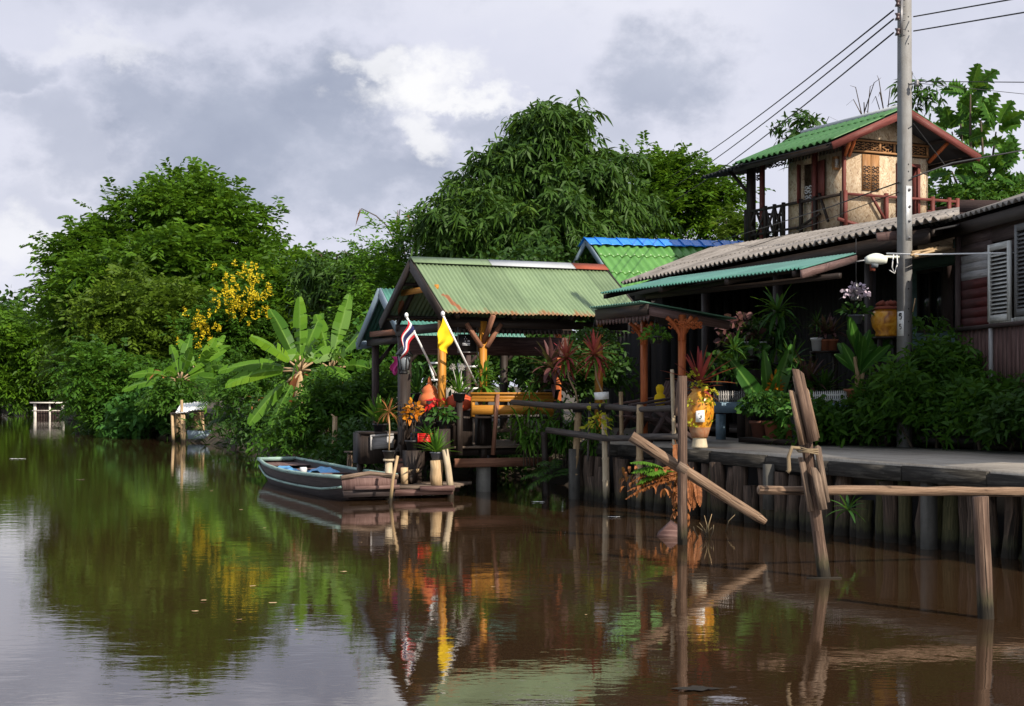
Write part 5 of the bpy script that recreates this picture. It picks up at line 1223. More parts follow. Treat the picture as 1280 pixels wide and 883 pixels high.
single(mb, 'yellow_figure', M['flag_yellow'], 'small rounded yellow ornament on the porch between the chairs', 'ornament', c, smooth=True)
mb = MB(); q = P(825, 508, 20.6); mb.box(q, .3, .3, ZD, q.z, N); single(mb, 'ornament_stand', M['dark_wood'], 'dark stand under the small yellow ornament', 'stand', (q.x, q.y, ZD))

# ================================================================== GLAZED JAR AND PORCH FURNITURE
jc = P(874.5, 559, 18.25); jc.z = ZD
jr = thing('glazed_jar', 'tall amber glazed jar with pale foot at the walkway edge', 'jar', jc)
mb = MB(); mb.lathe([(.1, .13), (.12, .2), (.138, .26), (.166, .35), (.182, .45), (.178, .56), (.15, .65), (.105, .7), (.096, .72), (.115, .745), (.095, .75), (.08, .71)], jc, 32); mb.build('body', M['jar'], jr, True)
mb = MB(); mb.lathe([(.1, 0), (.102, .02), (.085, .12), (.09, .13)], jc, 28); mb.build('foot', paint('cream jar foot', (.55, .47, .33), .6, (.3, .22, .14), .5, 8), jr, True)
mb = MB(); mb.lathe([(.09, .128), (.103, .135), (.122, .2), (.14, .26)], jc+ZUP*.001, 28, False); mb.build('lower_band', paint('worn brown glaze', (.33, .13, .06), .45, (.4, .34, .22), .65, 9), jr, True)
mb = MB(); q = jc+Vector((-.02, -.2, .4)); mb.prism([q+Vector((-.055, 0, -.07)), q+Vector((.06, .012, -.07)), q+Vector((.055, .012, .08)), q+Vector((-.05, .0, .07))], Vector((0, .012, 0)))
single(mb, 'paper_notice', M['white_paper'], 'white paper sheet stuck on the front of the tall glazed jar', 'paper', q)
mb = MB(); q = q+Vector((0, -.004, 0)); mb.tube([q+Vector((.01, 0, .02)), q+Vector((.025, 0, .0)), q+Vector((.01, 0, -.02)), q+Vector((-.01, 0, -.025))], .005, 5); mb.tube([q+Vector((-.02, 0, .035)), q+Vector((-.005, 0, .04))], .004, 5)
ink = mb.build('ink_mark', M['ink'], None); pn = bpy.data.objects['paper_notice']; ink.data.transform(Matrix.Translation(-pn.location)); ink.parent = pn
# blue topped table with grey picket strip
tb = thing('low_table', 'low table with a blue grey board edge behind the tall glazed jar', 'table', Vector((P(918, 550, 21.0).x, 21.0, ZD)))
mb = MB(); mb.beam(P(893, 510, 21.0), P(941, 510, 21.2), .05, .15, up=ZUP); mb.build('edge_board', M['blue_grey'], tb)
mb = MB(); mb.prism([P(893, 503, 21.0), P(941, 503, 21.2), P(941, 503, 21.2)+Vector((.1, .6, 0)), P(893, 503, 21.0)+Vector((.1, .6, 0))], ZUP*-.03); mb.build('table_top', M['blue_grey'], tb)
for px, m_ in ((901, 'blue_grey'), (938, 'post_brown')):
    q = P(px, 540, 21.15); mb = MB(); mb.box(q, .11, .1, ZD, P(px, 518, 21.1).z, N); mb.build('leg', M[m_], tb)
mb = MB(); mb.beam(P(934, 507, 21.0), P(944, 549, 20.9), .06, .06); mb.build('brace', M['dark_wood'], tb)
def picket(name, label, A, B, h, n, mat):
    t = thing(name, label, 'fence', A); mb = MB(); d_ = (B-A)
    for k in range(n):
        c = A+d_*(k/(n-1)); w = d_.length/n*.55; x = d_.normalized()
        mb.prism([c-x*w/2, c+x*w/2, c+x*w/2+ZUP*h*.86, c+ZUP*h, c-x*w/2+ZUP*h*.86], Vector((-x.y, x.x, 0))*.012)
    mb.build('pickets', mat, t); mb = MB(); of = Vector((-x.y, x.x, 0))*.018
    for z in (.25, .65): mb.beam(A+of+ZUP*h*z, B+of+ZUP*h*z, .012, .025)
    mb.build('rail', mat, t)
picket('picket_edging', 'grey miniature picket edging on the blue edged table', P(893, 503, 21.02), P(930, 503, 21.17), .17, 14, M['siding_grey'])
picket('picket_edging', 'white miniature picket edging on the ledge under the big leafy plant', P(1012, 505, 19.4), P(1070, 503, 19.2), .17, 24, M['white_wood'])
lg = thing('planter_ledge', 'pale blue plank ledge carrying the white picket edging', 'ledge', Vector((P(1045, 520, 19.4).x, 19.4, ZD)))
mb = MB(); mb.beam(P(1004, 511, 19.35), P(1122, 510, 19.1), .05, .13, up=ZUP); mb.build('edge_board', M['blue_grey'], lg)
mb = MB(); mb.prism([P(1004, 505.3, 19.38), P(1122, 504.3, 19.13), P(1122, 504.3, 19.13)+Vector((.1, .5, 0)), P(1004, 505.3, 19.38)+Vector((.1, .5, 0))], ZUP*-.03); mb.build('shelf_board', M['siding_grey'], lg)
for px in (1010, 1060, 1115): q = P(px, 530, 19.45); mb = MB(); mb.box(q, .08, .08, .5, P(px, 512, 19.3).z, N); mb.build('leg', M['dark_wood'], lg)
# shelf with three pots
sh = thing('plant_shelf', 'narrow dark shelf holding one white and two red pots in the porch', 'shelf', Vector((P(1030, 440, 20.6).x, 20.6, .87)))
mb = MB(); mb.beam(P(1014, 440.5, 20.6), P(1046, 440, 20.6), .3, .03, up=ZUP); mb.build('board', M['dark_wood'], sh)
for px in (1016, 1044): q = P(px, 441, 20.65); mb = MB(); mb.box(q, .06, .06, .87, q.z-.01, N); mb.build('leg', M['dark_wood'], sh)
# dark table shelves for pots at the left
for (xa, xb_, yy, Y, lab) in ((895, 942, 491, 21.6, 'dark plant stand with trays above the blue edged table'), (905, 948, 446, 22.3, 'dark high shelf holding white pots deep in the porch')):
    st_ = thing('plant_stand', lab, 'stand', Vector((P((xa+xb_)/2, yy, Y).x, Y, .87))); mb = MB(); mb.beam(P(xa, yy, Y), P(xb_, yy, Y), .35, .03, up=ZUP); mb.build('board', M['dark_wood'], st_)
    for px in (xa+3, xb_-3):
        mb = MB(); q = P(px, yy, Y+.1); mb.box(q, .06, .06, .87, q.z-.01, N); mb.build('leg', M['dark_wood'], st_)
mb = MB(); mb.beam(P(938, 549.5, 19.9), P(1010, 553, 19.0), .45, .07, up=ZUP); single(mb, 'pot_plinth', M['dark_wood'], 'low dark plank plinth under the row of clay pots', 'plinth', P(970, 552, 19.5))
# big ochre vase on its stand
vs = P(1109, 421, 19.3); vz = thing('ochre_vase', 'large ochre glazed vase wrapped with red cloth at its neck', 'vase', vs)
mb = MB(); mb.lathe([(.15, 0), (.16, .02), (.15, .06), (.2, .14), (.215, .24), (.2, .32), (.15, .37), (.12, .39)], vs, 28); mb.build('body', M['jar'], vz, True)
mb = MB(); mb.lathe([(.17, .36), (.2, .365), (.15, .4), (.1, .41)], vs, 24)
for k in range(5): a = k*1.25; q = vs+Vector((.05*math.cos(a), .05*math.sin(a), .4)); mb.tube([q, q+Vector((.05*math.cos(a), .05*math.sin(a), .05)), q+Vector((.11*math.cos(a), .11*math.sin(a), .03))], [.03, .04, .015], 7)
mb.build('cloth', M['red_cloth'], vz, True)
mb = MB()
for dx, dy in ((-.12, 0), (.12, 0), (-.12, .22), (.12, .22)): mb.beam(Vector((vs.x+dx*1.5, vs.y+dy-.1, .87)), Vector((vs.x+dx, vs.y+dy-.1, vs.z-.03)), .05, .05)
mb.beam(vs+Vector((-.17, 0, -.015)), vs+Vector((.17, 0, -.015)), .34, .028, up=ZUP); single(mb, 'vase_stand', M['dark_wood'], 'dark four legged stand under the ochre vase', 'stand', (vs.x, vs.y, .87))
c = P(1070, 376, 19.3); bl = thing('hanging_bell', 'slim dark metal bell hanging above the white orchid', 'bell', c)
mb = MB(); mb.lathe([(.075, 0), (.07, .03), (.045, .1), (.035, .2), (.015, .24)], c, 14); mb.build('bell', M['steel'], bl, True); mb = MB(); mb.tube([c+ZUP*.24, Vector((c.x, c.y, 3.6))], .005, 5); mb.build('cord', M['wire'], bl)
# ================================================================== UTILITY POLE, LAMP, WIRES
pc = Vector((5.07, 18.6, 0)); pdir = Vector((.5, -.866, 0)).normalized()    # direction of the right-hand (lit) face normal
ps = Vector((-pdir.y, pdir.x, 0))
pl = thing('utility_pole', 'tall square concrete utility pole with a steel splice plate', 'pole', pc+ZUP*.5)
mb = MB(); mb.beam(pc+ZUP*.3, pc+ZUP*7.6, .15, .135, up=ps, taper=.86); mb.build('shaft', M['pole'], pl)
def fp(u_, z, out=0):   # point on the lit face
    w = .5*(.15+(.15*.86-.15)*(z-.3)/7.3); return pc+pdir*(w+out)+ps*u_+ZUP*z
def fl(u_, z, out=0):   # the left, shaded face
    return pc-ps*(.076+out)*-1*-1+pdir*u_+ZUP*z
# which side faces the viewer
front = pdir
mb = MB(); z0, z1 = P(1138, 300, 18.5).z, P(1138, 232, 18.5).z
mb.prism([fp(-.05, z0, .001), fp(.05, z0, .001), fp(.05, z1, .001), fp(-.05, z1, .001)], pdir*.008); sp2 = mb.build('splice_plate', M['pole_plate'], pl)
mb = MB()
for py in (237, 258, 276, 297): z = P(1138, py, 18.5).z; q = fp(0, z, .009); mb.tube([q, q+pdir*.012], .02, 6); mb.tube([q+pdir*.012, q+pdir*.03], .01, 6)
mb.build('bolt', M['steel'], sp2)
mb = MB()
for py in (20, 38, 54, 104, 160, 205, 214, 318, 335, 352, 361, 386, 402, 419, 440, 455): z = P(1138, py, 18.5).z; q = fp(0, z, -.004); mb.tube([q, q+pdir*.0055], .011, 8)
mb.build('bolt_hole', M['ink'], pl)
mb = MB(); lf = -ps if (-ps).y < 0 else ps
LFn = lf
def lface(u_, z, out=0): return pc+LFn*(.068*(1-.14*(z-.3)/7.3)+out)+pdir*u_+ZUP*z
z0, z1 = P(1125, 420, 18.5).z, P(1125, 389, 18.5).z
mb.prism([lface(-.055, z0, .002), lface(.055, z0, .002), lface(.055, z1, .002), lface(-.055, z1, .002)], LFn*.004); npl = mb.build('number_plate', M['white_paper'], pl)
# digits on the plate, as flat strokes
mb = MB()
def stroke(pts, r): 
    for a, b_ in zip(pts, pts[1:]): mb.tube([a, b_], r, 5)
def dg(u0, zc, w, h, pat, r): stroke([lface(u0+w*x, zc+h*y, .007) for x, y in pat], r)
zs = z1-z0; sgn = 1 if pdir.x > 0 else -1
dg(0, z1-zs*.2, .026, .036, [(.8, 1), (-.7, 1), (-.8, .2), (.3, .3), (.8, -.2), (.6, -.9), (-.5, -1)], .0075)
dg(0, z1-zs*.2, .026, .036, [(-.7, .9), (.6, .8), (.5, .5)], .0075)
dg(0, z1-zs*.62, .022, .032, [(.8, 1), (-.6, 1), (-.7, .15), (.4, .2), (.8, -.3), (.4, -.95), (-.6, -.9)], .0055)
mb.build('digits', M['ink'], npl)
mb = MB()
rackx = P(1118, 20, 18.5)
for py in (15, 22.5, 41): 
    pass
for py in (5, 22, 41): z = P(1120, py, 18.5).z; q = Vector((rackx.x+.03, 18.45, z)); mb.lathe([(.02, -.04), (.035, -.03), (.022, -.01), (.022, .01), (.035, .03), (.02, .04)], q, 10)
ins = mb.build('insulator', paint('brown porcelain', (.06, .035, .035), .3, (.1, .08, .08), .3), pl, True)
mb = MB(); mb.beam(Vector((rackx.x+.075, 18.47, P(1120, -2, 18.5).z)), Vector((rackx.x+.075, 18.47, P(1120, 47, 18.5).z)), .03, .05, up=U)
for py in (1, 9, 18, 26, 37, 45): z = P(1120, py, 18.5).z; mb.beam(Vector((rackx.x+.0, 18.46, z)), Vector((rackx.x+.13, 18.48, z)), .025, .012)
mb.build('insulator_rack', M['steel'], pl)
mb = MB(); q = P(1146, 104, 18.45); mb.lathe([(.02, -.04), (.035, -.02), (.022, 0), (.035, .02), (.02, .04)], q, 10); mb.beam(q, pc+ZUP*q.z, .02, .02); mb.build('side_insulator', M['steel'], pl)
def wire(label, pts, r, mat='wire', sagz=.0, grp='overhead wires'):
    a, b_ = Vector(pts[0]), Vector(pts[-1]); n = 14; mb = MB()
    if len(pts) == 2 and b_.x > 8: b_ = a+(b_-a)*5; pts = [a, b_]
    if len(pts) == 2: pp = [a.lerp(b_, k/n)-ZUP*sagz*4*(k/n)*(1-k/n) for k in range(n+1)]
    else: pp = pts
    mb.tube(pp, r, 5); return single(mb, 'overhead_wire', M[mat], label, 'wire', a, grp)
def W(px, py, Y): return P(px, py, Y)
for i, (y0, y1, nm) in enumerate(((13, 240, 'topmost'), (24, 256, 'middle'), (41, 274, 'lowest'))):
    wire(f'{nm} of the three parallel wires running from the pole insulators over the trees', [W(1117, y0, 18.45), W(800, y1, 62)], .011, sagz=.25)
wire('upper of two wires running from the pole top to the upper corner of the sky', [W(1142, 21, 18.5), W(1420, -28, 14)], .009)
wire('lower of two wires running from the pole top to the upper corner of the sky', [W(1142, 39, 18.5), W(1420, -8, 14)], .009)
wire('thin level wire running from the pole above the breadfruit tree', [W(1146, 102, 18.5), W(1420, 104, 17)], .006)
wire('very thin wire sloping down past the breadfruit tree tip', [W(1146, 104, 18.5), W(1420, 132, 20)], .004)
wire('service wire dropping from the pole across the lookout house to the green roof', [W(1124, 228, 18.5), W(1040, 258, 24), W(960, 283, 30), W(890, 304, 37.5)], .01)
wire('thinner service wire below the other across the lookout house railing', [W(1124, 240, 18.5), W(1040, 272, 23.5), W(985, 293, 26.5), W(930, 312, 29.6)], .006)
wire('black service wire from pole to the eave of the siding house above the railing', [W(1140, 222, 18.5), W(1190, 204, 19), W(1290, 186, 20), W(1900, 110, 26)], .011)
wire('slanting stay wire from pole across the gable of the lookout house', [W(1142, 155, 18.5), W(1178, 202, 24), W(1182, 208, 33)], .008)
wire('white cable stretched level from the street lamp past the concrete pole', [W(1108, 317, 18.3), W(1150, 318.5, 18.2), W(1280, 316, 17.4), W(1900, 310, 13.5)], .011, 'white_wire')
wire('pale cable running from the street lamp back under the awning', [W(1084, 325, 18.4), W(1072, 327, 18.5), W(1050, 331, 19)], .008, 'white_wire')
mb = MB(); mb.tube([W(1117, 318, 18.35), W(1115, 334, 18.33), W(1118, 342, 18.33), W(1122, 330, 18.36), W(1121, 319, 18.4)], .008, 5); mb.tube([W(1118, 342, 18.33), W(1112, 338, 18.3)], .006, 5)
single(mb, 'cable_loop', M['white_wire'], 'loop of white cable hanging against the concrete pole', 'cable', W(1118, 330, 18.35))
mb = MB(); mb.tube([W(1141, 390, 18.5), W(1144, 373, 18.45)], [.01, .008], 6); single(mb, 'thin_stick', M['bamboo'], 'short pale stick tied to the side of the concrete pole', 'stick', W(1141, 390, 18.5))
sl = thing('street_lamp', 'off white street lamp head on an arm fixed to the concrete pole', 'lamp', W(1095, 328, 18.3))
c = W(1095, 326, 18.3); mb = MB()
pts = []; rs = []
for k in range(9): t = k/8; pts.append(c+Vector((-.135+.27*t, 0, .02*math.sin(3.1*t)))); rs.append(.02+.055*math.sin(math.pi*min(1, t*.75+.12)))
mb.tube(pts, rs, 12); o = mb.build('lamp_head', M['lamp_head'], sl, True)
mb = MB(); mb.tube([c+Vector((-.06, -.0, -.045)), c+Vector((.02, -.0, -.055))], [.045, .04], 10); mb.build('lamp_glass', M['lamp_glass'], sl, True)
mb = MB(); mb.beam(c+Vector((.07, 0, .05)), pc+Vector((-.08, -.02, c.z+.07)), .03, .03); mb.build('arm', M['lamp_head'], sl)
mb = MB(); mb.box(c+Vector((-.04, .02, 0)), .06, .05, c.z-.13, c.z-.05); mb.build('bracket', M['red_cloth'], sl)

# ================================================================== PLANTS
def rnd_dir(lo, hi):
    a = R(0, 6.283); e = R(lo, hi); return Vector((math.cos(a)*math.cos(e), math.sin(a)*math.cos(e), math.sin(e)))
def pot_mb(c, r, h, rim=True):
    mb = MB(); pr = [(r*.72, 0), (r*.95, h*.82)]
    if rim: pr += [(r*1.08, h*.83), (r*1.1, h), (r*.95, h), (r*.93, h*.9)]
    mb.lathe(pr, c, 18); return mb
def rosette(mb, c, n, L, W, lo=.2, hi=1.45, droop=.35, seg=6):
    for k in range(n):
        e = lo+(hi-lo)*(k/n); a = k*2.4+R(-.3, .3)
        mb.blade(c, Vector((math.cos(a)*math.cos(e), math.sin(a)*math.cos(e), math.sin(e))), L*R(.75, 1.1), W*R(.8, 1.1), droop*R(.6, 1.3)*(1.2-.7*math.sin(e)), seg)
def bushy(mb, c, rx, ry, rz, n, L, W, bend=.3, up=.25, shell=.35, hang=0.0):
    v = RNG.normal(size=(n, 3)); v /= np.linalg.norm(v, axis=1, keepdims=True); v[:, 2] = np.abs(v[:, 2])*(1 if hang == 0 else 1)-(.3 if hang == 0 else .9*RNG.random(n))
    rad = RNG.random(n)**shell
    p = np.array(c)+v*rad[:, None]*np.array([rx, ry, rz]); d = v+RNG.normal(size=(n, 3))*.55+np.array([0, 0, up])
    mb.leaves(p, d, RNG.normal(size=(n, 3)), L*(.6+.6*RNG.random(n)), W*(.6+.6*RNG.random(n)), bend, .12)
def stems(mb, c, top, n, r):
    for k in range(n):
        q = Vector(top)+Vector((R(-1, 1), R(-1, 1), R(-.3, .2)))*.08; c_ = Vector(c); mb.tube([c_+Vector((R(-.03, .03), R(-.03, .03), 0)), c_.lerp(q, .5)+Vector((R(-.03, .03), R(-.03, .03), 0)), q], [r, r*.8, r*.5], 5)
def frond(mb, base, d, L, nl, ll, lw, droop=.5, rach=.006):
    p = Vector(base); cur = Vector(d).normalized(); pts = [p.copy()]; P_ = []; D_ = []; S_ = []
    for k in range(nl):
        cur = (cur+Vector((0, 0, -droop*1.6/nl))).normalized(); p = p+cur*(L/nl); pts.append(p.copy())
        side = cur.cross(ZUP); side = side.normalized() if side.length > .05 else Vector((1, 0, 0))
        if k > 1:
            for sg in (-1, 1): P_.append(p); D_.append(side*sg+cur*.55+Vector((0, 0, -.15))+Vector((R(-.1, .1), R(-.1, .1), R(-.1, .1)))); S_.append(cur)
    mb.tube(pts, [rach]*(len(pts)-1)+[rach*.4], 4, False)
    t = np.linspace(0, 1, len(P_)); sc = np.sin(np.pi*np.clip(t*.85+.15, 0, 1))**.6
    mb.leaves(np.array(P_), np.array(D_), np.array(S_), ll*sc, np.full(len(P_), lw), .25, .1)
def potted(label, px, py, Y, r, h, potmat, build, mat, cat='plant', z=None, name='potted_plant', group=None, stem=None, base=None):
    """py: row of the pot's foot; build(mb, top) grows the foliage from the pot top"""
    c = Vector(base) if base is not None else P(px, py, Y)
    if z is not None: c.z = z
    t = thing(name, label, cat, c, group)
    pot_mb(c, r, h).build('pot', M[potmat], t, True)
    mb = MB(); mb.lathe([(r*.9, h*.86), (.01, h*.92)], c, 14); mb.build('soil', M['soil'], t)
    top = c+ZUP*h*.9; mb = MB(); build(mb, top); mb.build('foliage', M['leaf_'+mat], t)
    return t, top
# --- around the landing stage
def dr(mb, top): rosette(mb, top+ZUP*.56, 26, .25, .022, -.5, 1.3, .5)
t, top = potted('young dracaena with thin reddish leaves in a black pot on the pale post', 0, 0, 0, .085, .12, 'black', dr, 'deadfern', base=POTPOST)
mb = MB(); mb.tube([top-ZUP*.03, top+Vector((.012, 0, .3)), top+ZUP*.57], [.012, .01, .009], 6); mb.build('stem', M['bamboo'], t)
potted('bright green sword fern in a dark pot on the pale stump', 0, 0, 0, .09, .12, 'grey_pot', lambda mb, top: rosette(mb, top, 46, .36, .03, .3, 1.5, .25), 'potlight', base=STUMP)
potted('large upright bird nest fern behind the dark cabinet', 475, 541, 22.55, .11, .14, 'black', lambda mb, top: rosette(mb, top, 34, .52, .07, .5, 1.35, .15), 'potlight')
t, top = potted('croton with orange and yellow leaves in a black pot by the lantern post', 515, 563, 21.55, .1, .15, 'black', lambda mb, top: (bushy(mb, top+ZUP*.4, .14, .12, .27, 60, .13, .055)), 'croton', z=P(515, 563, 21.55).z)
mb = MB(); stems(mb, top, top+ZUP*.45, 3, .008); mb.build('stem', M['trunk'], t)
mb = MB(); mb.box(P(515, 575, 21.55), .22, .22, .0, P(515, 563, 21.55).z-.003, N); q = P(515, 575, 21.55); single(mb, 'pot_stand', M['dark_wood'], 'dark box under the orange croton', 'stand', (q.x, q.y, 0))
c = P(533, 551, 21.52); potted('red bromeliad flowers in the small red basket', 533, 551, 21.52, .07, .1, 'black', lambda mb, top: rosette(mb, top, 18, .22, .05, .2, 1.4, .3), 'pot')
t, top = potted('plant with red and yellow blooms at the steps railing', 552, 536, 21.62, .08, .12, 'black', lambda mb, top: bushy(mb, top+ZUP*.1, .2, .15, .2, 70, .12, .06), 'pot')
mb = MB(); bushy(mb, top+ZUP*.25+Vector((-.08, -.05, 0)), .14, .08, .16, 26, .1, .06); mb.build('blossom', M['petal_red'], t)
mb = MB(); q = P(552, 540, 21.62); mb.box(q, .2, .2, .45, P(552, 536, 21.62).z-.003, N); single(mb, 'pot_stand', M['dark_wood'], 'dark block under the plant with red and yellow blooms', 'stand', (q.x, q.y, .45))
potted('arching spider plant in a black pot on the stacked ring planter', 0, 0, 0, .13, .14, 'black', lambda mb, top: (rosette(mb, top, 46, .5, .035, .2, 1.5, .6)), 'pot', base=RINGS)
t, top = potted('strappy plant with two round grey seed heads in a black pot on the railing post', 574, 502, 21.75, .1, .13, 'black', lambda mb, top: rosette(mb, top, 26, .36, .032, .5, 1.5, .25), 'potlight')
mb = MB()
for dx in (-.1, .04):
    q = top+Vector((dx, 0, .40)); mb.tube([top, top.lerp(q, .5), q], .006, 5)
    for k in range(70): d_ = rnd_dir(-1.5, 1.5); mb.tube([q, q+d_*.055], .003, 3, False)
mb.build('seed_head', paint('grey seed head', (.35, .33, .3), .9, (.2, .18, .16), .4), t)
t, top = potted('tall green dracaena in a pot behind the ochre bench', 604, 505, 22.3, .11, .16, 'grey_pot', lambda mb, top: (rosette(mb, top+ZUP*.12, 40, .44, .05, -.2, 1.45, .55), rosette(mb, top+ZUP*.3, 22, .36, .045, 0, 1.45, .5)), 'potlight')
mb = MB(); q = P(604, 506, 22.3); mb.box(q, .2, .2, PZf, q.z-.002, N); single(mb, 'pot_stand', M['dark_wood'], 'dark stand under the dracaena behind the bench', 'stand', (q.x, q.y, PZf))
mb = MB(); mb.tube([top, top+ZUP*.35], .014, 6); mb.build('stem', M['trunk'], t)
# --- rambling cane plants at the fence left end
for (px, py, Y, hts, lab, mat) in ((662, 556, 21.7, ((0, .95), (-.22, .6), (.16, .75), (.3, .5), (-.1, .4)), 'clump of yellow green cane plant rambling over the end of the bench', 'potlight'),
                              (700, 556, 21.4, ((0, .7), (.2, .55), (-.15, .5), (.1, .35), (.3, .7)), 'leafy green clump behind the first bamboo fence post', 'shrub'),
                              (742, 560, 20.8, ((0, .55), (.16, .45), (-.1, .4), (.22, .7)), 'light green clump behind the pale bamboo fence post', 'potlight')):
    c = P(px, py, Y); c.z = .62; t = thing('cane_plant', lab, 'plant', c); mb = MB(); ms = MB()
    for dx, h_ in hts:
        q = c+Vector((dx, R(-.1, .1), h_*1.0)); ms.tube([c+Vector((dx*.4, 0, -.2)), c.lerp(q, .5)+Vector((R(-.03, .03), 0, 0)), q], [.012, .01, .006], 5)
        for f in np.linspace(.25, 1, 6): rosette(mb, c.lerp(q, f), 8, .24, .034, -.4, 1.2 if f > .9 else .5, .55, 4)
    mb.build('foliage', M['leaf_'+mat], t); ms.build('stem', M['trunk'], t)
c = P(690, 590, 21.0); mb = MB()
for k in range(9): frond(mb, c+Vector((R(-.1, .1), 0, -.2+R(0, .3))), rnd_dir(.1, 1.0), .45, 12, .13, .03, .7)
single(mb, 'fern_clump', M['leaf_dark'], 'dark fern clump growing on the bank wall left of the bamboo posts', 'fern', c)
# cordylines in pots on the two bamboo posts
for (T, lab, tops, dxs) in ((T720, 'red leaved cordyline with a bare curved stem on the brown bamboo post', .78, -.17), (T756, 'red leaved cordyline with a bare curved stem on the pale bamboo post', .82, -.14)):
    t = thing('potted_plant', lab, 'plant', T, 'cordylines on the fence posts'); c = T-ZUP*.02
    pot_mb(c, .11, .13).build('pot', M['black'], t, True); ms = MB(); mb = MB()
    hd = c+Vector((dxs, .05, tops)); ms.tube([c+ZUP*.1, c+Vector((dxs*.25, 0, .3)), c+Vector((dxs*.8, .03, .5)), hd], [.014, .013, .012, .012], 6); ms.build('stem', M['bamboo'], t)
    rosette(mb, hd, 30, .34, .05, -.5, 1.5, .35); rosette(mb, hd-ZUP*.1, 10, .3, .045, -.6, .5, .4); mb.build('foliage', M['leaf_cordyline'], t)
    mg = MB(); rosette(mg, hd-ZUP*.04, 12, .3, .04, -.6, .6, .4); mg.build('old_leaves', M['leaf_potlight'], t)
c = P(748, 512, 19.7); mb = MB(); bushy(mb, c-ZUP*.15, .2, .1, .35, 50, .1, .05, .4, hang=1); ms = None
single(mb, 'trailing_vine', M['leaf_yellowgreen'], 'yellow green vine trailing from the pot under the white box', 'vine', c)
c = P(690, 470, 22.6); t, top = potted('dark purple leaved cordyline under the pavilion roof edge', 690, 500, 22.4, .12, .16, 'black', lambda mb, top: (rosette(mb, top+ZUP*.35, 30, .5, .085, -.3, 1.4, .45), rosette(mb, top+ZUP*.1, 14, .45, .08, 0, 1.2, .5)), 'purple')
q = P(690, 501, 22.4); mb = MB(); mb.box(q, .25, .25, PZf, q.z-.003, N); single(mb, 'pot_stand', M['dark_wood'], 'dark stand under the purple leaved cordyline', 'stand', (q.x, q.y, PZf))
# hanging baskets
def hanging(label, px, py, Y, top, mat, n, rx, rz):
    c = P(px, py, Y); t = thing('hanging_basket', label, 'hanging plant', c); pot_mb(c, .1, .1).build('pot', M['black'], t, True)
    mb = MB(); bushy(mb, c+ZUP*.1, rx, rx*.8, rz, n, .085, .035, .4, .5); mb.build('foliage', M['leaf_'+mat], t)
    mb = MB()
    for a in (0, 2.1, 4.2): mb.tube([c+Vector((.1*math.cos(a), .1*math.sin(a), .1)), Vector((c.x, c.y, c.z+.35)), Vector((c.x, c.y, top))], .005, 4)
    mb.build('cord', M['wire'], t)
hanging('small hanging basket of light green leaves under the porch roof corner', 820, 430, 18.7, 2.66, 'potlight', 170, .19, .2)
hanging('wide hanging basket of grey green foliage at the pavilion end', 743, 432, 21.2, 2.6, 'dark', 420, .34, .24)
# --- glazed jar planting
t = thing('cordyline', 'burgundy cordyline with spiky leaves growing out of the tall glazed jar', 'plant', jc+ZUP*.73); mb = MB(); rosette(mb, jc+ZUP*.82, 20, .5, .06, .15, 1.5, .12); rosette(mb, jc+ZUP*.72, 9, .36, .05, -.1, .6, .3); mb.build('foliage', M['leaf_cordyline'], t)
mb = MB(); mb.tube([jc+ZUP*.64, jc+ZUP*.85], .018, 6); mb.build('stem', M['trunk'], t)
t = thing('trailing_vine', 'yellow leaved vine spilling down the front of the tall glazed jar', 'vine', jc+ZUP*.69); mb = MB()
for (dx, dz, rx, rz, n) in ((-.11, .92, .07, .13, 44), (-.04, .78, .12, .1, 46), (-.13, .55, .05, .12, 20), (.13, .56, .05, .13, 24), (.16, .7, .05, .08, 18), (-.1, .3, .05, .08, 14), (.03, .6, .1, .06, 22), (.12, .34, .04, .08, 12)):
    bushy(mb, jc+Vector((dx, -.16, dz)), rx, .06, rz, n, .042, .034, .2, 0, .6)
mb.build('foliage', M['leaf_yellowgreen'], t)
# --- porch plants
def stand(px, py, Y, lab): 
    q = P(px, py, Y); mb = MB(); mb.box(q, .26, .26, .8, q.z-.003, N); single(mb, 'pot_stand', M['dark_wood'], lab, 'stand', (q.x, q.y, .8))
potted('dark green spiky dracaena on the stand above the blue edged table', 918, 490, 21.5, .12, .14, 'black', lambda mb, top: (rosette(mb, top+ZUP*.15, 30, .42, .06, -.2, 1.4, .45), rosette(mb, top+ZUP*.5, 26, .34, .05, -.4, 1.4, .45)), 'pot')
potted('rounded dark bushy plant beside the tall glazed jar', 901, 490, 21.4, .12, .14, 'black', lambda mb, top: bushy(mb, top+ZUP*.2, .28, .24, .33, 150, .16, .085), 'dark')
potted('light green heart leaved plant on the upper porch shelf', 936, 462, 22.1, .13, .15, 'black', lambda mb, top: bushy(mb, top+ZUP*.12, .24, .2, .3, 60, .19, .13), 'broad')
stand(936, 463, 22.1, 'dark stand under the light green heart leaved plant')
potted('pale pinkish leaved plant beside the white pots on the high shelf', 925, 445, 22.3, .12, .15, 'white_pot', lambda mb, top: bushy(mb, top+ZUP*.2, .3, .22, .45, 80, .2, .11), 'purple')
for px, lab in ((941, 'white pot with dark sprigs on the high shelf, next to the pinkish plant'), (954, 'white pot with dark sprigs on the high shelf, at its outer end')):
    potted(lab, px-3, 445, 22.3, .09, .22, 'white_pot', lambda mb, top: bushy(mb, top+ZUP*.2, .16, .14, .3, 40, .16, .05), 'dark')
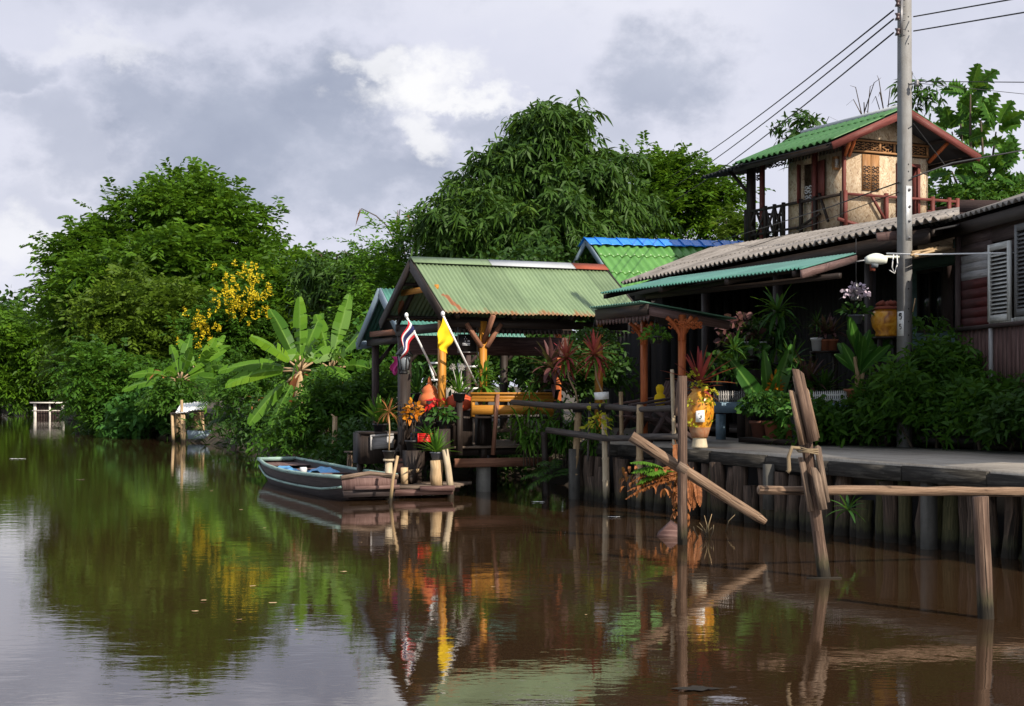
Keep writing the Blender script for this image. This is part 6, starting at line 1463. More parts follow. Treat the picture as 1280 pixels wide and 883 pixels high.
t, top = potted('canna with two big paddle leaves and an orange flower spike above the clay pots', 962, 549, 20.2, .16, .25, 'terracotta_dark', lambda mb, top: [mb.blade(top+ZUP*.1, d_, L, w, dp, 8, face=(R(-.3, .3), -1, .35)) for d_, L, w, dp in ((Vector((-.5, -.1, .8)), 1.0, .24, .1), (Vector((-.05, .2, 1)), .95, .2, .05), (Vector((.28, 0, 1)), 1.05, .24, .08), (Vector((.5, -.3, .6)), .6, .16, .3), (Vector((.1, -.3, .9)), .7, .15, .15))], 'broad')
mb = MB(); q = top+Vector((.06, -.1, .0)); mb.tube([q, q+ZUP*.4], .012, 6); bushy(mb, q+ZUP*.52, .06, .05, .22, 40, .11, .05, .2, .6); mb.build('blossom', M['leaf_croton'], t)
for px, lab, mt, fol, Y in ((951, 'bushy pale green plant in the terracotta pot nearest the table', 'terracotta_dark', 'pot', 19.75), (968, 'bushy pale green plant in the terracotta pot in the middle of the row', 'terracotta', 'pot', 19.5),
                        (990, 'broad leaved plant in a small plain terracotta pot', 'terracotta', 'broad', 19.2), (1001, 'broad leaved plant in a tall blue grey pot behind the leaning post', 'grey_pot', 'broad', 19.1)):
    q = P(px, 549, Y); z_ = P(970, 552, 19.5).z+.037
    if fol == 'pot': potted(lab, px, 549, Y, .15, .24, mt, lambda mb, top: bushy(mb, top+ZUP*.2, .34, .26, .32, 360, .08, .06), fol, z=z_)
    else: potted(lab, px, 549, Y, .11 if px < 1000 else .15, .2 if px < 1000 else .33, mt, lambda mb, top: bushy(mb, top+ZUP*.12, .2, .2, .22, 36, .17, .1), fol, z=z_)
potted('variegated spiky dracaena on the porch behind the clay pots', 990, 500, 20.3, .13, .16, 'black', lambda mb, top: (rosette(mb, top+ZUP*.1, 34, .42, .05, -.3, 1.4, .4), rosette(mb, top+ZUP*.4, 24, .36, .045, -.3, 1.4, .4)), 'pot')
stand(990, 501, 20.3, 'dark stand under the variegated spiky dracaena')
potted('tall drooping dracaena hanging deep in the porch above the canna', 972, 470, 22.3, .14, .2, 'black', lambda mb, top: (rosette(mb, top+ZUP*.3, 36, .5, .06, -.5, 1.2, .6), rosette(mb, top+ZUP*.8, 40, .5, .06, -.6, 1.3, .7), rosette(mb, top+ZUP*.55, 24, .45, .06, -.6, .9, .7)), 'pot')
stand(972, 471, 22.3, 'dark stand under the tall drooping dracaena')
potted('small palm in a white pot on the narrow porch shelf', 1021, 440, 20.6, .085, .2, 'white_pot', lambda mb, top: (mb.tube([top, top+ZUP*.22], .01, 5), rosette(mb, top+ZUP*.22, 30, .24, .02, -.3, 1.4, .6)), 'dark')
for px, lab in ((1031, 'red pot with purple leaves on the narrow shelf, next to the white pot'), (1040, 'red pot with purple leaves at the end of the narrow shelf')):
    potted(lab, px, 440, 20.6, .085, .18, 'terracotta', lambda mb, top: rosette(mb, top+ZUP*.1, 22, .3, .05, 0, 1.4, .4), 'purple')
t, top = potted('white flowering orchid in a grey pot hung below the metal bell', 1070, 405, 19.25, .1, .12, 'grey_pot', lambda mb, top: bushy(mb, top+ZUP*.06, .2, .14, .14, 40, .15, .05), 'pot')
mb = MB(); bushy(mb, top+ZUP*.3+Vector((-.02, -.05, 0)), .2, .12, .22, 90, .06, .06, .1, 0, .6); mb.build('blossom', M['petal_white'], t)
mb = MB()
for a in (0, 2.1, 4.2): mb.tube([top+Vector((.09*math.cos(a), .09*math.sin(a), 0)), Vector((top.x, top.y, top.z+.5)), Vector((top.x, top.y, 3.5))], .004, 4)
mb.build('cord', M['wire'], t)
t, top = potted('large plant with broad bright leaves in a terracotta bowl on the planter ledge', 1074, 504, 19.25, .19, .19, 'terracotta', lambda mb, top: [mb.blade(top+ZUP*(.12+.35*R(0, 1)), rnd_dir(.35 if k < 8 else .8, 1.4), R(.42, .66), R(.17, .22), .22, 6, face=(R(-.6, .6), -1, .5), shape=lambda t: max(.03, math.sin(math.pi*min(1, .06+t*.9))**.9*(.35+.65*t))) for k in range(22)], 'broad')
mb = MB()
for k in range(4): mb.tube([top+Vector((R(-.06, .06), R(-.05, .05), 0)), top+Vector((R(-.08, .08), R(-.05, .05), .45))], [.03, .022], 7)
mb.build('stem', M['bamboo'], t)
potted('dark strappy plant behind the white picket edging', 1030, 503, 20.0, .13, .15, 'black', lambda mb, top: (rosette(mb, top, 30, .42, .06, .1, 1.3, .4), bushy(mb, top+ZUP*.05, .3, .2, .2, 40, .2, .06)), 'dark')
potted('reddish green plant behind the leaning post and picket edging', 1010, 498, 20.2, .14, .16, 'black', lambda mb, top: rosette(mb, top+ZUP*.05, 34, .5, .06, 0, 1.3, .45), 'purple')
for px, lab in ((1030, 'dark stand under the dark strappy plant'), (1010, 'dark stand under the reddish green plant')): stand(px, 504 if px == 1030 else 499, 20.0 if px == 1030 else 20.2, lab)
# ferns on the bank wall behind the square post
c = P(842, 600, 17.6); t = thing('dead_fern', 'curled orange brown dead fern fronds hanging over the bank wall', 'fern', c); mb = MB()
for k in range(9):
    b_ = c+Vector((R(-.1, .2), -.1, R(-.02, .2))); frond(mb, b_, Vector((-1+R(-.2, .3), -.2, R(-.1, .3))), R(.45, .8), 18, .075, .04, .45)
for k in range(60):
    b_ = c+Vector((R(-.65, .1), R(-.3, -.1), R(-.12, .2))); mb.blade(b_, rnd_dir(-1, 1), R(.06, .13), .04, 1.2, 5)
for k in range(14): b_ = c+Vector((R(.0, .3), -.12, R(.0, .2))); frond(mb, b_, Vector((R(-.3, .3), -.35, -.4)), R(.3, .45), 14, .055, .03, 1.3)
for k in range(90):
    b_ = c+Vector((R(-.02, .16), R(-.3, -.1), R(-.42, .1))); mb.blade(b_, rnd_dir(-1, 1), R(.05, .12), .035, 1.3, 5)
for k in range(5): b_ = P(843+R(-6, 6), 565+R(-15, 10), 17.9); frond(mb, b_, Vector((R(-.4, .4), -.4, -.2)), .3, 10, .08, .04, .9)
mb.build('fronds', M['leaf_deadfern'], t)
c = P(838, 590, 17.5); mb = MB()
for k in range(6): frond(mb, c+Vector((R(-.05, .05), -.05, 0)), Vector((-.8+R(-.3, .5), -.3, .35+R(-.2, .3))), R(.35, .6), 16, .12, .04, .5)
single(mb, 'fern_clump', M['leaf_potlight'], 'bright green fern fronds above the dead fern behind the square post', 'fern', c)
c = P(1060, 632, 14.6); mb = MB(); rosette(mb, c-ZUP*.05, 14, .26, .035, -.2, 1.3, .4); single(mb, 'wall_weed', M['leaf_pot'], 'small green weed on the dark piles right of the leaning post', 'weed', c)
# ================================================================== SHRUBS BEHIND THE WALKWAY
def shrub(name, label, cat, c, clumps, mat, L, W, per, trunks=3, bend=.25, up=.35, kind='spray', group=None):
    """clumps: list of (offset, rx, ry, rz, sprays)"""
    c = Vector(c); t = thing(name, label, cat, c, group); mb = MB(); ms = MB()
    for off, rx, ry, rz, n in clumps:
        o = Vector(off)
        v = RNG.normal(size=(n, 3)); v /= np.linalg.norm(v, axis=1, keepdims=True); v[:, 2] = np.where(v[:, 2] < -.2, -v[:, 2], v[:, 2])
        rad = RNG.random(n)**.45; p = np.array(c+o)+v*rad[:, None]*np.array([rx, ry, rz])
        p += .12*min(rx, rz)*np.sin(p[:, [1, 2, 0]]*7/max(rx, .3))
        axd = v*.9+RNG.normal(size=(n, 3))*.4+np.array([0, 0, up]); axd /= np.linalg.norm(axd, axis=1, keepdims=True)
        k = np.arange(per); tt = (k+.5)/per
        sl = L*per*.28*(.7+.6*RNG.random(n))
        pos = p[:, None, :]+axd[:, None, :]*(tt[None, :, None]*sl[:, None, None]); pos[:, :, 2] -= (tt**2)[None, :]*sl[:, None]*.25
        sd = np.cross(axd, RNG.normal(size=(n, 3))); sd /= np.linalg.norm(sd, axis=1, keepdims=True); sd2 = np.cross(axd, sd)
        ang = k*2.4; ld = axd[:, None, :]*.6+sd[:, None, :]*np.cos(ang)[None, :, None]+sd2[:, None, :]*np.sin(ang)[None, :, None]+np.array([0, 0, .1])
        va = np.clip(np.repeat(RNG.random(n), per)*.5+RNG.random(n*per)*.5, 0, 1)
        nn = n*per
        mb.leaves(pos.reshape(-1, 3), ld.reshape(-1, 3)+RNG.normal(size=(nn, 3))*.2, RNG.normal(size=(nn, 3)), L*(.6+.6*RNG.random(nn)), W*(.7+.5*RNG.random(nn)), bend, .1, va)
    mb.build('foliage', M['leaf_'+mat], t)
    for k in range(trunks):
        off, rx, ry, rz, n = clumps[k % len(clumps)]; e = c+Vector(off)+Vector((R(-.3, .3)*rx, R(-.3, .3)*ry, R(0, .5)*rz)); b0 = c+Vector((off[0]*.5+R(-.1, .1), off[1]*.5, -.25))
        ms.tube([b0, b0.lerp(e, .5)+Vector((R(-.1, .1), R(-.1, .1), 0)), e], [.025*max(1, rz), .02*max(1, rz), .008], 6)
    ms.build('stem', M['trunk'], t); return t
shrub('shrub', 'low dark leafy shrub along the walkway next to the planter ledge', 'shrub', P(1060, 552, 19.2)*1, [((-.2, .0, .08), .5, .35, .25, 180), ((.35, -.1, .1), .5, .35, .27, 200), ((-.5, .1, .05), .3, .3, .2, 90)], 'shrub', .15, .045, 9)
shrub('shrub', 'tall bright tipped shrub in front of the concrete pole', 'shrub', P(1165, 556, 18.3), [((0, 0, .35), .6, .45, .6, 330), ((-.3, .1, .2), .45, .4, .45, 160), ((.2, .2, .75), .45, .35, .35, 170), ((.55, -.1, .3), .4, .4, .4, 150)], 'shrub', .17, .04, 9, up=.7)
shrub('shrub', 'dark shrub with arching shoots below the siding house', 'shrub', P(1238, 563, 17.5), [((0, 0, .25), .55, .45, .42, 260), ((.5, -.3, .25), .45, .45, .42, 200), ((.25, .2, .45), .4, .3, .25, 100)], 'shrub', .15, .042, 9, up=.6)
shrub('shrub', 'dark shrub at the walkway edge beyond the siding house corner', 'shrub', P(1310, 566, 16.6), [((0, 0, .25), .6, .5, .4, 240)], 'dark', .15, .045, 9, up=.6)
shrub('shrub', 'small light tipped shrub just left of the concrete pole', 'shrub', P(1105, 535, 18.9), [((0, 0, .2), .3, .25, .3, 70)], 'shrub', .18, .04, 8, up=.9)
shrub('climbing_vine', 'thin leafy vine climbing before the teal wall beside the siding house', 'vine', P(1183, 470, 19.0), [((-.1, 0, .1), .16, .12, .3, 16), ((-.3, 0, .62), .2, .1, .14, 16), ((-.05, 0, .5), .22, .1, .1, 9), ((0, 0, -.4), .16, .12, .35, 22)], 'shrub', .09, .04, 9)
# ================================================================== TREES
def tree(name, label, cat, base, lobes, mat, n_spray, per, L, W, spray=.8, droop=.35, up=.3, bend=.2, leafdroop=0., shell=.3, group=None, trunk=.2, gap=.25, clump=15, bough=.6, limbs=True, flat=1.0, mode='alt'):
    """lobes: (centre, rx, ry, rz); a crown of many leafy sprays spread through the lobes' volume"""
    base = Vector(base); t = thing(name, label, cat, base, group); mb = MB()
    vol = np.array([l[1]*l[2]+l[1]*l[3]+l[2]*l[3] for l in lobes]); vol = vol/vol.sum(); C = np.array([list(l[0]) for l in lobes]); Rr = np.array([[l[1], l[2], l[3]] for l in lobes])
    which = RNG.choice(len(lobes), size=n_spray, p=vol)
    v = RNG.normal(size=(n_spray, 3)); v /= np.linalg.norm(v, axis=1, keepdims=True); v[:, 1] = np.where((v[:, 1] > .45) & (RNG.random(n_spray) < .6), -v[:, 1], v[:, 1])
    rad = RNG.random(n_spray)**shell
    # lumpy outline
    lump = 1+.16*np.sin(v[:, 0]*5+which*1.7)*np.sin(v[:, 2]*6+which)+.10*np.sin(v[:, 0]*13+v[:, 2]*11+which*3)
    p = C[which]+v*rad[:, None]*lump[:, None]*Rr[which]
    nb = max(12, n_spray//clump); bi = RNG.integers(0, nb, n_spray); bi = bi % n_spray
    bw = spray*bough; which = which[bi]; v = v[bi]*.75+RNG.normal(size=(n_spray, 3))*.35; v /= np.linalg.norm(v, axis=1, keepdims=True)
    p = p[bi]+RNG.normal(size=(n_spray, 3))*np.array([bw, bw, bw*.42]); bhue = RNG.random(nb)[bi % nb]
    s_ = max(.6, np.mean(Rr)*.55); g = np.sin(p[:, 0]/s_*3.1+1.3*np.sin(p[:, 2]/s_*2.3))+np.sin(p[:, 2]/s_*4.0+p[:, 1]/s_*2.7)
    keep = (g > -2+gap*2*RNG.random(n_spray)*1.6) | (RNG.random(n_spray) < .35); p = p[keep]; v = v[keep]; bhue = bhue[keep]; n = len(p)
    ax = v*np.array([.9, .9, .55])+RNG.normal(size=(n, 3))*.38+np.array([0, 0, up]); ax /= np.linalg.norm(ax, axis=1, keepdims=True)
    k = np.arange(per); tt = (k+.6)/per; sl = spray*(.6+.8*RNG.random(n))
    pos = p[:, None, :]+ax[:, None, :]*(tt[None, :, None]*sl[:, None, None]); pos[:, :, 2] -= (tt**2)[None, :]*sl[:, None]*droop
    sd = np.cross(ax, np.array([0, 0, 1.0])); sd /= (np.linalg.norm(sd, axis=1, keepdims=True)+1e-6); sd2 = np.cross(sd, ax)
    if mode == 'alt':          # leaflets to both sides of a spray, lying flat
        sg = np.where(k % 2 == 0, 1, -1); ld = ax[:, None, :]*.7+sd[:, None, :]*(sg*.9)[None, :, None]+np.array([0, 0, -.1-leafdroop])
        side = np.broadcast_to(ax[:, None, :], ld.shape)
    else:                       # whorl of leaves round the twig end
        a = k*2.4; ld = ax[:, None, :]*.45+sd[:, None, :]*np.cos(a)[None, :, None]+sd2[:, None, :]*np.sin(a)[None, :, None]+np.array([0, 0, -leafdroop]); side = RNG.normal(size=ld.shape)
    nn = n*per; va = np.clip(np.repeat(bhue*.35+RNG.random(n)*.35, per)+RNG.random(nn)*.4, 0, 1)
    mb.leaves(pos.reshape(-1, 3), ld.reshape(-1, 3)+RNG.normal(size=(nn, 3))*.22, side.reshape(-1, 3)+RNG.normal(size=(nn, 3))*.35, L*(.65+.6*RNG.random(nn)), W*(.7+.5*RNG.random(nn)), bend, .1, va)
    mb.build('crown', M['leaf_'+mat], t)
    ms = MB(); top = Vector(np.mean(C, axis=0)); fork = base.lerp(Vector((top.x, top.y, base.z+(top.z-base.z)*.6)), .8)
    ms.tube([base-ZUP*.4, base.lerp(fork, .5)+Vector((R(-.15, .15), 0, 0)), fork], [trunk*1.2, trunk, trunk*.8], 9, jit=.08)
    if limbs:
        for c in C:
            c = Vector(c); m_ = fork.lerp(c, .55)+Vector((R(-.3, .3), R(-.3, .3), R(.0, .3))); ms.tube([fork, m_, c], [trunk*.55, trunk*.38, trunk*.15], 7)
            for q in range(4):
                e = c+Vector((R(-1, 1), R(-1, .4), R(-.3, 1)))*min(1.4, s_*1.2); ms.tube([m_.lerp(c, .5+.12*q), e.lerp(c, .4)+ZUP*.15, e], [trunk*.2, trunk*.12, trunk*.04], 5)
    ms.build('trunk', M['trunk'], t); return t
def lobe(px, py, rx, ry, Y, ryd=None, dY=0):
    Y = Y+dY; k = Y/F*.9; return (P(px, py, Y), rx*k, (ryd or (rx+ry)/2)*k, ry*k)
def at_(px, Y, z=.5): q = P(px, 480, Y); return Vector((q.x, Y, z))
# the big feathery tree
Y = 62; tree('rain_tree', 'largest tree on the far bank with a broad feathery domed crown', 'tree', at_(225, Y+1),
     [lobe(238, 268, 55, 48, Y), lobe(188, 290, 55, 42, Y), lobe(285, 300, 52, 48, Y, dY=-1), lobe(120, 322, 48, 36, Y), lobe(325, 345, 48, 48, Y, dY=-1), lobe(150, 365, 75, 55, Y, dY=-2), lobe(230, 350, 85, 60, Y, dY=-3),
      lobe(92, 350, 34, 32, Y), lobe(290, 395, 70, 50, Y, dY=-2), lobe(120, 420, 50, 50, Y, dY=-1)], 'rain', 7000, 12, .33, .12, .85, .3, .32, .25, .1, trunk=.4)
Y = 54; tree('bushy_tree', 'yellowish olive bushy tree in front of the broad feathery tree', 'tree', at_(190, Y), [lobe(190, 395, 75, 48, Y), lobe(145, 420, 45, 45, Y), lobe(240, 425, 55, 45, Y), lobe(190, 455, 70, 40, Y)], 'olive', 2500, 12, .24, .10, .8, .4, .35, .25, .1, trunk=.2)
Y = 84; tree('dark_tree', 'dark tree at the far bend with a few sunlit sprays', 'tree', at_(50, Y), [lobe(58, 425, 40, 44, Y), lobe(25, 440, 38, 46, Y), lobe(85, 455, 48, 42, Y), lobe(40, 480, 45, 28, Y)], 'rain', 2300, 12, .32, .13, 1.0, .3, .25, .25, .1, trunk=.25)
Y = 92; tree('distant_tree', 'dark distant tree where the canal bends out of sight', 'tree', at_(-5, Y), [lobe(8, 430, 32, 38, Y), lobe(-35, 420, 40, 45, Y), lobe(20, 465, 40, 35, Y)], 'dark', 1500, 10, .45, .2, 1.2, .3, .3, .2, 0, trunk=.3)
Y = 71; tree('bushy_tree', 'low yellow flecked tree overhanging the water beside the small green roofed landing', 'tree', at_(120, Y), [lobe(122, 466, 38, 42, Y), lobe(135, 498, 36, 30, Y), lobe(104, 440, 32, 32, Y)], 'olive', 1200, 12, .24, .1, .8, .5, .2, .3, .2, trunk=.15)
Y = 50; tree('bushy_tree', 'mid green leafy tree hanging over the shaded bank between the olive tree and the banana', 'tree', at_(165, Y), [lobe(135, 475, 42, 40, Y), lobe(170, 500, 38, 36, Y), lobe(140, 515, 32, 22, Y)], 'shrub', 1300, 11, .2, .09, .6, .4, .25, .25, .1, trunk=.14)
Y = 52; tree('slender_tree', 'green crown rising between the broad feathery tree and the roof ridge', 'tree', at_(360, Y), [lobe(372, 359, 40, 36, Y), lobe(345, 394, 45, 45, Y), lobe(390, 409, 45, 50, Y)], 'rain', 1700, 12, .3, .12, .9, .3, .35, .25, .1, trunk=.2)
Y = 44; tree('mango_tree', 'round crowned mango tree with hanging leaves behind the banana plant', 'tree', at_(430, Y), [lobe(415, 339, 32, 28, Y), lobe(452, 344, 40, 30, Y), lobe(430, 384, 55, 45, Y), lobe(470, 404, 45, 55, Y), lobe(410, 434, 50, 50, Y), lobe(455, 454, 50, 45, Y)], 'mango', 2300, 12, .3, .075, .45, .5, .2, .35, .55, trunk=.2, mode='whorl')
Y = 41; tree('acacia_tree', 'pale lime green feathery tree touching the pavilion gable', 'tree', at_(487, Y), [lobe(490, 350, 30, 28, Y), lobe(470, 375, 32, 26, Y), lobe(505, 310, 14, 30, Y), lobe(485, 405, 30, 30, Y)], 'lime', 900, 14, .17, .06, .8, .3, .3, .2, .1, trunk=.1, gap=.5)
# giant reed plumes over the gable
t = thing('dry_reed', 'bare arching dry stems above the pavilion gable', 'reed', at_(500, 43)); mb = MB(); ml = MB()
for pts in ([(497, 330), (492, 300), (484, 283), (470, 270), (452, 261), (447, 268)], [(520, 330), (518, 300), (516, 285), (508, 268), (500, 262), (497, 285)], [(526, 330), (524, 295), (527, 275)], [(508, 330), (503, 300), (498, 280)]):
    mb = MB(); mb.tube([P(x, y, 43) for x, y in pts], [.03, .028, .024, .02, .014, .01][:len(pts)], 5); mb.build('stem', M['bamboo_dark'], t)
for a, b_ in (((451, 263), (444, 282)), ((499, 265), (495, 290)), ((517, 280), (513, 296)), ((509, 270), (511, 286))):
    ml = MB()
    for k in range(4): q = P(*a, 43)+Vector((R(-.05, .05), 0, R(-.05, .05))); e = P(*b_, 43); ml.blade(q, (e-q), (e-q).length*R(.8, 1.1), .07, .1, 4)
    ml.build('dry_leaf', M['leaf_deadfern'], t)
# centre mango
Y = 40; tree('mango_tree', 'tall pyramid shaped mango tree behind the pavilion', 'tree', at_(690, Y+1), [lobe(690, 180, 46, 46, Y), lobe(690, 235, 78, 48, Y), lobe(615, 245, 42, 42, Y), lobe(590, 280, 62, 50, Y, dY=-.5), lobe(755, 240, 52, 48, Y), lobe(768, 285, 48, 45, Y), lobe(690, 300, 110, 48, Y, dY=-1), lobe(568, 300, 32, 34, Y), lobe(620, 340, 90, 40, Y)], 'mango', 5000, 13, .33, .072, .42, .5, .25, .3, .6, trunk=.3, mode='whorl', shell=.25, clump=22, bough=.7, gap=.5)
Y = 50; tree('neem_tree', 'airy light green tree with visible limbs beside the lookout house', 'tree', at_(845, Y), [lobe(835, 225, 42, 34, Y), lobe(880, 240, 36, 36, Y), lobe(850, 265, 58, 30, Y), lobe(815, 245, 34, 40, Y), lobe(890, 275, 28, 20, Y), lobe(800, 290, 40, 30, Y)], 'rain', 1900, 12, .22, .09, .7, .25, .35, .2, .1, trunk=.2, gap=.55, shell=.4)
for px, py in ((905, 290), (918, 272)):
    pass
Y = 47; tree('small_tree', 'sparse tree tips showing beside the lookout house railing', 'tree', at_(912, Y), [lobe(915, 285, 14, 14, Y), lobe(930, 300, 16, 12, Y)], 'olive', 110, 11, .22, .09, .5, .3, .3, .2, .1, trunk=.06)
# foliage showing over the lookout roof
Y = 44; tree('cassava_tree', 'thin topped tree whose leaf clusters show over the lookout house ridge', 'tree', at_(1090, Y), [lobe(1102, 122, 24, 11, Y), lobe(1080, 128, 10, 6, Y), lobe(1148, 112, 10, 12, Y), lobe(1100, 170, 40, 20, Y)], 'dark', 130, 11, .34, .085, .4, .4, .3, .3, .3, trunk=.1, mode='whorl', shell=.5)
Y = 43; tree('cassava_tree', 'thin topped tree peeping over the eave end of the lookout roof', 'tree', at_(1008, Y), [lobe(1000, 157, 12, 7, Y), lobe(1020, 154, 9, 5, Y), lobe(1010, 180, 20, 14, Y)], 'dark', 70, 11, .34, .085, .4, .4, .3, .3, .3, trunk=.08, mode='whorl', shell=.5)
# breadfruit
t = thing('breadfruit_tree', 'breadfruit tree with big lobed leaves beside the lookout house', 'tree', at_(1220, 38)); mb = MB(); ms = MB()
def lobed(mb, base, d, L):
    d = Vector(d).normalized(); side = d.cross(ZUP); side = side.normalized() if side.length > .1 else Vector((1, 0, 0)); nrm = side.cross(d); side = d.cross(Vector((R(-.6, .6), -1, R(0, .8)))).normalized(); nrm = side.cross(d)
    mb.cur = R(0, 1); n = 10; pts = []; cur = d.copy(); p = Vector(base); mids = []
    for k in range(n+1): mids.append(mb.add(p)); pts.append(p.copy()); cur = (cur+Vector((0, 0, -.05))).normalized(); p = p+cur*L/n
    for sg in (-1, 1):
        prev = mids[0]
        for k in range(n):
            w = L*.40*math.sin(math.pi*min(1, .12+.88*(k+.5)/n))**.7*(1.0 if k % 2 == 0 else .45)
            o = mb.add(pts[k]+(pts[k+1]-pts[k])*1.25+side*sg*w+nrm*w*.15)
            mb.face((mids[k], o, mids[k+1]), [(.5, k/n), (.5+.5*sg, (k+.5)/n), (.5, (k+1)/n)])
            if k: mb.face((prev, o, mids[k]), [(.5+.5*sg, (k-.5)/n), (.5+.5*sg, (k+.5)/n), (.5, k/n)])
            prev = o
for (px, py, n, sp) in ((1213, 118, 9, 20), (1200, 145, 9, 22), (1226, 150, 10, 26), (1245, 165, 10, 24), (1190, 165, 8, 22), (1215, 185, 14, 30), (1190, 215, 14, 32), (1240, 215, 16, 34), (1270, 200, 10, 26), (1175, 240, 12, 26), (1215, 245, 16, 34), (1262, 240, 14, 34), (1300, 220, 12, 40)):
    c = P(px, py, 38+R(-1, 1)); b0 = P(1222, 260, 38)
    ms.tube([b0, b0.lerp(c, .6)+Vector((R(-.2, .2), 0, 0)), c], [.05, .035, .02], 6)
    for k in range(n):
        d_ = rnd_dir(-.5, 1.3); q = c+d_*R(.05, sp*38/F*.6); lobed(mb, q, d_+Vector((0, -.2, .1)), R(.42, .68))
mb.build('crown', M['leaf_bread'], t); b0 = at_(1222, 38); ms.tube([b0-ZUP*.3, P(1222, 260, 38)], [.14, .09], 8); ms.build('trunk', M['trunk'], t)
shrub('shrub', 'dense dark green bush below the breadfruit tree', 'shrub', P(1225, 262, 37.2), [((0, 0, 0), 1.1, .7, .45, 220), ((-.8, 0, -.1), .6, .5, .4, 90), ((.9, 0, .1), .7, .5, .5, 120)], 'shrub', .2, .06, 9)
# banana plants
def banana(label, c, leavesl, Lm):
    t = thing('banana_plant', label, 'banana plant', c); ms = MB(); c = Vector(c)
    crown = None
    for (bx, by, bz, h, lst) in leavesl:
        b0 = c+Vector((bx, by, bz)); cr = b0+Vector((R(-.1, .1), 0, h)); ms.tube([b0-ZUP*.3, b0.lerp(cr, .5), cr], [.13, .11, .08], 9)
        for (az, el, L, W_, dr) in lst+[(R(0, 360), R(-50, 75), R(.8, 1.3), .42, R(.15, .6)) for _ in range(4)]:
            a = math.radians(az); e = math.radians(el); d = Vector((math.cos(a)*math.cos(e), math.sin(a)*math.cos(e), math.sin(e)))
            q = cr+d*.35; ms.tube([cr, cr+d*.2, q+ZUP*-.02], [.03, .025, .02], 5)
            # blade of torn strips
            mb = MB(); W_ *= .84; L *= .92
            n = 22; p = q.copy(); cur = d.copy(); side = d.cross(Vector((R(-.5, .5), -1, R(.2, .9)))).normalized(); rows = []
            for k in range(n+1):
                rows.append((p.copy(), side.cross(cur).normalized(), cur.copy())); cur = (cur+Vector((0, 0, -dr*2/n))).normalized(); p = p+cur*L/n
            mb.cur = R(.2, .9)
            for sg in (-1, 1):
                tilt = R(.1, .45); jag = 0
                for k in range(n):
                    if random.random() < .36: tilt = R(-.15, .8); jag = R(-.16, .16); mb.cur = min(1, max(0, mb.cur+R(-.1, .1)))
                    w0 = W_*.5*max(.03, math.sin(math.pi*min(1, .07+.9*k/n))**.55); w1 = W_*.5*max(.03, math.sin(math.pi*min(1, .07+.9*(k+1)/n))**.55)
                    (p0, u0, c0_), (p1, u1, c1_) = rows[k], rows[k+1]
                    o0 = p0+(side*sg-u0*tilt+c0_*(.2+jag)).normalized()*w0; o1 = p1+(side*sg-u1*tilt+c1_*(.2+jag)).normalized()*w1*.985
                    i = [mb.add(x) for x in (p0, p1, o1, o0)]; f = (i[0], i[1], i[2], i[3]) if sg > 0 else (i[3], i[2], i[1], i[0])
                    uvq = [(.5, k/n), (.5, (k+1)/n), (.5+.5*sg, (k+1)/n), (.5+.5*sg, k/n)]; mb.face(f, uvq if sg > 0 else uvq[::-1])
            mb.build('leaf', M['leaf_banana'], t)
        for q in range(3):
            md = MB(); md.blade(cr-ZUP*.05, rnd_dir(-.3, .2), R(.7, 1.0), .16, 1.6, 8); md.build('dry_leaf', M['leaf_deadfern'], t)
    ms.build('stem', M['bamboo'], t); return t
c = at_(372, 30, .4)
banana('big banana plant with torn bright leaves behind the boat', c, [
    (0, 0, 0, 1.55, [(180, 14, 1.5, .42, .3), (188, 2, 1.35, .4, .3), (200, -38, 1.3, .42, .25), (240, -45, 1.3, .42, .2), (100, 75, 1.4, .42, .1), (75, 55, 1.5, .42, .25), (30, 35, 1.3, .45, .5), (270, 20, 1.0, .45, .7), (320, 5, 1.1, .42, .6), (150, 62, 1.3, .42, .15)]),
    (.65, .3, .1, 1.5, [(60, 70, 1.5, .42, .12), (20, 52, 1.7, .4, .15), (340, 10, 1.1, .42, .5), (290, 30, 1.1, .45, .6), (120, 60, 1.2, .4, .2), (200, 30, 1.0, .4, .5)])], 1.6)
c = at_(222, 44.8, .3)
banana('smaller banana plant with spreading leaves above the white sheet roof', c, [(0, 0, 0, 1.5, [(180, 22, 1.4, .42, .35), (185, 5, 1.6, .42, .3), (175, -18, 1.4, .4, .2), (80, 65, 1.5, .42, .2), (10, 45, 1.5, .45, .25), (340, 12, 1.6, .42, .3), (0, -5, 1.2, .4, .3), (120, 55, 1.3, .4, .2), (260, 30, 1.1, .42, .5), (200, -25, 1.2, .4, .2)]),
    (.55, .3, 0, 1.7, [(30, 60, 1.3, .4, .2), (60, 40, 1.2, .4, .3), (150, 60, 1.1, .4, .2)])], 1.5)
# yellow flowering senna
Y = 50; t = tree('senna_shrub', 'yellow flowering senna above the banana leaves', 'shrub', at_(295, Y), [lobe(305, 385, 32, 28, Y), lobe(275, 405, 32, 26, Y), lobe(320, 420, 34, 34, Y), lobe(270, 440, 40, 36, Y), lobe(245, 420, 22, 22, Y)], 'shrub', 1100, 12, .15, .06, .5, .3, .4, .2, .1, trunk=.09)
mb = MB()
for k in range(110):
    if k < 78: px, py = 303+RNG.normal()*20, 376+RNG.normal()*20
    else: px, py = 248+RNG.normal()*13, 410+RNG.normal()*15
    c = P(px, py, Y-1.25+R(-.35, .35)); sz = R(.03, .09); e_ = Vector((R(-.1, .1), R(-.1, .1), R(.12, .3)))
    for q in range(3): bushy(mb, c+e_*q*.4, sz*(1-.25*q), sz*.8, sz*1.2, 9, .07, .05, .1, .2, .6)
mb.build('blossom', M['leaf_bloom'], t)
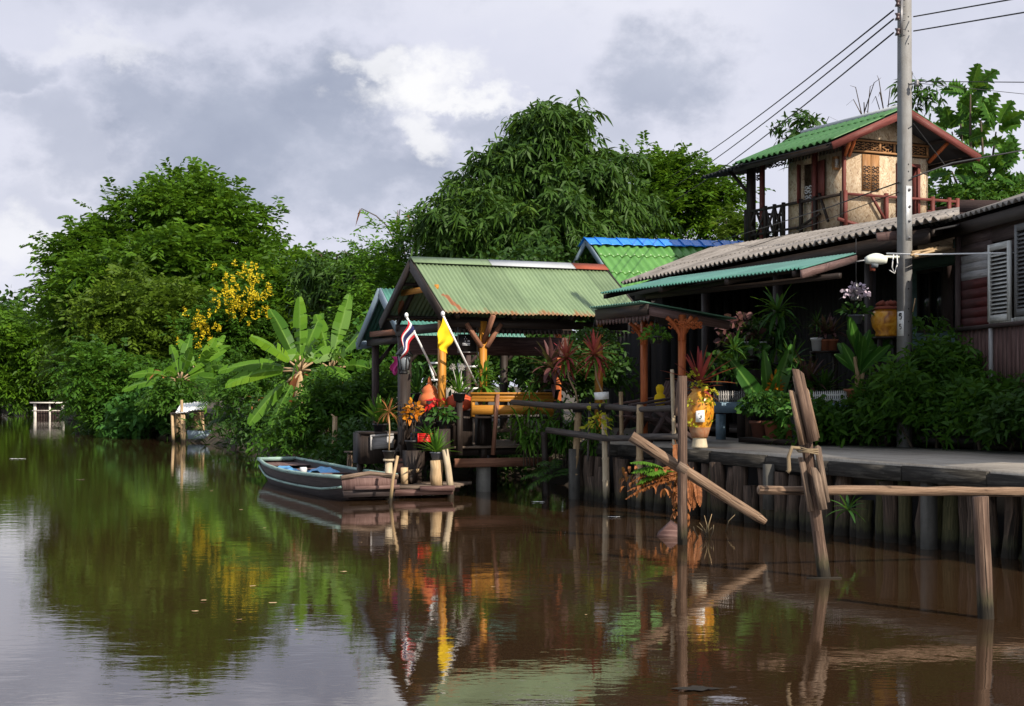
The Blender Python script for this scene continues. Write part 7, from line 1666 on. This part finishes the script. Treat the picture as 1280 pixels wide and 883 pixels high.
# shrubs of the far bank
def bank(label, cat, px, py, Y, rx, ry, n, mat, L, W, per=10, up=.3, name='bank_shrub', extra=(), group='shrubs on the canal bank'):
    k = Y/F; cl = [((0, 0, 0), rx*k, rx*k*.7, ry*k, n)]
    for (ox, oy, r2x, r2y, n2) in extra: cl.append((((ox)*k, 0, -oy*k), r2x*k, r2x*k*.7, r2y*k, n2))
    return shrub(name, label, cat, P(px, py, Y), cl, mat, L, W, per, group=group, up=up)
bank('dense leafy bush directly behind the bamboo mooring pole', 'shrub', 420, 535, 28.5, 55, 60, 620, 'shrub', .15, .05, 10, extra=((50, -10, 40, 55, 300), (-50, 30, 40, 40, 200)))
bank('bright green bush rising left of the small dark shelter', 'shrub', 440, 470, 31, 45, 38, 420, 'shrub', .16, .055, 10, extra=((-40, 10, 40, 35, 260), (30, -30, 25, 30, 140)))
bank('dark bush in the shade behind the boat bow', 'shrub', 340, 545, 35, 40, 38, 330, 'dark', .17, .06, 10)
bank('green bush under the torn banana leaves', 'shrub', 318, 505, 38, 45, 42, 400, 'shrub', .17, .055, 10)
bank('mound of heart leaved vine tumbling to the water beside the white sheet roof', 'vine', 178, 530, 46.5, 34, 32, 380, 'vine', .24, .19, 7, name='vine_mound', extra=((-22, 18, 18, 16, 140), (25, -22, 30, 24, 200)))
bank('mid green bush above the white sheet roof', 'shrub', 245, 485, 48, 50, 32, 420, 'shrub', .2, .06, 10, extra=((-45, 5, 30, 25, 160), (45, 0, 30, 35, 200)))
bank('leafy bush hiding the stem of the smaller banana plant', 'shrub', 214, 508, 44.2, 26, 24, 240, 'shrub', .2, .07, 9)
bank('shaded bush at the waterline beyond the vine mound', 'shrub', 135, 540, 52, 26, 22, 220, 'dark', .2, .07, 9)
bank('dark scrub behind the far white dock', 'shrub', 60, 490, 86, 60, 22, 330, 'dark', .28, .12, 9)
bank('leafy bush seen between the pavilion posts', 'shrub', 540, 450, 33, 40, 40, 330, 'lime', .17, .06, 10)
bank('sunlit leafy bush seen above the bench between the posts', 'shrub', 610, 455, 35, 60, 40, 420, 'shrub', .18, .06, 10)
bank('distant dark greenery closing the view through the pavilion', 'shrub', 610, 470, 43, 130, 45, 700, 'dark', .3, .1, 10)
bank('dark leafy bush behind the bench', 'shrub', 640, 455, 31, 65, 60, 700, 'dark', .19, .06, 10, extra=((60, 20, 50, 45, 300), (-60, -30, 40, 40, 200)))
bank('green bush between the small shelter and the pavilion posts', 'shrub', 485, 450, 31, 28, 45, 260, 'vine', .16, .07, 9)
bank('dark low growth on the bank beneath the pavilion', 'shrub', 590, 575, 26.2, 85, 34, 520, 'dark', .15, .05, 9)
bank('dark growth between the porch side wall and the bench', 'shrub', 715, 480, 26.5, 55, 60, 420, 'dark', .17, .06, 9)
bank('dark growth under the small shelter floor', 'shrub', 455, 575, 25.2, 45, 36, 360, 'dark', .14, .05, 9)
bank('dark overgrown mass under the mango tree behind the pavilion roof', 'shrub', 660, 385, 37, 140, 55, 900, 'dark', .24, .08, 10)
# palms and ferns at the water
def palm(label, px, py, Y, n, L, mat='shrub'):
    c = P(px, py, Y); t = thing('fan_palm', label, 'palm', c, 'small palms at the waterline'); mb = MB()
    for k in range(n): frond(mb, c+Vector((R(-.1, .1), R(-.1, .1), R(0, .2))), rnd_dir(.2, 1.35), L*R(.7, 1.1), 16, L*.3, .035, .75, .012)
    mb.build('fronds', M['leaf_'+mat], t); ms = MB(); ms.tube([c-ZUP*.5, c+ZUP*.2], [.07, .05], 7); ms.build('stem', M['trunk'], t)
palm('feathery low palm drooping to the water just left of the boat', 365, 545, 33, 22, 1.1); palm('feathery palm in front of the shaded bank behind the boat bow', 298, 530, 39, 20, .9, 'dark')
palm('small palm hidden in the green bank above the dark rowing boat', 272, 500, 42, 16, 1.1)
# heliconia / dry red leaves
for px, py, Y, lab in ((200, 470, 45, 'spray of rusty red leaves hanging below the smaller banana plant'), (198, 500, 46, 'rusty red dry leaf spray above the white sheet roof, lower down'), (375, 500, 31.5, 'rusty dry leaf spray under the big banana plant'), (322, 508, 36, 'dry brown leaf spray at the waterside left of the boat')):
    mb = MB(); c = P(px, py, Y)
    for k in range(7): mb.blade(c+Vector((R(-.12, .12), R(-.1, .1), R(-.1, .1))), rnd_dir(-.2, 1.0), R(.35, .6), .1, .5, 5)
    single(mb, 'dry_spray', M['leaf_deadfern'], lab, 'leaves', c, 'rusty leaf sprays on the bank')
# far treeline closing the view
t_ = MB(); ns = 5200; a = RNG.random(ns); x = -150+a*135; y0 = 139-8*a+RNG.random(ns)*9; hgt = 6.5+2.5*np.sin(x*.35)+1.5*np.sin(x*.9+1); z = .5+RNG.random(ns)**.8*hgt
p = np.repeat(np.stack([x, y0, z], 1), 7, 0)+RNG.normal(size=(ns*7, 3))*.55; t_.leaves(p, RNG.normal(size=p.shape)+np.array([0, -.3, .2]), RNG.normal(size=p.shape), .8*(.6+.6*RNG.random(len(p))), .38, .2, .1)
o = t_.build('far_treeline', M['leaf_dark']); tag(o, 'dark wood closing the far end of the canal', 'wood', None, 'stuff')
# undergrowth along the bank edge
g_ = MB(); pp = []; 
for (a0, d0), (a1, d1) in zip(SHORE[6:15], SHORE[7:16]):
    a0 = Vector((*a0, 0)); a1 = Vector((*a1, 0)); n = int((a1-a0).length*26)
    for k in range(n): d_ = d0.normalized(); pp.append(a0.lerp(a1, random.random())+d_*R(-.1, 2.2)+ZUP*R(.0, .55))
pp = np.array(pp); dd = RNG.normal(size=pp.shape)*.5+np.array([-.2, -.3, .9])
for q in range(4): g_.leaves(pp+RNG.normal(size=pp.shape)*.15, dd+RNG.normal(size=pp.shape)*.4, RNG.normal(size=pp.shape), .45*(.5+.7*RNG.random(len(pp))), .05, .35, .1)
o = g_.build('undergrowth', M['leaf_dark']); tag(o, 'dark grassy undergrowth along the far waterline', 'undergrowth', None, 'stuff')

# ================================================================== SMALL STRUCTURES ON THE FAR BANK
Y = 42; sk = thing('sheet_roofed_landing', 'small makeshift landing with a white sheet roof on thin posts', 'shelter', at_(238, Y, 0))
a, b_, c, d_ = P(219, 517, Y), P(254, 513, Y), P(262, 503.5, Y+1.4), P(226, 505, Y+1.4)
mb = corr(a, P(237, 515.5, Y), P(244, 504, Y+1.4), d_, .09, .012, 1, 6); mb.build('roof_sheet', M['roof_white'], sk, True, .01)
mb = corr(P(236, 513.5, Y-.05), b_+ZUP*.03, c+ZUP*.03, P(242, 503, Y+1.35), .09, .012, 1, 6); mb.build('roof_sheet', M['roof_white'], sk, True, .01)
for px, yt, dx in ((230, 515, 0), (227, 500, 1), (215, 516, 3), (253, 514, 2)):
    mb = MB(); q = P(px+dx*.8, 550, Y+(.1 if px < 240 else 1)); mb.tube([Vector((q.x, q.y, -.4)), P(px, yt, q.y)], [.05, .04], 7, jit=.1); mb.build('post', M['bamboo'], sk)
mb = MB(); mb.beam(P(214, 517, Y+.05), P(256, 514, Y+.05), .05, .05); mb.build('beam', M['bamboo_dark'], sk)
c = P(249, 546, 42.6); mb = MB(); hb = []
for k in range(9):
    t = k/8; x = -.5+t*1.0; w = .22*math.sin(math.pi*min(1, .15+t*.75))
    hb.append([mb.add(c+Vector((x*.65, w, .16+.05*abs(t-.5)))), mb.add(c+Vector((x*.62, w*.6, -.06))), mb.add(c+Vector((x*.62, -w*.6, -.06))), mb.add(c+Vector((x*.65, -w, .16+.05*abs(t-.5))))])
for k in range(8):
    for j in range(3): mb.face((hb[k][j], hb[k+1][j], hb[k+1][j+1], hb[k][j+1]), [(k*.1, j*.1)]*4)
for e in (hb[0], hb[8]): mb.face(e)
for e in (0, 3):
    pass
single(mb, 'rowing_boat', M['fascia_blue'], 'tiny blue grey rowing boat under the white sheet roof', 'boat', (c.x, c.y, 0), solid=.03)
Y = 78; dk = thing('far_dock', 'far low dock with a pale top rail and dark board sides', 'dock', at_(60, Y, 0)); mb = MB()
mb.beam(P(39, 503.7, Y), P(82, 503.7, Y), .5, .07, up=ZUP); mb.build('top_rail', M['cream_wall'], dk)
for px in (44, 62.5, 79): mb = MB(); q = P(px, 515, Y); mb.box(q, .14 if px != 62.5 else .08, .14, -.4, P(px, 504, Y).z, Vector((1, 0, 0))); mb.build('post', M['cream_wall'], dk)
mb = MB(); planks_v(mb, Vector((P(46, 0, Y+.1).x, Y+.1, 0)), Vector((P(78, 0, Y+.1).x, Y+.1, 0)), -.1, P(60, 505, Y).z, .16, .03, .02); mb.build('boards', M['siding_dark'], dk)
mb = MB(); mb.beam(P(40, 513.5, Y-.08), P(80, 513.5, Y-.08), .04, .04); mb.build('lower_rail', M['cream_wall'], dk)
Y = 68; gs = thing('green_roofed_landing', 'dark landing with a small dull green roof on one thick post', 'shelter', at_(98, Y, 0)); mb = MB()
mb.prism([P(77, 492, Y), P(105, 491.5, Y), P(104, 489.5, Y+1.2), P(80, 490, Y+1.2)], ZUP*.07); mb.build('roof', M['roof_right'], gs)
mb = MB(); mb.beam(Vector((P(98, 0, Y+.4).x, Y+.4, -.3)), P(96.5, 492, Y+.4), .2, .2, up=U); mb.build('post', M['dark_wood'], gs); mb = MB(); mb.beam(P(88, 525, Y), P(112, 526, Y), .8, .1, up=ZUP); mb.build('deck', M['dark_wood'], gs)
for (px, py, w, h, Y, lab, wall, roofm) in ((-6, 507, 34, 14, 96, 'pale pink walled house glimpsed at the far bend of the canal', 'pink_wall', 'roof_right'), (478, 450, 60, 44, 50, 'pale walled house glimpsed through leaves left of the lantern', 'white_wood', 'orange_tile'), (562, 412, 46, 24, 52, 'cream house with orange roof glimpsed between the pavilion posts', 'cream_wall', 'orange_tile')):
    k = Y/F; c = P(px, py, Y); zt = c.z+h/2*k; zb = .5; ht = thing('glimpsed_house', lab, 'house', Vector((c.x, Y+1, zb))); mb = MB(); ww = w*k
    mb.prism([Vector((c.x-ww/2, Y, zb)), Vector((c.x+ww/2, Y, zb)), Vector((c.x+ww/2, Y, zt)), Vector((c.x-ww/2, Y, zt))], Vector((0, 3, 0))); mb.build('wall', M[wall], ht)
    mb = MB(); e = .3
    for sg in (-1, 1): mb.prism([Vector((c.x-ww/2-e, Y+1.5+sg*1.9, zt-.1)), Vector((c.x+ww/2+e, Y+1.5+sg*1.9, zt-.1)), Vector((c.x+ww/2+e, Y+1.5, zt+.8)), Vector((c.x-ww/2-e, Y+1.5, zt+.8))], ZUP*.06)
    mb.build('roof', M[roofm], ht)
    mb = MB(); mb.box(Vector((c.x-ww*.2, Y-.01, 0)), ww*.2, .03, zb+.8, zt-.5, Vector((1, 0, 0))); mb.build('window', M['dark_glass'], ht)
